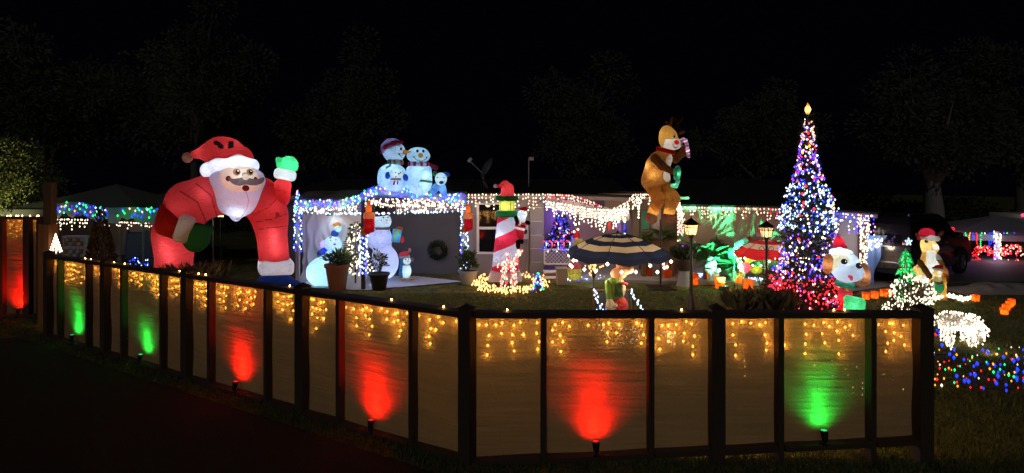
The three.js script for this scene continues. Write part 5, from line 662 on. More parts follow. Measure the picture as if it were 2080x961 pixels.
// ---- two sago palms before the green lit wall, fern by the porch, pots
for (const [u, v, z, n, L, seed, label] of [[1492, 545, 13.3, 30, 1.15, 61, 'large sago palm with arching fronds beside the pink flower'], [1440, 530, 13.45, 24, 0.95, 62, 'smaller sago palm against the green lit wall near the lamp post']]) {
  const R = rng(seed), p = at(u, v, z), o = thing('sago_palm', label, 'palm', [p[0], 0, p[2]]), l = [], rib = []; part(o, 'trunk', tube([[p[0], 0, p[2]], [p[0], p[1] * 0.6, p[2]], [p[0], p[1] + 0.03, p[2]]], [0.16, 0.14, 0.1], 12), M.bark); for (let i = 0; i < n; i++) frond(R, [p[0], p[1], p[2]], i * 2.4 + R(), 0.05 + 1.25 * R(), L * (0.75 + 0.4 * R()), 26, 0.2, 0.75, l, rib); part(o, 'frond_rib', rib, M.leaf); part(o, 'foliage', leaves(l), leafMat([0.05, 0.12, 0.04]));
}
{ const R = rng(63), p = at(1322, 482, 13.8), o = thing('hanging_fern', 'bushy yellow green ferns in a planter below the reindeer', 'fern', [p[0], 0, p[2]]), l = [], rib = []; for (const [u, v, k] of [[1312, 486, 0.8], [1345, 478, 1], [1362, 484, 0.8]]) { const q = at(u, v, 13.7 + 0.1 * k); for (let i = 0; i < 46; i++) frond(R, q, R() * 6.28, 0.1 + 1.2 * R(), 0.38 * k * (0.7 + 0.6 * R()), 14, 0.09, 1.1, l, rib); } part(o, 'frond_rib', rib, M.leaf); part(o, 'foliage', leaves(l), leafMat([0.11, 0.16, 0.03])); part(o, 'planter', [box(at(1300, 0, 13.85)[0], at(0, 500, 13.85)[1], -14.0, at(1372, 0, 13.85)[0], at(0, 487, 13.85)[1], -13.7, 0.02), box(at(1304, 0, 13.85)[0], 0, -13.95, at(1310, 0, 13.85)[0], at(0, 500, 13.85)[1], -13.75), box(at(1362, 0, 13.85)[0], 0, -13.95, at(1368, 0, 13.85)[0], at(0, 500, 13.85)[1], -13.75)], M.cedar); }
{ const R = rng(64), p = at(1390, 545, 12.9), o = thing('potted_plant', 'grassy plant in dark pot left of the front lamp post', 'potted plant', [p[0], 0, p[2]]), y = at(0, 528, 12.9)[1]; part(o, 'pot', lathe([[0, 0], [0.16, 0], [0.24, 0.28], [0.25, 0.3], [0.22, 0.3], [0, 0.27]], [p[0], y - 0.26, p[2]], 22), mat([0.05, 0.03, 0.02], 0.8)); part(o, 'pedestal', lathe([[0.2, 0], [0.16, 0.1], [0.13, y - 0.3], [0.17, y - 0.26]], [p[0], 0, p[2]], 16), mat([0.3, 0.3, 0.3], 0.9)); const l = []; for (let i = 0; i < 240; i++) { const a = R() * 6.28; l.push([[p[0] + 0.1 * Math.cos(a) * R(), y, p[2] + 0.1 * Math.sin(a) * R()], [Math.cos(a) * 0.8, 0.5 + R(), Math.sin(a) * 0.8], 0.3 + 0.16 * R(), 0.018, R() * 6]); } part(o, 'foliage', leaves(l, 0.3), leafMat([0.05, 0.09, 0.035])); }
// the green floodlight that throws the palms' shadows on the wall
{ const g = onGround(1474, 595), o = thing('floodlight', 'green floodlight on the lawn shining up at the palms and wall', 'floodlight', g), h = add3(g, [0, 0.1, 0]); part(o, 'spot_housing', [box(h[0] - 0.07, 0.04, h[2] - 0.03, h[0] + 0.07, 0.15, h[2] + 0.02, 0.01), box(h[0] - 0.02, -0.02, h[2] - 0.02, h[0] + 0.02, 0.05, h[2] + 0.02)], M.black); part(o, 'lamp_lens', box(h[0] - 0.06, 0.05, h[2] - 0.036, h[0] + 0.06, 0.14, h[2] - 0.031), glow('green', 2)); part(o, 'visor', box(h[0] - 0.12, 0.03, h[2] - 0.105, h[0] + 0.12, 0.135, h[2] - 0.1), M.black); spot(o, add3(h, [0, 0.02, -0.06]), at(1492, 452, 13.9), [0.06, 1, 0.42], 240, 0.7, 0.4, 1); }
// ---- front lamp posts
for (const [u, vb, vt, z, label] of [[1404, 640, 443, 9.95, 'front black lamp post with lit lantern, at the fence'], [1557, 610, 448, 11.2, 'black lamp post with lit lantern, before the red umbrella']]) {
  const s = z / F, x = (u - 1040) * s, Y = (v) => EYE - (v - HORIZON) * s, o = thing('lamp_post', label, 'lamp post', [x, 0, -z], 'lantern topped lamp posts'), yt = Y(vt), yl = Y(vt + 34), H = yl;
  part(o, 'pole', lathe([[0.11, 0], [0.105, 0.05], [0.075, 0.12], [0.07, 0.22], [0.05, 0.34], [0.034, 0.42], [0.03, 0.7], [0.036, 0.72], [0.028, 0.76], [0.024, H - 0.16], [0.036, H - 0.12], [0.026, H - 0.09], [0.05, H - 0.04], [0.05, H]], [x, 0, -z], 18), M.black);
  part(o, 'scroll_bracket', [-1, 1].map((k) => tube(curve([[x + k * 0.03, H - 0.28, -z], [x + k * 0.1, H - 0.2, -z], [x + k * 0.16, H - 0.24, -z], [x + k * 0.14, H - 0.29, -z], [x + k * 0.11, H - 0.26, -z]], 16), 0.006, 6)), M.black);
  const w0 = 0.075, w1 = 0.105, h = (vt + 34 - vt - 13) * s, cage = []; for (const [a, c] of [[1, 1], [1, -1], [-1, 1], [-1, -1]]) cage.push(bar([x + a * w0, H, -z + c * w0], [x + a * w1, H + h, -z + c * w1], 0.01, 0.01, 0)); for (const [k, y, w] of [[0, H, w0], [0, H + h, w1], [0, H + h * 0.7, w0 + (w1 - w0) * 0.7]]) for (const c of [-1, 1]) { cage.push(bar([x - w, y, -z + c * w], [x + w, y, -z + c * w], 0.01, 0.01, 0), bar([x + c * w, y, -z - w], [x + c * w, y, -z + w], 0.01, 0.01, 0)); } for (const c of [-1, 1]) cage.push(bar([x, H, -z + c * w0], [x, H + h, -z + c * w1], 0.007, 0.007, 0), bar([x + c * w0, H, -z], [x + c * w1, H + h, -z], 0.007, 0.007, 0));
  const L = part(o, 'lantern', cage, M.black); part(L, 'lantern_roof', new THREE.CylinderGeometry(0.02, 0.19, 0.12, 4, 1).rotateY(Math.PI / 4).translate(x, H + h + 0.06, -z), M.black); part(L, 'finial', lathe([[0.02, 0], [0.012, 0.02], [0.018, 0.035], [0, 0.05]], [x, H + h + 0.115, -z], 10), M.black);
  for (let k = 0; k < 4; k++) { const g = new THREE.BufferGeometry(), a = k * Math.PI / 2, rot = (px, pz) => [px * Math.cos(a) - pz * Math.sin(a), px * Math.sin(a) + pz * Math.cos(a)], q = [[-w0, 0, w0 - 0.004], [w0, 0, w0 - 0.004], [w1, h, w1 - 0.004], [-w1, h, w1 - 0.004]].map(([px, py, pz]) => { const [rx, rz] = rot(px, pz); return [x + rx, H + py, -z + rz]; }); g.setAttribute('position', new THREE.Float32BufferAttribute([...q[0], ...q[1], ...q[2], ...q[0], ...q[2], ...q[3]], 3)); g.computeVertexNormals(); part(L, 'pane', g, sheer([0.85, 0.72, 0.45], 0.8, { roughness: 0.8 })); }
  part(L, 'bulb', ball([x, H + h * 0.42, -z], 0.028, 0.05, 0.028, 8), glow('white', 5)); lamp(o, [x, H + h * 0.45, -z], [1, 0.8, 0.45], 0.5, 2);
}
// ---- patio umbrellas with bulbs round the rim
function umbrella(label, u, v0, v1, hw, z, bands, seed, bulbR, I) {
  const s = z / F, x = (u - 1040) * s, yt = EYE - (v0 - HORIZON) * s, ye = EYE - (v1 - HORIZON) * s, Rm = hw * s, o = thing('patio_umbrella', label, 'umbrella', [x, 0, -z]), n = 8, drop = yt - ye;
  const P = (k, t) => { const a = (k + 0.5) / n * Math.PI * 2, r = Rm * t, y = yt - drop * (0.25 * t + 0.75 * t * t); return [x + r * Math.cos(a), y, -z + r * Math.sin(a)]; };
  const ms = bands.map((c) => sheer(c, 0.42, { bumpMap: rep(T.nylon, 2), bumpScale: 0.01 }));
  bands.forEach((c, i) => { const g = [], t0 = i / bands.length, t1 = (i + 1) / bands.length; for (let k = 0; k < n; k++) for (let q = 0; q < 2; q++) { const ta = t0 + (t1 - t0) * q / 2, tb = t0 + (t1 - t0) * (q + 1) / 2, A = P(k, ta), B = P(k + 1, ta), C = P(k + 1, tb), D = P(k, tb), sag = (p, t) => [p[0], p[1] - 0.03 * t, p[2]], m1 = sag(mix3(A, B, 0.5), ta), m2 = sag(mix3(D, C, 0.5), tb); g.push(...A, ...D, ...m2, ...A, ...m2, ...m1, ...m1, ...m2, ...C, ...m1, ...C, ...B); } const e = new THREE.BufferGeometry(); e.setAttribute('position', new THREE.Float32BufferAttribute(g, 3)); e.computeVertexNormals(); part(o, 'canopy_band', metricUV(e), ms[i]); });
  { const g = []; for (let k = 0; k < n; k++) { const A = P(k, 1), B = P(k + 1, 1), m = mix3(A, B, 0.5); m[1] -= 0.03; const d = (p, h) => [p[0] + (p[0] - x) * 0.012, p[1] - h, p[2] + (p[2] + z) * 0.012]; g.push(...A, ...d(A, 0.07), ...d(m, 0.1), ...A, ...d(m, 0.1), ...m, ...m, ...d(m, 0.1), ...d(B, 0.07), ...m, ...d(B, 0.07), ...B); } const e = new THREE.BufferGeometry(); e.setAttribute('position', new THREE.Float32BufferAttribute(g, 3)); e.computeVertexNormals(); part(o, 'valance', metricUV(e), ms[bands.length - 1]); }
  for (let k = 0; k < n; k++) part(o, 'rib', tube([0, 0.25, 0.5, 0.75, 1].map((t) => { const p = P(k, t); p[1] += 0.004; return p; }), 0.006, 6), M.black);
  part(o, 'pole', tube([[x, 0, -z], [x, yt + 0.03, -z]], 0.02, 12), M.metal); part(o, 'finial', lathe([[0.025, 0], [0.02, 0.03], [0, 0.06]], [x, yt, -z], 10), M.black); part(o, 'base', lathe([[0.24, 0], [0.24, 0.05], [0.05, 0.1], [0.03, 0.3]], [x, 0, -z], 20), M.black);
  const R = rng(seed), b = {}, w = [], lamps = []; for (let k = 0; k < n; k++) { const A = P(k, 1), B = P(k + 1, 1), line = []; for (let j = 0; j < 3; j++) { const q = mix3(A, B, j / 3), hang = 0.075 + [0, 0.1, 0.12][j] + 0.05 * R(); q[1] -= hang; q[2] += 0.02; line.push([q[0], q[1] + 0.05, q[2]]); put(b, 'white', q); if (j === 1) lamps.push([[q[0] * 0.97 + x * 0.03, q[1] - 0.09, q[2] * 0.97 - z * 0.03], 'white', 0.55 * I]); } w.push([...line, [B[0], B[1] - 0.04, B[2]]]); }
  strand('bulb_string', 'round bulbs hung from the rim of the ' + (seed === 71 ? 'navy striped' : 'red and white') + ' umbrella', 'string lights', { bulbs: b, wires: w, near: true, r: bulbR, I: 13 * I, tall: 1.1, lamps });
}
const NV = [0.022, 0.03, 0.068], BG = [0.62, 0.48, 0.33];
umbrella('navy and beige striped patio umbrella over the pig figure', 1255, 474, 511, 103, 8.2, [BG, NV, BG, NV, BG, NV], 71, 0.027, 1);
umbrella('red and white striped patio umbrella behind the second lamp post', 1557, 485, 513, 60, 11.9, [[0.4, 0.3, 0.25], [0.45, 0.02, 0.03], [0.5, 0.4, 0.35], [0.5, 0.02, 0.03]], 72, 0.026, 1);
{ // chair under the pig with its own cool lights
  const z = 7.6, q = (u, v, d) => { const p = at(u, v, z); p[2] += d; return p; }, o = thing('lawn_chair', 'tubular lawn chair behind the pig figure, wound with cool lights', 'chair', [at(1250, 0, z)[0], 0, -z]); part(o, 'frame', [[1209, 1224], [1289, 1304]].map(([a, b]) => [tube([q(a, 596, -0.25), q(b, 634, 0.1), q(b + 2, 704, 0.25)], 0.012, 8), tube([q(a, 596, -0.25), q(a + 4, 704, -0.35)], 0.012, 8)]).concat([tube([q(1209, 596, -0.25), q(1289, 596, -0.25)], 0.012, 8)]), M.cedar); part(o, 'seat', box(q(1216, 0, 0)[0], 0.33, -z - 0.3, q(1292, 0, 0)[0], 0.36, -z + 0.2, 0.01), M.cedar);
  part(o, 'seat_back', box(q(1214, 0, 0)[0], 0.4, -z - 0.3, q(1286, 0, 0)[0], 0.88, -z - 0.27, 0.01), mat([0.04, 0.05, 0.05], 0.9));
  const R = rng(73), b = {}, w = []; for (const [a, c] of [[1209, 1226], [1289, 1303]]) { const l = []; for (let i = 0; i < 14; i++) { const t = i / 13, p = q(a + (c - a) * t + (R() - 0.5) * 8, 594 + 40 * t, -0.2 + 0.3 * t); put(b, 'cool', p); l.push(p); } w.push(l); } const g = []; for (let i = 0; i < 34; i++) { const p = at(1292 + 98 * R(), 632 + 4 * R(), 7.9 + 0.9 * R()); p[1] = Math.max(0.1, p[1]); put(b, pick(R, [['cool', 0.5], ['blue', 0.3], ['purple', 0.1], ['pinkish', 0.1]]), p); } for (let i = 0; i < 8; i++) put(b, pick(R, [['cool', 0.5], ['blue', 0.5]]), at(1200 + 40 * R(), 630, 7.7));
  strand('chair_lights', 'cool white and blue lights on the lawn chair and beside it', 'string lights', { bulbs: b, wires: w, near: true, r: 0.013, I: 9, lamps: [[q(1320, 625, 0.3), 'cool', 0.1]] });
}
{ // the wire deer and net of cool lights behind the front cloth panels
  const R = rng(74), b = {}, w = []; for (let i = 0; i < 62; i++) { const p = at(1215 + 165 * R(), 668 + 46 * (R() - 0.3) , 6.6 + 0.6 * R()); put(b, 'cool', p); } const cl2 = []; for (let i = 0; i < 26; i++) { put(b, 'cool', at(1360 + 16 * (R() - 0.5), 672 + 24 * R(), 6.5)); } for (let i = 0; i < 24; i++) cl2.push(at(1215 + 7 * i, 672 + 10 * Math.sin(i), 6.8)); w.push(cl2);
  strand('net_lights', 'cool lights seen through the front cloth beside the red beam', 'string lights', { bulbs: b, wires: w, near: true, r: 0.0075, I: 45 });
  const b2 = {}; for (const [u, v, k] of [[1504, 714, 'blue'], [1512, 733, 'white'], [1513, 745, 'white'], [1513, 764, 'white'], [1690, 733, 'cool'], [1655, 742, 'white'], [1718, 750, 'white'], [1723, 762, 'white'], [1691, 763, 'cool'], [1718, 797, 'blue'], [1733, 787, 'white'], [1733, 798, 'white'], [1752, 778, 'white'], [1752, 789, 'white'], [1752, 802, 'white'], [1663, 790, 'white'], [1816, 766, 'blue'], [1795, 760, 'white'], [1835, 791, 'white'], [1622, 770, 'white'], [1740, 745, 'white']]) put(b2, k, at(u, v, 5.6));
  strand('net_lights', 'scattered tiny lights behind the last front cloth panels', 'string lights', { bulbs: b2, wires: [[at(1504, 716, 5.6), at(1640, 770, 5.6), at(1740, 800, 5.6), at(1835, 792, 5.6)]], near: true, r: 0.0055, I: 45 });
}
// ---------------------------------------------------------------- the tall lit tree
{
  const R = rng(81), z = 10.1, s = z / F, x = (1640 - 1040) * s, Y = (v) => EYE - (v - HORIZON) * s, prof = [[225, 3], [250, 8], [290, 13], [330, 18], [370, 28], [400, 42], [440, 48], [480, 50], [520, 46], [560, 58], [600, 66], [640, 62]];
  const rad = (v) => { for (let i = 0; i + 1 < prof.length; i++) if (v <= prof[i + 1][0]) { const t = (v - prof[i][0]) / (prof[i + 1][0] - prof[i][0]); return (prof[i][1] + (prof[i + 1][1] - prof[i][1]) * t) * s; } return 0.5; }, cx = (v) => x + (v - 420) * -0.006 * s;
  const o = thing('lit_tree', 'tall narrow dark tree covered with coloured lights, flame topped', 'tree', [x, 0, -z]); part(o, 'trunk', tube([[x, 0, -z], [x, 2, -z], [cx(230), Y(228), -z]], [0.09, 0.05, 0.012], 10), M.bark);
  const l = [], lim = []; for (let i = 0; i < 120; i++) { const v = 250 + 380 * Math.sqrt(R()), a = R() * 6.28, r = rad(v) * 0.95; lim.push(tube([[cx(v), Y(v) - r * 0.2, -z], [cx(v) + r * Math.cos(a), Y(v) + r * 0.15, -z + r * Math.sin(a)]], [0.012, 0.004], 4, false)); } part(o, 'limb', lim, M.bark);
  for (let i = 0; i < 9000; i++) { const v = 232 + 400 * Math.pow(R(), 0.62), a = R() * 6.28, r = rad(v) * Math.pow(R(), 0.42) * (0.86 + 0.26 * Math.sin(a * 5 + v * 0.17) * Math.sin(v * 0.31)), d = dir(R); l.push([[cx(v) + r * Math.cos(a), Y(v), -z + r * Math.sin(a)], [Math.cos(a) * 0.7 + d[0] * 0.6, 0.35 + d[1] * 0.5, Math.sin(a) * 0.7 + d[2] * 0.6], 0.07 + 0.06 * R(), 0.016, R() * 6]); } part(o, 'foliage', leaves(l), leafMat([0.025, 0.05, 0.022], 0.2));
  const sp2 = []; for (let i = 0; i < 200; i++) { const v = 555 + 75 * R(), a = R() * 6.28, r = rad(v); sp2.push([[cx(v) + r * Math.cos(a), Y(v), -z + r * Math.sin(a)], [Math.cos(a), 0.5 * R(), Math.sin(a)], 0.28, 0.02, R() * 6]); } part(o, 'foliage', leaves(sp2), leafMat([0.05, 0.06, 0.02], 0.2));
  const b = {}, big = {}, w = []; const zone = (v) => v < 300 ? [['blue', 0.25], ['pinkish', 0.25], ['gold', 0.2], ['red', 0.15], ['cool', 0.15]] : v < 370 ? [['blue', 0.3], ['red', 0.2], ['purple', 0.2], ['pinkish', 0.15], ['cool', 0.15]] : v < 470 ? [['cool', 0.62], ['blue', 0.28], ['white', 0.1]] : v < 500 ? [['purple', 0.4], ['blue', 0.3], ['pinkish', 0.3]] : v < 560 ? [['purple', 0.3], ['blue', 0.32], ['pinkish', 0.2], ['white', 0.1], ['cool', 0.08]] : [['red', 0.62], ['pink', 0.2], ['pinkish', 0.1], ['purple', 0.08]];
  for (let i = 0; i < 2600; i++) { const v = 240 + 392 * Math.pow(R(), 0.66); if (v > 470 && v < 510 && R() < 0.6) continue; if (v > 615 && R() < 0.6) continue; const a = R() * 6.28; if (Math.sin(v * 0.21 + a * 2) + Math.sin(v * 0.083 - a * 3) + 0.6 * Math.sin(v * 0.4) < -0.35 - 0.8 * R()) continue; const r = rad(v) * (0.84 + 0.26 * R() + 0.1 * Math.sin(v * 0.3)); put(b, pick(R, zone(v)), [cx(v) + r * Math.cos(a), Y(v), -z + r * Math.sin(a)]); }
  for (let i = 0; i < 64; i++) { const v = 246 + 378 * Math.pow(R(), 0.75), a = 0.3 + 2.6 * R(), r = rad(v) * 1.02; put(big, v > 550 ? pick(R, [['red', 0.6], ['pinkish', 0.4]]) : pick(R, [['white', 0.4], ['red', 0.25], ['gold', 0.2], ['pinkish', 0.15]]), [cx(v) + r * Math.cos(a), Y(v), -z + r * Math.sin(a)]); }
  const hx = []; for (let i = 0; i < 420; i++) { const v = 240 + 390 * i / 419, a = i * 0.42, r = rad(v) * 0.97; hx.push([cx(v) + r * Math.cos(a), Y(v), -z + r * Math.sin(a)]); } w.push(hx);
  strand('tree_lights', 'red, blue and white string lights wound over the tall tree', 'string lights', { bulbs: b, wires: w, r: 0.0125, I: 11, wr: 0.004, lamps: [[[x, Y(600), -z + 0.8], 'red', 0.7], [[x - 0.75, Y(590), -z + 0.3], 'red', 0.4], [[x + 0.75, Y(600), -z + 0.3], 'red', 0.3], [[x, Y(430), -z + 0.7], 'cool', 0.2]] });
  strand('globe_lights', 'larger globe bulbs dotted over the tall lit tree', 'string lights', { bulbs: big, wires: [hx.map((p) => add3(p, [0.012, 0.01, 0.012]))], near: true, r: 0.028, I: 9, tall: 1.05 });
  const t = thing('tree_topper', 'glowing flame shaped topper at the tip of the tall tree', 'tree topper', [cx(230), Y(232), -z]); const out = [[0, 0.0], [0.018, 0.03], [0.052, 0.11], [0.056, 0.15], [0.03, 0.21], [0, 0.27]]; part(t, 'flame_glass', lathe(out, [cx(230), Y(236), -z], 16), sheer([0.9, 0.66, 0.4], 0.7)); part(t, 'bulb', ball([cx(230), Y(236) + 0.12, -z], 0.02, 0.035, 0.02, 8), glow('warm', 16)); lamp(t, [cx(230), Y(236) + 0.12, -z], [1, 0.72, 0.42], 0.06); part(t, 'neck', tube([[cx(230), Y(262), -z], [cx(230), Y(235), -z]], 0.012, 8), M.black);
}

// ---------------------------------------------------------------- porch
{
  const X = (u, z) => (u - 1040) * z / F, Y = (v, z) => EYE - (v - HORIZON) * z / F, z = 13.9;
  const lt = thing('lattice_rail', 'white diagonal lattice railing below the blue lit porch tree', 'railing', [X(1130, z), 0, -z]), x0 = X(1106, z), x1 = X(1158, z), y0 = Y(536, z), y1 = Y(507, z); part(lt, 'frame', [bar([x0, y0, -z], [x1, y0, -z], 0.04, 0.04), bar([x0, y1, -z], [x1, y1, -z], 0.04, 0.04), bar([x0, y0, -z], [x0, y1, -z], 0.04, 0.04), bar([x1, y0, -z], [x1, y1, -z], 0.04, 0.04)], M.white);
  const h = y1 - y0, sl = []; for (const d of [1, -1]) for (let k = -3; k < 8; k++) { let a = x0 + k * 0.1, c = a + h; const ya = d > 0 ? y0 : y1, yb = d > 0 ? y1 : y0, cl = (t) => [a + (c - a) * t, ya + (yb - ya) * t]; const t0 = Math.max(0, (x0 - a) / h), t1 = Math.min(1, (x1 - a) / h); if (t1 - t0 < 0.1) continue; const p = cl(t0), q = cl(t1); part(lt, 'slat', bar([p[0], p[1], -z + d * 0.006], [q[0], q[1], -z + d * 0.006], 0.03, 0.01, 0), M.white); }
  const st = thing('porch_steps', 'low white and brown porch steps below the lattice railing', 'steps', [X(1130, 13.6), 0, -13.6]); for (let k = 0; k < 2; k++) { part(st, 'tread', box(X(1104, 13.7), 0.19 - k * 0.12, -13.95 + k * 0.2, X(1152, 13.7), 0.23 - k * 0.12, -13.66 + k * 0.22, 0.008), M.white); part(st, 'riser', box(X(1105, 13.7), k ? 0.05 : 0.1, -13.9 + k * 0.2, X(1151, 13.7), 0.19 - k * 0.12, -13.7 + k * 0.22), M.cedar); }
  const pl = thing('stone_pedestal', 'plain grey pedestal block beside the porch steps', 'pedestal', [X(1141, 13.05), 0, -13.05]); part(pl, 'block', box(X(1130, 13.05), 0, -13.25, X(1152, 13.05), Y(548, 13.05), -12.95, 0.03), mat([0.3, 0.26, 0.23], 0.95, { bumpMap: T.grit, bumpScale: 0.008 })); part(pl, 'cap', box(X(1128, 13.05), Y(548, 13.05), -13.28, X(1154, 13.05), Y(544, 13.05), -12.92, 0.02), mat([0.32, 0.28, 0.25], 0.95));
  // porch tree
  const R = rng(91), zt = 14.3, x = X(1140, zt), yb = Y(508, zt), yt = Y(432, zt), H = yt - yb, o = thing('porch_tree', 'dark porch tree with blue and purple lights behind the lattice', 'small tree', [x, 0.07, -zt]), l = [], b = {}; part(o, 'trunk', tube([[x, 0.07, -zt], [x, yt - 0.1, -zt]], [0.03, 0.008], 8), M.bark);
  for (let i = 0; i < 1500; i++) { const t = Math.pow(R(), 0.65), a = R() * 6.28, tier = 0.8 + 0.3 * ((t * 5) % 1), r = 0.5 * t * tier * Math.pow(R(), 0.5), y = yt - H * t; l.push([[x + r * Math.cos(a), y, -zt + r * Math.sin(a)], [Math.cos(a), 0.2 - 0.4 * R(), Math.sin(a)], 0.12, 0.03, R() * 6]); if (i % 8 === 0) { const q = 0.5 * t * tier + 0.03; put(b, pick(R, [['blue', 0.45], ['purple', 0.2], ['cool', 0.25], ['pink', 0.1]]), [x + q * Math.cos(a), y, -zt + q * Math.sin(a)]); } }
  part(o, 'foliage', leaves(l), leafMat([0.015, 0.03, 0.02])); const hx = []; for (let i = 0; i < 160; i++) { const t = i / 159, a = i * 0.45; hx.push([x + 0.5 * t * Math.cos(a), yt - H * t, -zt + 0.5 * t * Math.sin(a)]); }
  strand('tree_lights', 'blue and purple lights on the small porch tree', 'string lights', { bulbs: b, wires: [hx], r: 0.0155, I: 10, lamps: [[[x - 0.2, yb + 0.4, -zt + 0.6], 'purple', 0.4], [[x, yb + 0.9, -zt - 0.65], 'purple', 0.7]] });
  // row of striped candy canes along the rail
  for (let i = 0; i < 5; i++) { const u = 1108 + i * 12, p = at(u, 505, 13.7), c = thing('candy_cane', ['first', 'second', 'third', 'fourth', 'fifth'][i] + ' small glowing candy cane from the left on the lattice rail', 'candy cane', p, 'candy canes on the lattice rail'), g = curve([[p[0], p[1] - 0.02, p[2]], [p[0] + 0.02, p[1] + 0.14, p[2]], [p[0] - 0.03, p[1] + 0.2, p[2]], [p[0] - 0.09, p[1] + 0.17, p[2]]], 10); part(c, 'shaft', tube(g.slice(0, 7), 0.02, 8), sheer(i % 2 ? [0.8, 0.3, 0.4] : [0.7, 0.75, 0.9], 0.5)); part(c, 'hook', tube(g.slice(6), 0.02, 8), sheer([0.8, 0.1, 0.2], 0.5)); part(c, 'bulb', ball(add3(g[3], [0, 0, 0.026]), 0.012, 0.05, 0.01, 6), glow(i % 2 ? 'pink' : 'cool', 3)); part(c, 'bulb', ball(add3(g[8], [0, 0, 0.026]), 0.02, 0.02, 0.01, 6), glow('red', 2.5)); }
  // figures on the porch
  const sm = figure('cupcake', 'small glowing yellow tub with pink top below the navy umbrella', 'inflatable cupcake', { u: 1167, v: 572, z: 12.9 }); sm.shell(un(3, rb([1167, 558, 0], [13, 10, 11], 4), rb([1167, 550, 0], [14, 4, 12], 3)), 1.3, 'tub', [0.6, 0.6, 0.15], [['ribbing', either(...[1158, 1164, 1170, 1176].map((u) => strip([[u, 546], [u, 572]], 0.6))), [0.3, 0.28, 0.04]]]); sm.shell(un(4, el([1167, 541, 0], [13, 8, 11]), el([1166, 533, 0], [8, 6, 7])), 1.3, 'icing', [0.6, 0.12, 0.16]); sm.lamp(1167, 557, 0, 0.14, [1, 0.9, 0.7]); sm.lamp(1167, 540, 0, 0.05);
  const gn = figure('porch_gnome', 'little lit gnome in red hat holding a yellow book beside porch tree', 'inflatable gnome', { u: 1172, v: 512, z: 14 }); gn.shell(un(4, el([1170, 492, 0], [10, 12, 8]), el([1168, 502, 0], [11, 10, 9])), 1.3, 'body', [0.3, 0.3, 0.5], [], 0.5); gn.shell(rc([1171, 482, 0], [1172, 464, 0], 8, 2), 1.2, 'hat', [0.5, 0.02, 0.03], [], 0.5); gn.shell(el([1171, 486, 4], [6, 5, 6]), 1.1, 'face', [0.7, 0.5, 0.4]); gn.shell(rb([1175, 494, 9], [11, 6, 2], 1.4, -0.5), 1, 'book', [0.5, 0.5, 0.12]); gn.lamp(1169, 496, 0, 0.06); gn.lamp(1171, 484, 2, 0.03);
  for (const [u, vv] of [[1169, 456], [1174, 466], [1166, 471]]) { const p = at(u, vv, 13.9); const g = thing('globe_lamp', ['topmost', 'right', 'left'][vv === 456 ? 0 : vv === 466 ? 1 : 2] + ' of three small globe bulbs above the porch gnome', 'globe lamp', p, 'globe bulbs above the gnome'); part(g, 'bulb', ball(p, 0.026, 0.026, 0.026, 8), glow('white', 8)); part(g, 'cord', tube([p, add3(p, [0, 0.3, 0])], 0.004, 4, false), M.wire); }
  const r2 = rng(92), b2 = {}, w2 = []; for (let i = 0; i < 60; i++) put(b2, pick(r2, [['cool', 0.75], ['blue', 0.25]]), onGround(1152 + 88 * r2(), 569 + (r2() - 0.5) * 9).map((e, k) => k === 1 ? 0.03 + 0.05 * r2() : e)); w2.push([onGround(1150, 572), onGround(1195, 570), onGround(1240, 567)].map((p) => [p[0], 0.03, p[2]])); for (let i = 0; i < 26; i++) put(b2, 'cool', onGround(1102 + 30 * r2(), 563 + 4 * r2()).map((e, k) => k === 1 ? 0.04 : e));
  strand('path_lights', 'cool white lights along the porch edge under the navy umbrella', 'string lights', { bulbs: b2, wires: w2, r: 0.016, I: 10, lamps: [[onGround(1195, 576).map((e, k) => k === 1 ? 0.25 : e), 'cool', 0.12]] });
  const r3 = rng(93), c3 = at(1206, 0, 12.6), tt = thing('twig_tree', 'tiny bare tree with warm lights left of the pig figure head', 'twig tree', [c3[0], 0, c3[2]]); const bt = {}, tw = []; for (let i = 0; i < 40; i++) { const d = dir(r3), p = add3([c3[0], at(0, 545, 12.6)[1], c3[2]], [d[0] * 0.24 * r3(), d[1] * 0.28 * r3(), d[2] * 0.2]); put(bt, 'warm', p); if (i % 2) tw.push(tube([[c3[0], 0.2, c3[2]], mix3([c3[0], 0.4, c3[2]], p, 0.5), p], [0.008, 0.006, 0.003], 4, false)); } part(tt, 'branch', tw, M.bark); part(tt, 'trunk', tube([[c3[0], 0, c3[2]], [c3[0], 0.3, c3[2]]], 0.014, 6), M.bark); part(tt, 'foot', lathe([[0, 0.03], [0.1, 0.02], [0.11, 0]], [c3[0], 0, c3[2]], 14), M.black);
  strand('tree_lights', 'warm lights on the tiny twig tree left of the pig figure', 'string lights', { bulbs: bt, r: 0.016, I: 9 });
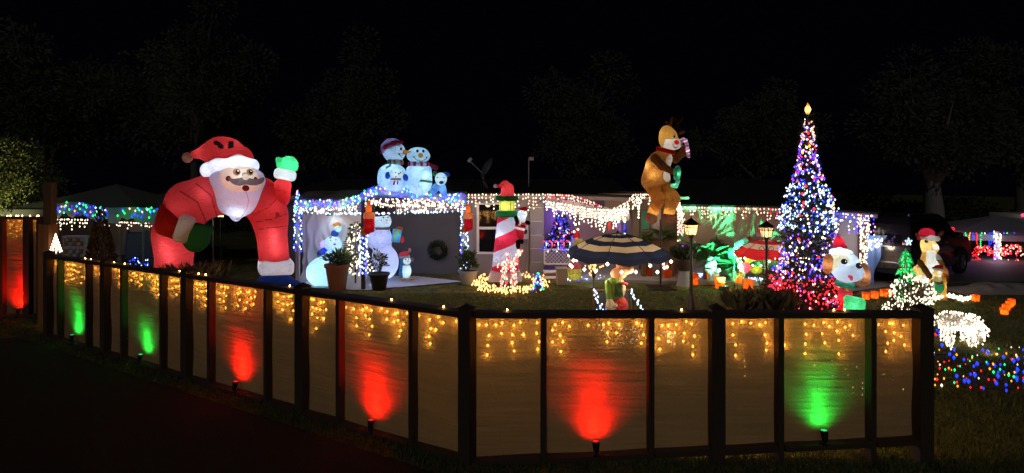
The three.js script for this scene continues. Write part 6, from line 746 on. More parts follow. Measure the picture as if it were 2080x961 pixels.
  // ornaments hung from the porch swag
  for (const [u, v, k, label] of [[1238, 458, 'red', 'red bell shaped ornament hanging in the dark porch opening'], [1257, 460, 'purple', 'purple banner hanging in the dark porch opening'], [1269, 463, 'blue', 'slim blue lantern hanging at the right of the porch opening']]) { const p = at(u, v, 14), c = { red: [0.5, 0.03, 0.03], purple: [0.16, 0.06, 0.4], blue: [0.02, 0.04, 0.6] }[k], o2 = thing('hanging_ornament', label, 'ornament', p); part(o2, 'body', k === 'purple' ? box(p[0] - 0.06, p[1] - 0.16, p[2] - 0.01, p[0] + 0.06, p[1] + 0.16, p[2] + 0.01, 0.005) : lathe([[0, -0.14], [0.055, -0.13], [0.05, 0], [0.03, 0.12], [0, 0.14]], p, 14), mat(c, 0.6)); part(o2, 'cord', tube([add3(p, [0, 0.12, 0]), add3(p, [0, 0.5, 0])], 0.004, 4, false), M.wire); if (k === 'blue') { part(o2, 'bulb', ball(add3(p, [0, 0.17, 0]), 0.026, 0.026, 0.026, 8), glow('cool', 8)); part(o2, 'bulb', ball(add3(p, [0, -0.17, 0]), 0.026, 0.026, 0.026, 8), glow('cool', 8)); } }
}
// ---------------------------------------------------------------- lights on the lawn round the lighthouse, wire deer
{
  const R = rng(101), b = {}, w = [], ring = []; for (let i = 0; i < 320; i++) { const a = R() * 6.28, k = 0.72 + 0.5 * R(), p = onGround(1036 + 66 * k * Math.cos(a), 580 + 17 * k * Math.sin(a)); if (R() < 0.25 && Math.sin(a) < 0) continue; put(b, 'warm', [p[0], 0.03 + 0.1 * R(), p[2]]); } for (let i = 0; i <= 40; i++) { const a = i / 40 * 6.28, p = onGround(1036 + 66 * Math.cos(a), 580 + 17 * Math.sin(a)); ring.push([p[0], 0.02, p[2]]); } w.push(ring);
  strand('ground_lights', 'warm lights ringed on the lawn round the lighthouse foot', 'string lights', { bulbs: b, wires: w, r: 0.0165, I: 10, lamps: [[onGround(1040, 602).map((e, k) => k === 1 ? 0.3 : e), 'warm', 0.35], [onGround(990, 582).map((e, k) => k === 1 ? 0.3 : e), 'warm', 0.15], [onGround(1085, 582).map((e, k) => k === 1 ? 0.3 : e), 'warm', 0.15]] });
  const z = 12.2, q = (u, v, d = 0) => { const p = at(u, v, z); p[2] += d; return p; }, o = thing('wire_deer', 'white wire deer covered with pink lights in front of the lighthouse', 'wire deer', [q(1032, 0)[0], 0, -z]), wires = [], b2 = {};
  const bones = [[[q(1018, 540), q(1045, 538)], 9], [[q(1045, 538), q(1052, 518)], 5], [[q(1052, 518), q(1058, 508)], 4], [[q(1020, 545, 0.12), q(1019, 584, 0.15)], 2.5], [[q(1026, 545, -0.12), q(1028, 584, -0.15)], 2.5], [[q(1040, 545, 0.12), q(1040, 584, 0.15)], 2.5], [[q(1045, 545, -0.12), q(1048, 584, -0.15)], 2.5], [[q(1032, 532), q(1030, 508)], 2]];
  for (const [[p, c], r] of bones) { const m = r * z / F, n = Math.round(7 + r * 4.5), line = []; for (let i = 0; i < n; i++) { const t = R(), a = R() * 6.28, e = mix3(p, c, t), g = [e[0] + m * Math.cos(a), e[1] + m * Math.sin(a) * 0.9, e[2] + m * Math.sin(a) * 0.6]; line.push(g); put(b2, pick(R, [['pinkish', 0.62], ['white', 0.13], ['red', 0.25]]), g); } wires.push(tube([p, c], 0.008, 5, false)); for (let i = 0; i + 1 < line.length; i++) wires.push(tube([line[i], line[i + 1]], 0.003, 3, false)); }
  part(o, 'wire_frame', wires, M.white); strand('deer_lights', 'pink and white lights on the wire deer by the lighthouse', 'string lights', { bulbs: b2, r: 0.0145, I: 8, lamps: [[q(1032, 550, 0.4), 'pinkish', 0.12]] });
  const b3 = {}, mini = thing('mini_tree', 'knee high cone tree with blue and green lights right of the wire deer', 'small tree', onGround(1093, 594).map((e, k) => k === 1 ? 0 : e)), mp = mini.position; part(mini, 'cone', new THREE.ConeGeometry(0.12, 0.42, 12, 1, true).translate(mp.x, 0.24, mp.z), M.darkleaf); part(mini, 'stake', tube([[mp.x, 0, mp.z], [mp.x, 0.44, mp.z]], 0.008, 5), M.wire); for (let i = 0; i < 44; i++) { const t = R(), a = R() * 6.28, r = 0.13 * (1 - t) + 0.012; put(b3, pick(R, [['blue', 0.4], ['green', 0.3], ['pinkish', 0.3]]), [mp.x + r * Math.cos(a), 0.05 + 0.4 * t, mp.z + r * Math.sin(a)]); } strand('tree_lights', 'blue and green lights on the knee high cone tree', 'string lights', { bulbs: b3, r: 0.0155, I: 10 });
}
// ---------------------------------------------------------------- garden before the green wall
{
  const f = figure('flower_inflatable', 'large glowing pink flower with lime leaves before the red umbrella', 'inflatable flower', { u: 1512, v: 582, z: 12.3 }); f.shell(un(5, el([1513, 544, 0], [11, 11, 9]), el([1504, 539, 2], [4.5, 7, 5], 0.3), el([1520, 541, 2], [4.5, 7, 5], -0.3)), 1.2, 'bloom', [0.8, 0.12, 0.18]); f.shell(un(2, el([1521, 527, -2], [8.5, 9, 4], 0.5)), 1.1, 'leaf', [0.45, 0.55, 0.06]); f.shell(cut(el([1536, 546, 2], [13, 8, 4], -0.1), (x, y) => (1524 - x) * 0.5 + (y - 556)), 1.1, 'leaf', [0.5, 0.6, 0.06]); f.shell(un(2, el([1529, 537, -4], [5, 9, 4], 0.7)), 1.1, 'leaf', [0.03, 0.25, 0.12]); part(f.o, 'stem', tube([at(1513, 552, 12.3), at(1512, 582, 12.3)], 0.02, 8), M.leaf); f.lamp(1513, 544, 0, 0.12); f.lamp(1522, 527, -2, 0.03); f.lamp(1536, 546, 2, 0.04);
  const lm = (c) => leafMat(c, 0.4), big = []; const R = rng(111);
  for (const [u, v, hh, label] of [[1545, 560, 0.8, 'broad leaved green plant behind the pink flower'], [1583, 560, 0.62, 'broad pale green leaves right of the second lamp post']]) { const p = at(u, v, 12.7), o = thing('broad_leaf_plant', label, 'plant', [p[0], 0, p[2]]); for (let i = 0; i < 11; i++) { const a = i * 0.6 + R() * 0.4, d = [Math.cos(a) * 0.7, 0.9, Math.sin(a) * 0.5], q = [p[0], 0.25, p[2]]; part(o, 'leaf', leaves([[add3(q, d.map((e) => e * hh * 0.3)), d, hh * (0.8 + 0.3 * R()), hh * 0.5, R() - 0.5]], 0.2), lm([0.06, 0.22, 0.07])); } part(o, 'stem', stems(R, [p[0], 0, p[2]], 8, 0.2, 0.4), M.leaf); }
  // pale figure of a begging dog lit green by the floodlight, and a small hooked arm with red cap above
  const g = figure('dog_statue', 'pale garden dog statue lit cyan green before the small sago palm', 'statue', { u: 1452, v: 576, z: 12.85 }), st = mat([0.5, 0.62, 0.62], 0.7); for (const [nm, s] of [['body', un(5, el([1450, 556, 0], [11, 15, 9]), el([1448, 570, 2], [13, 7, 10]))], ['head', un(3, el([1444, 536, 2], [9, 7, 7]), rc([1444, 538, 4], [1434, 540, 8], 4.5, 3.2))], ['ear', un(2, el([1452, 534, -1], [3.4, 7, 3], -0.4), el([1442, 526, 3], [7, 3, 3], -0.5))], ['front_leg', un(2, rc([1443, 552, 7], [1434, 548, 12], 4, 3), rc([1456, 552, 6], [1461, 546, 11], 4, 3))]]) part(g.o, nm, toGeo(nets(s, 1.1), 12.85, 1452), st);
  const hk = figure('elf_arm', 'pale hooked arm with red cuff reaching over the red umbrella', 'lawn ornament', { u: 1500, v: 575, z: 12.6 }); hk.shell(un(2, rc([1492, 507, 0], [1497, 497, 0], 4, 5), rc([1497, 497, 0], [1515, 488, 0], 5.5, 6)), 1.1, 'sleeve', [0.3, 0.7, 0.6], [], 0.4); hk.shell(el([1521, 484, 0], [5, 4.5, 4]), 1, 'mitten', [0.5, 0.03, 0.04], [], 0.4); part(hk.o, 'pole', tube([at(1492, 508, 12.6), [at(1492, 0, 12.6)[0], 0, -12.6]], 0.016, 6), M.black); hk.lamp(1506, 492, 0, 0.03);
  const ht = figure('santa_hat', 'glowing Santa hat with white brim above the red umbrella', 'inflatable hat', { u: 1546, v: 484, z: 12.1 }); ht.shell(un(4, rc([1546, 472, 0], [1548, 464, 0], 9, 5), rc([1550, 464, 0], [1560, 470, 0], 5, 3)), 1.1, 'hat', [0.6, 0.03, 0.03]); ht.shell(rb([1546, 475.5, 0], [10, 4, 9], 3, -0.15), 1, 'hat_brim', [0.6, 0.72, 0.85]); part(ht.o, 'pole', tube([at(1546, 479, 12.1), at(1546, 500, 12.1)], 0.012, 6), M.metal); ht.lamp(1547, 469, 0, 0.05); ht.lamp(1546, 475.5, 0, 0.05);
  const b = {}, w = []; for (let i = 0; i < 60; i++) put(b, pick(R, [['cool', 0.8], ['blue', 0.2]]), onGround(1408 + 26 * R(), 564 + 7 * R()).map((e, k) => k === 1 ? 0.1 + 0.05 * R() : e)); for (let i = 0; i < 70; i++) put(b, 'cool', onGround(1490 + 60 * R(), 573 + 6 * R()).map((e, k) => k === 1 ? 0.1 + 0.03 * R() : e)); w.push([onGround(1408, 567), onGround(1450, 573), onGround(1550, 578)].map((p) => [p[0], 0.09, p[2]]));
  strand('path_lights', 'cool white lights along the slab edge below the green wall', 'string lights', { bulbs: b, wires: w, r: 0.0125, I: 9 });
}
// ---------------------------------------------------------------- paper bag luminarias
{
  const paper = sheer([0.9, 0.17, 0.02], 0.6, { bumpMap: rep(T.nylon, 4), bumpScale: 0.01 });
  const make = (x, y, z, k, tw, label, group) => { const o = thing('luminaria', label, 'paper lantern', [x, y, z], group), g = new THREE.CylinderGeometry(0.105 * k, 0.09 * k, 0.23 * k, 4, 6, true).rotateY(Math.PI / 4 + tw), p = g.attributes.position, R = rng(Math.round(x * 100 + z * 37)); for (let i = 0; i < p.count; i++) { const y2 = p.getY(i); p.setX(i, p.getX(i) * (1 + 0.08 * (R() - 0.5))); p.setY(i, y2 + (y2 > 0.1 * k ? 0.015 * (R() - 0.5) : 0)); } g.computeVertexNormals(); part(o, 'paper_bag', clean(g).translate(x, y + 0.115 * k, z), paper); part(o, 'flame_light', ball([x, y + 0.045, z], 0.012, 0.024, 0.012, 6), glow('warm', 12)); part(o, 'sand', new THREE.CircleGeometry(0.06, 10).rotateX(-Math.PI / 2).translate(x, y + 0.012, z), M.cedar); lamp(o, [x, y + 0.06, z], [1, 0.62, 0.22], 0.085, 1); };
  const A = [[1316, 562, 0, 'standing alone left of the pair below the hanging ferns'], [1355, 566, 0, 'below the hanging ferns, in front of its twin'], [1357, 558, 0.12, 'on the slab just behind its twin below the ferns'], [1396, 565, 0.09, 'on the slab left of the front lamp post'], [1409, 574, 0, 'partly behind the front lamp post'], [1445, 570, 0.09, 'on the slab edge before the dog statue'], [1462, 582, 0, 'on the lawn between lamp post and pink flower'], [1499, 575, 0.09, 'on the slab edge before the sago palm'], [1519, 587, 0, 'on the lawn nearest the second lamp post']];
  for (const [u, v, y, t] of A) { const p = onGround(u, v + (y ? 6 : 4)); make(p[0], y, p[2], 1.22, 0.2, 'glowing orange paper bag lantern ' + t, 'luminarias along the slab'); }
  [[1759, 609], [1777, 607], [1795, 603], [1808, 602]].forEach(([u, v], i) => { const p = onGround(u, v); make(p[0], 0, p[2], 0.74, 0.15 * i, ['leftmost', 'second', 'third', 'rightmost'][i] + ' of the four orange paper lanterns right of the puppy', 'luminarias by the puppy'); });
  { const p = onGround(1982, 613); make(p[0], 0, p[2], 0.68, 0.1, 'lone orange paper lantern on the grass right of the kangaroo', 'luminarias at the right'); }
  [[2055, 621], [2051, 625], [2044, 632], [2040, 640]].forEach(([u, v], i) => { const p = onGround(u, v); make(p[0], 0, p[2], 0.62, 0.25 - 0.1 * i, ['rearmost', 'second from rear', 'third from rear', 'front'][i] + ' paper lantern in the row at the far right', 'luminarias at the right'); });
}
// ---------------------------------------------------------------- right yard: green wire tree, bushes of lights, grazing animal, net on the grass
{
  const R = rng(121), z = 10.9, s = z / F, x = (1840 - 1040) * s, Y = (v) => EYE - (v - HORIZON) * s, o = thing('tinsel_tree', 'green glowing tinsel tree with blue star before the kangaroo', 'tinsel tree', [x, 0, -z]), l = [], b = {}; part(o, 'trunk', tube([[x, 0, -z], [x, Y(505), -z]], 0.016, 8), M.metal);
  for (const [v0, v1, r1] of [[503, 532, 10], [524, 556, 15], [546, 583, 20], [572, 620, 23]]) for (let i = 0; i < 170; i++) { const t = Math.sqrt(R()), a = R() * 6.28, r = r1 * s * t, y = Y(v0 + (v1 - v0) * t); l.push([[x + r * 0.8 * Math.cos(a), y, -z + r * 0.8 * Math.sin(a)], [Math.cos(a), -0.9, Math.sin(a)], 0.09, 0.03, R() * 6]); if (i % 3 === 0) put(b, R() < 0.86 ? 'green' : pick(R, [['warm', 0.5], ['red', 0.2], ['cool', 0.3]]), [x + r * Math.cos(a), y - 0.02, -z + r * Math.sin(a)]); }
  part(o, 'tinsel', leaves(l), sheer([0.12, 0.6, 0.3], 0.4)); strand('tree_lights', 'green lights on the tinsel tree before the kangaroo', 'string lights', { bulbs: b, r: 0.012, I: 7, lamps: [[[x - 0.1, Y(560), -z + 0.3], 'green', 0.06]] });
  const sh = new THREE.Shape(); for (let i = 0; i < 10; i++) { const a = Math.PI / 2 + i * Math.PI / 5, r = (i % 2 ? 3.2 : 7.5) * s; sh[i ? 'lineTo' : 'moveTo'](r * Math.cos(a), r * Math.sin(a)); } sh.closePath(); const star = new THREE.ExtrudeGeometry(sh, { depth: 0.02, bevelEnabled: true, bevelSize: 0.006, bevelThickness: 0.006, bevelSegments: 1 }).translate(x + 4 * s, Y(491), -z - 0.01); part(o, 'star', star, mat([0.1, 0.25, 0.6], 0.5)); const sb = {}; for (let i = 0; i < 10; i++) { const a = Math.PI / 2 + i * Math.PI / 5, r = (i % 2 ? 3 : 6.4) * s; put(sb, 'cool', [x + 4 * s + r * Math.cos(a), Y(491) + r * Math.sin(a), -z + 0.025]); } strand('star_lights', 'cool blue lights edging the star on the tinsel tree', 'string lights', { bulbs: sb, r: 0.0125, I: 8 });
  const mound = (c, r, n, table, lab, br, I, seed, lampI, name = 'lit_bush', cat = 'shrub') => { const q = rng(seed), bb = {}, o2 = thing(name, lab, cat, [c[0], 0, c[2]]); part(o2, 'twigs', stems(q, [c[0], 0, c[2]], 60, r[0] * 0.9, r[1] * 1.5), M.bark); part(o2, 'foliage', leaves(bush(q, [c[0], r[1] * 0.9, c[2]], r, 500, 0.1, 0.02, 0.5)), leafMat([0.04, 0.045, 0.02])); for (let i = 0; i < n; i++) { const d = dir(q), k = 0.85 + 0.25 * q(), p = [c[0] + d[0] * r[0] * k, r[1] * 0.9 + d[1] * r[1] * k, c[2] + d[2] * r[2] * k]; if (p[1] < 0.02) continue; put(bb, pick(q, table), p); } strand('bush_lights', lab.replace(/^[a-z ]*?bush/, 'string lights on the bush'), 'string lights', { bulbs: bb, r: br, I, lamps: [[[c[0] - 0.2, r[1] * 1.3, c[2] + r[2] + 0.35], table[0][0], lampI]] }); };
  mound(onGround(1855, 624), [0.42, 0.34, 0.3], 260, [['white', 0.9], ['pinkish', 0.1]], 'low bush thick with warm lights at the kangaroo foot', 0.0125, 10, 131, 0.25); mound(onGround(1834, 640), [0.36, 0.13, 0.25], 130, [['white', 1]], 'flat bush of warm lights in front of the tinsel tree', 0.0125, 10, 132, 0.1);
  mound(onGround(1712, 640), [0.24, 0.17, 0.2], 80, [['cool', 0.7], ['purple', 0.3]], 'small bush with cool lights before the gift box', 0.0105, 10, 133, 0.08);
  const b2 = {}; for (let i = 0; i < 170; i++) { const t = R(), p = onGround(1872 + 100 * t, 608 + 3 * Math.sin(t * 9) + 4 * R()); put(b2, 'white', [p[0], 0.03 + 0.07 * R(), p[2]]); } strand('ground_lights', 'strip of white lights on the grass in front of the kangaroo', 'string lights', { bulbs: b2, wires: [[onGround(1872, 611), onGround(1925, 614), onGround(1972, 612)].map((p) => [p[0], 0.02, p[2]])], r: 0.0135, I: 10, lamps: [[onGround(1925, 625).map((e, k) => k === 1 ? 0.3 : e), 'white', 0.2]] });
  // grazing wire animal
  const zg = 8.1, q = (u, v, d = 0) => { const p = at(u, v, zg); p[2] += d; return p; }, an = thing('wire_animal', 'grazing wire frame animal covered with warm white lights at right', 'wire animal', [q(1950, 0)[0], 0, -zg]), b3 = {}, wr = [], bones = [[q(1922, 650), q(1968, 656), 19], [q(1968, 656), q(1990, 676), 13], [q(1990, 676), q(1988, 696), 7], [q(1922, 655, 0.1), q(1914, 702, 0.14), 5], [q(1930, 660, -0.1), q(1934, 700, -0.14), 5], [q(1962, 665, 0.1), q(1958, 703, 0.14), 5], [q(1972, 668, -0.1), q(1974, 702, -0.14), 5]];
  for (const [p, c, r] of bones) { const m = r * zg / F, n = Math.round(V3(p).distanceTo(V3(c)) * r * 22); let last; for (let i = 0; i < n; i++) { const t = i / n, a = i * 2.4 + R(), e = mix3(p, c, t), g = [e[0] + m * Math.cos(a), e[1] + m * Math.sin(a), e[2] + m * 0.8 * Math.sin(a + 1)]; put(b3, 'white', g); if (last) wr.push(tube([last, g], 0.003, 3, false)); last = g; } wr.push(tube([p, c], 0.007, 5, false)); }
  part(an, 'wire_frame', wr, M.white); strand('animal_lights', 'warm white lights on the grazing wire animal at right', 'string lights', { bulbs: b3, r: 0.0115, I: 12, lamps: [[q(1950, 690, 0.5), 'white', 0.15]] });
  const b4 = {}, w4 = []; for (let j = 0; j < 9; j++) { const row = []; for (let i = 0; i < 22; i++) { const u = 1884 + 226 * (i + 0.4 * R()) / 22, v = 712 + 88 * (j + 0.6 * R()) / 9 + (u < 1930 ? -6 : 0); if (v < 715 + Math.max(0, (u - 1960)) * 0.12 && R() < 0.5) continue; if (R() < 0.32) continue; const p = onGround(u + 9 * (R() - 0.5), v + 9 * (R() - 0.5)); p[1] = 0.03 + 0.03 * R(); const k = pick(R, [['blue', 0.42], ['red', 0.2], ['gold', 0.16], ['green', 0.12], ['white', 0.1]]); put(b4, k, [...p, (k === 'blue' ? 1.25 : 0.8) * (0.6 + 0.7 * R())]); row.push(p); } if (row.length > 1) w4.push(row); } for (let i = 0; i < 14; i++) put(b4, pick(R, [['blue', 0.4], ['gold', 0.3], ['red', 0.3]]), onGround(1890 + 40 * R(), 672 + 20 * R()).map((e, k) => k === 1 ? 0.05 : e));
  strand('net_lights', 'net of multicoloured lights spread on the grass at the lower right', 'string lights', { bulbs: b4, wires: w4, r: 0.0125, I: 7, lamps: [[onGround(1990, 760).map((e, k) => k === 1 ? 0.35 : e), 'blue', 0.03]] });
  const b5 = {}, R5 = rng(77), zt = 9.2; // small spiral of lights by the tall post at left
  for (let i = 0; i < 60; i++) { const t = i / 59, a = i * 0.7, v = 476 + 38 * t, p = at(113, v, zt); put(b5, 'white', [p[0] + 0.09 * t * Math.cos(a), p[1], p[2] + 0.09 * t * Math.sin(a)]); }
  const sp = thing('spiral_stand', 'stand of the white spiral light tree by the tall left post', 'stand', [at(113, 0, zt)[0], 0, -zt]); part(sp, 'pole', tube([[at(113, 0, zt)[0], 0, -zt], at(113, 474, zt)], 0.01, 6), M.metal); strand('spiral_lights', 'small white spiral tree of lights beside the tall left post', 'string lights', { bulbs: b5, wires: [b5.white], r: 0.013, I: 10 });
  // mulch heap / tarp on the far drive
  const hp = new THREE.PlaneGeometry(2.6, 0.9, 40, 14).rotateX(-Math.PI / 2), P = hp.attributes.position, nz = noise(14, 6, 9); for (let i = 0; i < P.count; i++) { const a = P.getX(i) / 1.3, c = P.getZ(i) / 0.45; P.setY(i, 0.19 * Math.max(0, 1 - a * a) * Math.max(0, 1 - c * c) * (0.6 + 0.8 * nz(a * 0.5 + 0.5, c * 0.5 + 0.5))); } hp.computeVertexNormals(); const c = onGround(2040, 592); single('ground_tarp', 'rumpled pale tarp lying on the drive at far right', 'tarp', hp.translate(c[0], 0.01, c[2]), mat([0.34, 0.31, 0.28], 0.7));
}
// ---------------------------------------------------------------- dark sport utility car
{
  const yaw = 0.98, paint = new THREE.MeshPhysicalMaterial({ color: col([0.012, 0.012, 0.014]), roughness: 0.25, clearcoat: 1, clearcoatRoughness: 0.05 }), pos = [(1838 - 1040) * 14.6 / F, 0, -14.6], o = thing('parked_car', 'dark sport utility car parked behind the kangaroo, seen from behind', 'car', pos), loc = (g) => { g.userData.local = true; return g; };
  // car frame: x along its length (nose at +x), z across; body from a side profile
  const prof = [[-2.15, 0.35], [-2.2, 0.62], [-2.16, 0.98], [-1.95, 1.5], [-1.8, 1.66], [-1.2, 1.74], [0.1, 1.7], [0.45, 1.6], [1.05, 1.12], [1.95, 0.98], [2.15, 0.8], [2.2, 0.5], [2.12, 0.32]], bsh = new THREE.Shape(prof.map((p) => new THREE.Vector2(...p)));
  const body = new THREE.ExtrudeGeometry(bsh, { depth: 1.6, bevelEnabled: true, bevelSize: 0.06, bevelThickness: 0.1, bevelSegments: 4, curveSegments: 8 }).translate(0, 0, -0.8); const bp = body.attributes.position; for (let i = 0; i < bp.count; i++) { const y = bp.getY(i); if (y > 1) bp.setZ(i, bp.getZ(i) * (1 - (y - 1) * 0.22)); } body.computeVertexNormals(); part(o, 'body', loc(body), paint);
  const glass = new THREE.MeshPhysicalMaterial({ color: col([0.006, 0.006, 0.008]), roughness: 0.03 }); const sheet = (pts) => { const g = new THREE.BufferGeometry(), a = []; for (let i = 1; i + 1 < pts.length; i++) a.push(...pts[0], ...pts[i], ...pts[i + 1]); g.setAttribute('position', new THREE.Float32BufferAttribute(a, 3)); g.computeVertexNormals(); return loc(clean(g)); };
  part(o, 'rear_window', sheet([[-2.2, 1.06, -0.68], [-2.2, 1.06, 0.68], [-1.99, 1.54, 0.6], [-1.99, 1.54, -0.6]]), glass); part(o, 'windscreen', sheet([[1.03, 1.2, -0.74], [1.03, 1.2, 0.74], [0.55, 1.62, 0.64], [0.55, 1.62, -0.64]]), glass);
  for (const s of [-1, 1]) { for (const pts of [[[-1.85, 1.08], [-1.05, 1.08], [-1.05, 1.6], [-1.7, 1.58]], [[-1.0, 1.08], [-0.2, 1.08], [-0.2, 1.62], [-1.0, 1.61]], [[-0.14, 1.08], [0.85, 1.08], [0.4, 1.52], [-0.14, 1.61]]]) part(o, 'side_window', sheet(pts.map(([a, y]) => [a, y, s * (0.912 * (1 - Math.max(0, y - 1) * 0.22) + 0.006)])), glass);
    part(o, 'mirror', loc(new RoundedBoxGeometry(0.14, 0.16, 0.2, 2, 0.05).translate(0.72, 1.16, s * 1.0)), paint); part(o, 'door_handle', loc(new RoundedBoxGeometry(0.16, 0.03, 0.03, 1, 0.01).translate(-0.75, 0.98, s * 0.91)), M.metal); part(o, 'door_handle', loc(new RoundedBoxGeometry(0.16, 0.03, 0.03, 1, 0.01).translate(0.15, 0.98, s * 0.91)), M.metal); part(o, 'roof_rail', loc(tube([[-1.6, 1.76, s * 0.62], [0.05, 1.76, s * 0.62]], 0.02, 8)), M.metal);
    part(o, 'tail_light', loc(new RoundedBoxGeometry(0.12, 0.3, 0.18, 2, 0.04).translate(-2.14, 0.98, s * 0.76)), new THREE.MeshPhysicalMaterial({ color: col([0.35, 0.01, 0.015]), roughness: 0.15, clearcoat: 1 })); part(o, 'headlight', loc(new RoundedBoxGeometry(0.16, 0.16, 0.34, 2, 0.05).translate(2.13, 0.78, s * 0.68)), new THREE.MeshPhysicalMaterial({ color: col([0.5, 0.5, 0.55]), roughness: 0.1, metalness: 0.5 })); part(o, 'wheel_arch', loc(new THREE.TorusGeometry(0.39, 0.035, 8, 20, Math.PI).translate(1.38, 0.36, s * 0.9)), M.black); }
  for (const wx of [-1.38, 1.38]) for (const s of [-1, 1]) { const wz = s * 0.84, w = part(o, 'wheel', loc(new THREE.TorusGeometry(0.27, 0.09, 12, 28).scale(1, 1, 1.25).translate(wx, 0.36, wz)), mat([0.015, 0.015, 0.015], 0.9)); part(w, 'rim', loc(merge([new THREE.TorusGeometry(0.2, 0.025, 8, 24).translate(wx, 0.36, wz + s * 0.07), ...Array.from({ length: 7 }, (_, i) => bar([wx, 0.36, wz + s * 0.07], [wx + 0.2 * Math.cos(i * 0.9), 0.36 + 0.2 * Math.sin(i * 0.9), wz + s * 0.07], 0.03, 0.03))])), M.metal); }
  part(o, 'rear_bumper', loc(new RoundedBoxGeometry(0.16, 0.24, 1.74, 2, 0.06).translate(-2.2, 0.5, 0)), paint); part(o, 'chrome_strip', loc(new RoundedBoxGeometry(0.03, 0.035, 1.0, 1, 0.01).translate(-2.235, 0.98, 0)), M.metal); part(o, 'license_plate', loc(new RoundedBoxGeometry(0.02, 0.13, 0.32, 1, 0.006).translate(-2.23, 0.84, 0)), mat([0.3, 0.3, 0.32], 0.5));
  o.rotation.y = Math.PI / 2 - yaw;
}
// ---------------------------------------------------------------- canopies left and right
function canopy(label, u, vp, ve, z, hw, hd, m, legs, yaw = 0) {
  const s = z / F, x = (u - 1040) * s, yp = EYE - (vp - HORIZON) * s, ye = EYE - (ve - HORIZON) * s, o = thing('canopy_tent', label, 'canopy tent', [x, 0, -z]), c = [[-hw, hd], [hw, hd], [hw, -hd], [-hw, -hd]].map(([a, b]) => [x + a * Math.cos(yaw) + b * Math.sin(yaw), ye, -z - a * Math.sin(yaw) + b * Math.cos(yaw)]), pk = [x, yp, -z];
  for (let k = 0; k < 4; k++) { const A = c[k], B = c[(k + 1) % 4], n = 8, g = new THREE.PlaneGeometry(1, 1, n, n), P = g.attributes.position; for (let i = 0; i < P.count; i++) { const a = P.getX(i) + 0.5, t = P.getY(i) + 0.5, e = mix3(A, B, a), q = mix3(e, pk, t); q[1] -= 0.09 * Math.sin(Math.PI * t) * (0.4 + 0.6 * Math.sin(Math.PI * a)); P.setXYZ(i, ...q); } g.computeVertexNormals(); part(o, 'roof_panel', g, m); const v = new THREE.PlaneGeometry(1, 1, 12, 1), Q = v.attributes.position; for (let i = 0; i < Q.count; i++) { const e = mix3(A, B, Q.getX(i) + 0.5); Q.setXYZ(i, e[0], e[1] + (Q.getY(i) - 0.5) * 0.2 + 0.004, e[2]); } v.computeVertexNormals(); part(o, 'valance', v, m); if (legs) part(o, 'leg', bar([A[0], 0, A[2]], [A[0], ye, A[2]], 0.04, 0.04), M.metal); }
  return { c, pk, ye };
}
const dk = sheer([0.09, 0.11, 0.1], 0.15);
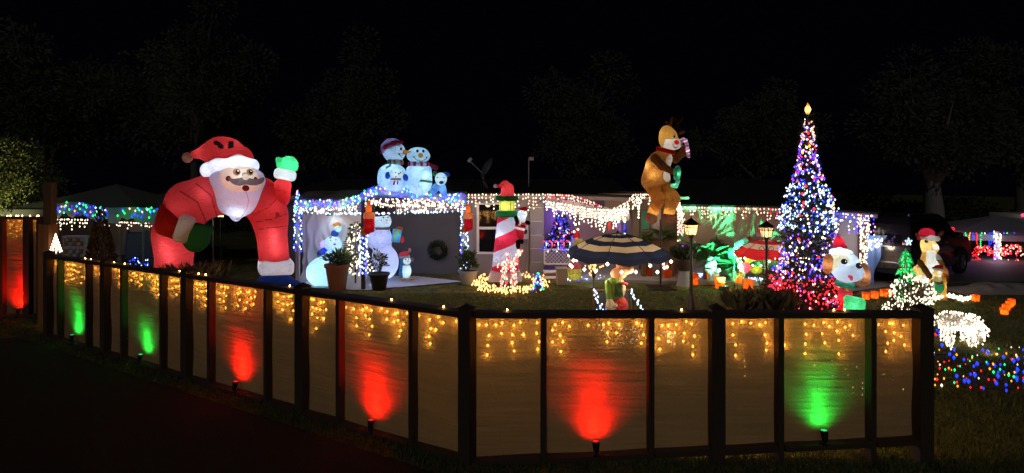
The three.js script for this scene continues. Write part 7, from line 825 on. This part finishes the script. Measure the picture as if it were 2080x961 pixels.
{
  const q = canopy('dark pyramid canopy tent at left with coloured lights along its eave', 236, 374, 421, 15.2, 1.95, 1.6, dk, true), R = rng(141), b = {}, w = []; const e = [[105, 418], [160, 413], [205, 424], [275, 424], [355, 428]].map(([u, v]) => at(u, v, 13.4)), cv = curve(e, 50); w.push(cv);
  for (let i = 0; i < 95; i++) { const t = R() * 50, k = Math.min(49, t | 0), p = mix3(cv[k], cv[k + 1], t - k); put(b, pick(R, [['blue', 0.34], ['green', 0.36], ['cool', 0.1], ['pinkish', 0.1], ['gold', 0.1]]), [p[0], p[1] - 0.3 * R() + 0.05, p[2] + 0.05]); }
  strand('tulle_garland', 'blue and green lights in tulle along the left canopy eave', 'garland', { bulbs: b, wires: w, r: 0.0165, I: 11, lamps: [[at(160, 432, 13), 'blue', 0.3], [at(250, 435, 13), 'green', 0.25], [at(330, 435, 13), 'blue', 0.3]] });
  const rb3 = new THREE.PlaneGeometry(1, 1, 50, 4), P = rb3.attributes.position, nz = noise(30, 5, 3); for (let i = 0; i < P.count; i++) { const k = i % 51, j = Math.floor(i / 51); P.setXYZ(i, cv[k][0], cv[k][1] + 0.04 - 0.09 * j * (0.7 + 0.6 * nz(k / 50, 0.4)), cv[k][2] + 0.06 * nz(k / 50, j / 4)); } rb3.computeVertexNormals(); single('tulle_cloth', 'thin tulle cloth swagged along the left canopy eave', 'cloth', rb3, sheer([0.5, 0.6, 0.55], 0.7));
  const R2 = rng(142), b2 = {}, w2 = []; run2(R2, [at(108, 444, 14.2), at(180, 446, 14.2)], 0.07, [0.05, 0.34], [['white', 1]], b2, w2, 0.09); run2(R2, [at(210, 450, 15.4), at(300, 452, 15.4), at(318, 450, 15.4)], 0.06, [0.02, 0.2], [['white', 0.8], ['pinkish', 0.2]], b2, w2, 0.09); run2(R2, [at(310, 450, 15), at(316, 452, 15)], 0.06, [0.3, 0.5], [['white', 1]], b2, w2, 0.08);
  strand('icicle_lights', 'white icicle lights on the wall under the left canopy', 'string lights', { bulbs: b2, wires: w2, r: 0.015, I: 10, lamps: [[at(150, 462, 13.8), 'white', 0.25], [at(260, 465, 14.9), 'white', 0.25]] });
  const wl = thing('garden_wall', 'dim grey garden wall behind the left canopy chairs', 'wall', [at(220, 0, 16)[0], 0, -16]); part(wl, 'wall_face', box(at(95, 0, 16)[0], 0, -16.2, at(352, 0, 16)[0], at(0, 446, 16)[1], -16, 0.01), mat([0.18, 0.165, 0.165], 0.9, { bumpMap: T.grit, bumpScale: 0.006 })); for (let i = 0; i < 4; i++) { const u = 120 + i * 60; part(wl, 'pilaster', box(at(u, 0, 16)[0], 0, -16, at(u + 8, 0, 16)[0], at(0, 446, 16)[1], -15.92, 0.01), mat([0.16, 0.15, 0.15], 0.9)); }
  // openwork block screen
  const z = 13.2, s = thing('block_screen', 'pale openwork block screen beside the dark cone tree', 'screen', [at(152, 0, z)[0], 0, -z]), X = (u) => at(u, 0, z)[0], Y = (v) => at(0, v, z)[1]; part(s, 'frame', [box(X(131), 0, -z - 0.06, X(133.5), Y(480), -z + 0.06), box(X(173), 0, -z - 0.06, X(175), Y(480), -z + 0.06), box(X(131), Y(483), -z - 0.08, X(176), Y(479), -z + 0.08)], mat([0.4, 0.37, 0.33], 0.9)); for (let r = 0; r < 6; r++) for (let c = 0; c < 5; c++) if ((r + c) % 2 === 0 || r === 2) part(s, 'block', box(X(134 + c * 7.8), Y(490 + r * 8), -z - 0.05, X(141 + c * 7.8), Y(484 + r * 8), -z + 0.05, 0.008), mat([0.42 - 0.03 * (c % 2), 0.4, 0.36], 0.9));
  // three chairs
  const navy = mat([0.05, 0.055, 0.08], 0.8); const chair = (u, z2, label, w3) => { const p = [at(u, 0, z2)[0], 0, -z2], o = thing('patio_chair', label, 'chair', p, 'chairs under the left canopy'); part(o, 'seat', box(p[0] - w3, 0.38, p[2] - 0.3, p[0] + w3, 0.44, p[2] + 0.3, 0.02), navy); part(o, 'backrest', bar([p[0], 0.44, p[2] - 0.3], [p[0], 1.25, p[2] - 0.46], w3 * 2 - 0.06, 0.05, 0.02), navy); for (const a of [-1, 1]) { part(o, 'armrest', box(p[0] + a * w3 - 0.04, 0.62, p[2] - 0.34, p[0] + a * w3 + 0.04, 0.66, p[2] + 0.34, 0.012), navy); part(o, 'leg', bar([p[0] + a * w3, 0, p[2] + 0.28], [p[0] + a * w3, 0.62, p[2] + 0.28], 0.05, 0.05), navy); part(o, 'leg', bar([p[0] + a * w3, 0, p[2] - 0.3], [p[0] + a * w3, 0.62, p[2] - 0.3], 0.05, 0.05), navy); part(o, 'backrest_frame', bar([p[0] + a * (w3 - 0.02), 0.44, p[2] - 0.29], [p[0] + a * (w3 - 0.02), 1.3, p[2] - 0.45], 0.05, 0.05), navy); } part(o, 'front_rail', bar([p[0] - w3, 0.3, p[2] + 0.28], [p[0] + w3, 0.3, p[2] + 0.28], 0.03, 0.06), navy); };
  chair(253, 13.6, 'dark blue patio chair just right of the cone tree', 0.27); chair(294, 13.5, 'dark blue patio chair nearest the Santa arch', 0.27);
  const cn = thing('cone_tree', 'dark unlit cone shaped shrub left of the patio chairs', 'shrub', [at(205, 0, 11)[0], 0, -11]), cx = at(205, 0, 11)[0], R3 = rng(143), l = []; part(cn, 'trunk', tube([[cx, 0, -11], [cx, 1.9, -11]], [0.04, 0.01], 6), M.bark); for (let i = 0; i < 3200; i++) { const t = Math.pow(R3(), 0.6), a = R3() * 6.28, r = (0.3 * Math.min(1, t * 1.25) + 0.02) * (0.75 + 0.35 * R3()), y = at(0, 423, 11)[1] * (1 - t) + 0.1 * t; l.push([[cx + r * Math.cos(a), y, -11 + r * Math.sin(a)], [Math.cos(a) * 0.5, 0.8, Math.sin(a) * 0.5], 0.09, 0.02, R3() * 6]); } part(cn, 'foliage', leaves(l), leafMat([0.06, 0.05, 0.03]));
  const b6 = {}; for (let i = 0; i < 22; i++) put(b6, pick(R3, [['cool', 0.5], ['blue', 0.5]]), at(258 + 50 * R3(), 524 + 16 * R3(), 10.2)); strand('net_lights', 'few blue lights on the ground before the left patio chairs', 'string lights', { bulbs: b6, wires: [[at(258, 535, 10.2), at(285, 530, 10.2), at(308, 526, 10.2)]], r: 0.0095, I: 10 });
  const gr = bush(R3, [at(385, 0, 9.5)[0], 0.75, -9.5], [0.5, 0.3, 0.3], 200, 0.1, 0.01, 0.4), tuft = []; for (let i = 0; i < 420; i++) { const a = R3() * 6.28; tuft.push([[at(395, 0, 9.6)[0] + (R3() - 0.5) * 0.5, 0.2 + 0.25 * R3(), -9.6 + (R3() - 0.5) * 0.4], [Math.cos(a) * 0.6, 0.9, Math.sin(a) * 0.6], 0.75, 0.018, R3() * 6]); } const gt = thing('grass_clump', 'dry ornamental grass clump behind the fence under the Santa arch', 'ornamental grass', [at(395, 0, 9.6)[0], 0, -9.6]); part(gt, 'blades', leaves(tuft, 0.3), leafMat([0.12, 0.09, 0.04]));
  const t2 = []; for (let i = 0; i < 330; i++) { const a = R3() * 6.28; t2.push([[at(1545, 0, 9.3)[0] + (R3() - 0.5) * 1.0, 0.15 + 0.2 * R3(), -9.3 + (R3() - 0.5) * 0.5], [Math.cos(a) * 0.6, 0.9, Math.sin(a) * 0.6], 0.4, 0.013, R3() * 6]); } const g3 = thing('grass_clump', 'olive ornamental grass in front of the tall lit tree base', 'ornamental grass', [at(1562, 0, 9.3)[0], 0, -9.3]); part(g3, 'blades', leaves(t2, 0.3), leafMat([0.16, 0.14, 0.06], 0.45));
  // garden lantern seen through the arch
  const lp = at(448, 436, 15.5), gl = thing('garden_lamp', 'distant lit lantern on a thin post seen under the Santa arm', 'lamp post', [lp[0], 0, lp[2]]); part(gl, 'pole', tube([[lp[0], 0, lp[2]], [lp[0], lp[1] - 0.08, lp[2]]], 0.025, 8), M.black); part(gl, 'lantern', [box(lp[0] - 0.08, lp[1] - 0.09, lp[2] - 0.08, lp[0] + 0.08, lp[1] - 0.07, lp[2] + 0.08), new THREE.CylinderGeometry(0.02, 0.13, 0.07, 4).rotateY(0.78).translate(lp[0], lp[1] + 0.11, lp[2])], M.black); part(gl, 'lamp_glass', box(lp[0] - 0.06, lp[1] - 0.07, lp[2] - 0.06, lp[0] + 0.06, lp[1] + 0.075, lp[2] + 0.06), sheer([0.85, 0.75, 0.5], 0.8)); lamp(gl, lp, [1, 0.85, 0.5], 0.1, 1);
}
{
  canopy('dark pyramid canopy tent at the far right over a lit table', 2024, 437, 470, 19, 2.3, 1.9, sheer([0.42, 0.46, 0.52], 0.45), true, -0.3);
  const R = rng(151), b = {}, w = []; for (const [u, k, n] of [[1952, 'red', 3], [1960, 'green', 6], [1968, 'gold', 8], [1976, 'blue', 4], [1983, 'red', 6], [1992, 'green', 8], [2000, 'white', 3], [2008, 'blue', 7], [2012, 'blue', 6], [2045, 'green', 3], [2038, 'purple', 3], [2060, 'purple', 2]]) { const l = []; for (let i = 0; i < n; i++) { const p = at(u + R() * 3, 474 + i * 4.2, 17.6); put(b, k, p); l.push(p); } w.push([at(u, 470, 17.6), ...l]); } for (let i = 0; i < 110; i++) { const t = R(), u = R() < 0.5 ? 2022 + 7 * (R() - 0.5) : 2031 + 6 * (R() - 0.5); put(b, u < 2024 ? (R() < 0.6 ? 'cool' : 'purple') : 'white', at(u, 470 + 66 * t, 17.4)); } for (let i = 0; i < 50; i++) put(b, R() < 0.7 ? 'white' : 'cool', at(1937 + 9 * (R() - 0.5), 474 + 30 * R(), 17.6)); for (let i = 0; i < 24; i++) put(b, 'warm', at(2006 + 36 * R(), 535 + 2 * R(), 17.3));
  strand('drop_lights', 'coloured light drops and white columns under the right canopy', 'string lights', { bulbs: b, wires: w, r: 0.0175, I: 10, lamps: [[at(2026, 505, 17), 'cool', 0.5], [at(1940, 490, 17.2), 'blue', 0.4]] });
  for (const [pts, label, sd] of [[[[1985, 548], [1985, 510], [1995, 505], [2012, 508], [2014, 520]], 'red lit swag on the left of the table under the right canopy', 152], [[[2034, 515], [2046, 505], [2060, 502], [2072, 510], [2050, 540], [2046, 508]], 'red lit swag on the right of the table under the canopy', 153]]) { const q = rng(sd), bb = {}, cv = curve(pts.map(([u, v]) => at(u, v, 17.2)), 40); for (let i = 0; i < 130; i++) { const t = q() * 40, k = Math.min(39, t | 0), p = mix3(cv[k], cv[k + 1], t - k), d = dir(q); put(bb, q() < (sd === 152 ? 0.9 : 0.6) ? 'red' : 'pinkish', add3(p, d.map((e) => e * 0.1))); } strand('red_swag', label, 'garland', { bulbs: bb, wires: [cv], r: 0.0165, I: 9, lamps: [[add3(cv[20], [0, 0, 0.5]), 'red', 0.2]] }); }
  const z = 17.5, p0 = at(1978, 541, z), p1 = at(2078, 541, z), tb = thing('folding_table', 'folding table with dark cloth under the far right canopy', 'table', [(p0[0] + p1[0]) / 2, 0, -z]), dkc = mat([0.05, 0.05, 0.06], 0.9); part(tb, 'tabletop', box(p0[0], p0[1] - 0.04, -z - 0.4, p1[0], p0[1], -z + 0.3, 0.01), dkc); for (const a of [p0[0] + 0.15, p0[0] + 0.5, p1[0] - 0.6, p1[0] - 0.2]) part(tb, 'leg', bar([a, 0, -z + 0.2], [a + 0.08, p0[1] - 0.04, -z + 0.1], 0.035, 0.035), M.black); part(tb, 'table_cloth', (() => { const g = new THREE.PlaneGeometry(1.1, 0.8, 24, 6), P = g.attributes.position; for (let i = 0; i < P.count; i++) P.setZ(i, 0.02 * Math.sin(P.getX(i) * 30)); g.computeVertexNormals(); return g.translate((p0[0] + p1[0]) / 2 - 0.1, p0[1] - 0.42, -z + 0.33); })(), dkc);
  const col3 = thing('white_column', 'white pole wrapped in lights under the right canopy', 'column', [at(2027, 0, 17.4)[0], 0, -17.45]); part(col3, 'shaft', lathe([[0.06, 0], [0.06, 0.96]], [at(2027, 0, 17.45)[0], 0, -17.45], 12), M.white);
  const nb = thing('neighbour_porch', 'pale overhanging roof edge of a neighbouring porch at far right', 'porch roof', at(2075, 450, 22)), A = at(2052, 433, 22); part(nb, 'roof_edge', box(A[0], A[1] - 0.2, -23, A[0] + 3.4, A[1], -21.5, 0.04), mat([0.6, 0.56, 0.5], 0.7)); part(nb, 'soffit', box(A[0] + 0.3, A[1] - 0.32, -22.8, A[0] + 3.4, A[1] - 0.2, -21.7, 0.02), mat([0.4, 0.38, 0.36], 0.7)); part(nb, 'post', box(A[0] + 2.6, 0, -22.2, A[0] + 2.75, A[1] - 0.3, -22.05, 0.01), trim); const pg = at(2078, 437, 21.3); part(nb, 'bulb', ball(pg, 0.07, 0.07, 0.05, 10), glow('pink', 2)); lamp(nb, add3(pg, [-0.5, -0.25, 0.4]), [1, 0.85, 0.75], 0.35);
  const bp = at(1934, 465, 18.2), g2 = thing('globe_lamp', 'red globe lamp at the front corner of the right canopy', 'globe lamp', bp); part(g2, 'bulb', ball(bp, 0.075, 0.075, 0.075, 10), glow('red', 1.6)); part(g2, 'cap', ball(add3(bp, [0, 0.07, 0]), 0.05, 0.03, 0.05, 8), mat([0.2, 0.4, 0.15])); lamp(g2, add3(bp, [0, 0, 0.3]), [1, 0.1, 0.15], 0.05);
}
// ---------------------------------------------------------------- trees in the dark
function darkTree(label, u, vb, vt, z, cw, seed, n, o2 = {}) {
  const R = rng(seed), s = z / F, x = (u - 1040) * s, yt = EYE - (vt - HORIZON) * s, yb = EYE - (vb - HORIZON) * s, o = thing('tree', label, 'tree', [x, 0, -z]), lim = [], l = [], tips = [], fork = o2.fork ?? yb * 0.5;
  part(o, 'trunk', tube([[x, -0.05, -z], [x + 0.1, fork * 0.5, -z], [x, fork, -z]], [o2.r ?? 0.3, (o2.r ?? 0.3) * 0.8, (o2.r ?? 0.3) * 0.62], 12), o2.bark ?? M.bark);
  const nb = o2.limbs ?? 9; for (let i = 0; i < nb; i++) { const a = i * 2.4 + R(), r = cw * s * (0.35 + 0.65 * R()), y = fork + (yt - fork) * (0.35 + 0.65 * R()), e = [x + r * Math.cos(a), y, -z + r * 0.7 * Math.sin(a)], p = curve([[x, fork - 0.1, -z], [x + r * 0.35 * Math.cos(a), fork + (y - fork) * 0.5, -z + r * 0.3 * Math.sin(a)], e], 8); lim.push(tube(p, p.map((_, k) => (o2.r ?? 0.3) * 0.5 * (1.05 - k / 8)), 7, false)); for (let k = 0; k < 7; k++) { const d = dir(R), q = add3(mix3(p[4], e, R()), d.map((c) => c * 1.1 * (o2.spread ?? 1))); tips.push(q); lim.push(tube([p[5], mix3(p[6], q, 0.5), q], [0.05, 0.03, 0.008].map((c) => c * (o2.twig ?? 1)), 4, false)); } }
  part(o, 'limb', lim, o2.bark ?? M.bark); for (let i = 0; i < n; i++) { const c = tips[(R() * tips.length) | 0], d = dir(R), q = Math.cbrt(R()) * (o2.clump ?? 0.95); l.push([add3(c, d.map((e) => e * q)), [d[0], d[1] - (o2.hang ?? 0.2), d[2]], o2.leaf ?? 0.2, (o2.leaf ?? 0.2) * 0.45, R() * 6]); } part(o, 'crown', leaves(l), o2.mat ?? leafMat([0.1, 0.11, 0.075], 0.25)); return o;
}
darkTree('large dim oak with forked pale trunk behind the right canopy', 1893, 320, 175, 24, 150, 161, 15000, { fork: 2.6, r: 0.5, leaf: 0.22, bark: mat([0.3, 0.26, 0.24], 0.95, { bumpMap: T.grit, bumpScale: 0.03 }) });
darkTree('tall dim tree rising behind the Santa arch', 395, 300, 60, 26, 150, 162, 14000, { fork: 4.2, r: 0.3, leaf: 0.22 });
darkTree('dim broad tree behind the snow family', 680, 300, 120, 30, 120, 163, 12000, { fork: 3, leaf: 0.24 });
darkTree('dim tree at the upper left behind the tall fence', 90, 320, 50, 27, 190, 164, 13000, { fork: 3.4, leaf: 0.24 });
darkTree('dim tree far behind the reindeer', 1180, 330, 140, 34, 110, 165, 9000, { fork: 3, leaf: 0.26 });
darkTree('dim tree far behind the tall lit tree', 1540, 330, 170, 36, 150, 166, 9000, { fork: 3, leaf: 0.28 });
darkTree('dim tree at the right edge behind the neighbouring porch', 2070, 330, 90, 28, 160, 167, 11000, { fork: 3, leaf: 0.24 });
// the lamp lit tree at the far left, with its own ground light beyond the fence
darkTree('yellow lit feathery tree above the fence at far left edge', 6, 400, 305, 14, 56, 168, 12000, { fork: 1.9, r: 0.12, twig: 0.4, spread: 0.5, clump: 0.4, leaf: 0.09, limbs: 14, hang: -0.1, bark: mat([0.2, 0.16, 0.1], 0.9), mat: leafMat([0.15, 0.2, 0.06], 0.35) });
{ const g = [at(-20, 0, 13)[0], 0, -12.6], o = thing('floodlight', 'warm ground floodlight behind the tall fence lighting the left tree', 'floodlight', g); part(o, 'spot_housing', [box(g[0] - 0.08, 0.05, g[2] - 0.05, g[0] + 0.08, 0.18, g[2] + 0.05, 0.012), box(g[0] - 0.02, -0.02, g[2] - 0.02, g[0] + 0.02, 0.06, g[2] + 0.02)], M.black); part(o, 'lamp_lens', box(g[0] - 0.06, 0.182, g[2] - 0.04, g[0] + 0.06, 0.187, g[2] + 0.04), glow('warm', 2)); spot(o, add3(g, [0, 0.22, 0]), at(-5, 330, 14), [1, 0.8, 0.4], 50, 0.75, 0.8, 1); }
// hedge line that closes the yard in the dark, and grass
{
  const R = rng(171), l = []; for (let i = 0; i < 16000; i++) { const x = -34 + 72 * R(), h = 1.5 + 1.1 * Math.sin(x * 0.7) * Math.sin(x * 0.31 + 2), z = -27 - 3 * R() - Math.abs(x) * 0.05; l.push([[x, h * Math.sqrt(R()), z], dir(R), 0.3, 0.13, R() * 6]); } const o = single('far_hedge', 'dim mass of shrubs closing the yard behind the house', 'shrubs', leaves(l), leafMat([0.035, 0.045, 0.025], 0.2)); o.userData.kind = 'stuff';
  const bg = new THREE.BufferGeometry(); bg.setAttribute('position', new THREE.Float32BufferAttribute([-0.004, 0, 0, 0.004, 0, 0, 0.003, 0.06, 0.012, 0.02, 0, 0.01, 0.026, 0, 0.004, 0.03, 0.05, -0.012, -0.02, 0, -0.01, -0.014, 0, -0.014, -0.03, 0.045, -0.016], 3)); bg.computeVertexNormals();
  const N = 90000, im = new THREE.InstancedMesh(bg, mat([1, 1, 1], 0.8), N), m = new THREE.Matrix4(), q = new THREE.Quaternion(), e = new THREE.Euler(), c = new THREE.Color(); let k = 0; for (let t = 0; t < N * 4 && k < N; t++) { const z = 3.4 + 9.6 * R(), x = (R() * 2 - 1) * z * 1.02, u = 1040 + x * F / z; if (z > 12 && u < 970) continue; if (z > 12.4 && u > 1050) continue; if (u > 1700 && z > 11.7) continue; const fl = 4.66 + (x < -0.41 ? (-0.41 - x) * 0.533 : 0); if (z < fl - 0.32) continue; e.set((R() - 0.5) * 0.5, R() * 6.28, (R() - 0.5) * 0.5); q.setFromEuler(e); const s = 0.5 + 0.7 * R(); m.compose(new THREE.Vector3(x, -0.008, -z), q, new THREE.Vector3(s * 1.3, s, s * 1.3)); im.setMatrixAt(k, m); const d = 0.6 + 0.6 * R(); im.setColorAt(k++, c.setRGB(0.115 * d, 0.135 * d, 0.04 * d)); } im.count = k; im.name = 'grass'; im.userData = { label: 'short dry lawn grass in front of and behind the fence', category: 'grass', kind: 'stuff' }; im.receiveShadow = im.castShadow = true; scene.add(im);
}
renderer.render(scene, camera);
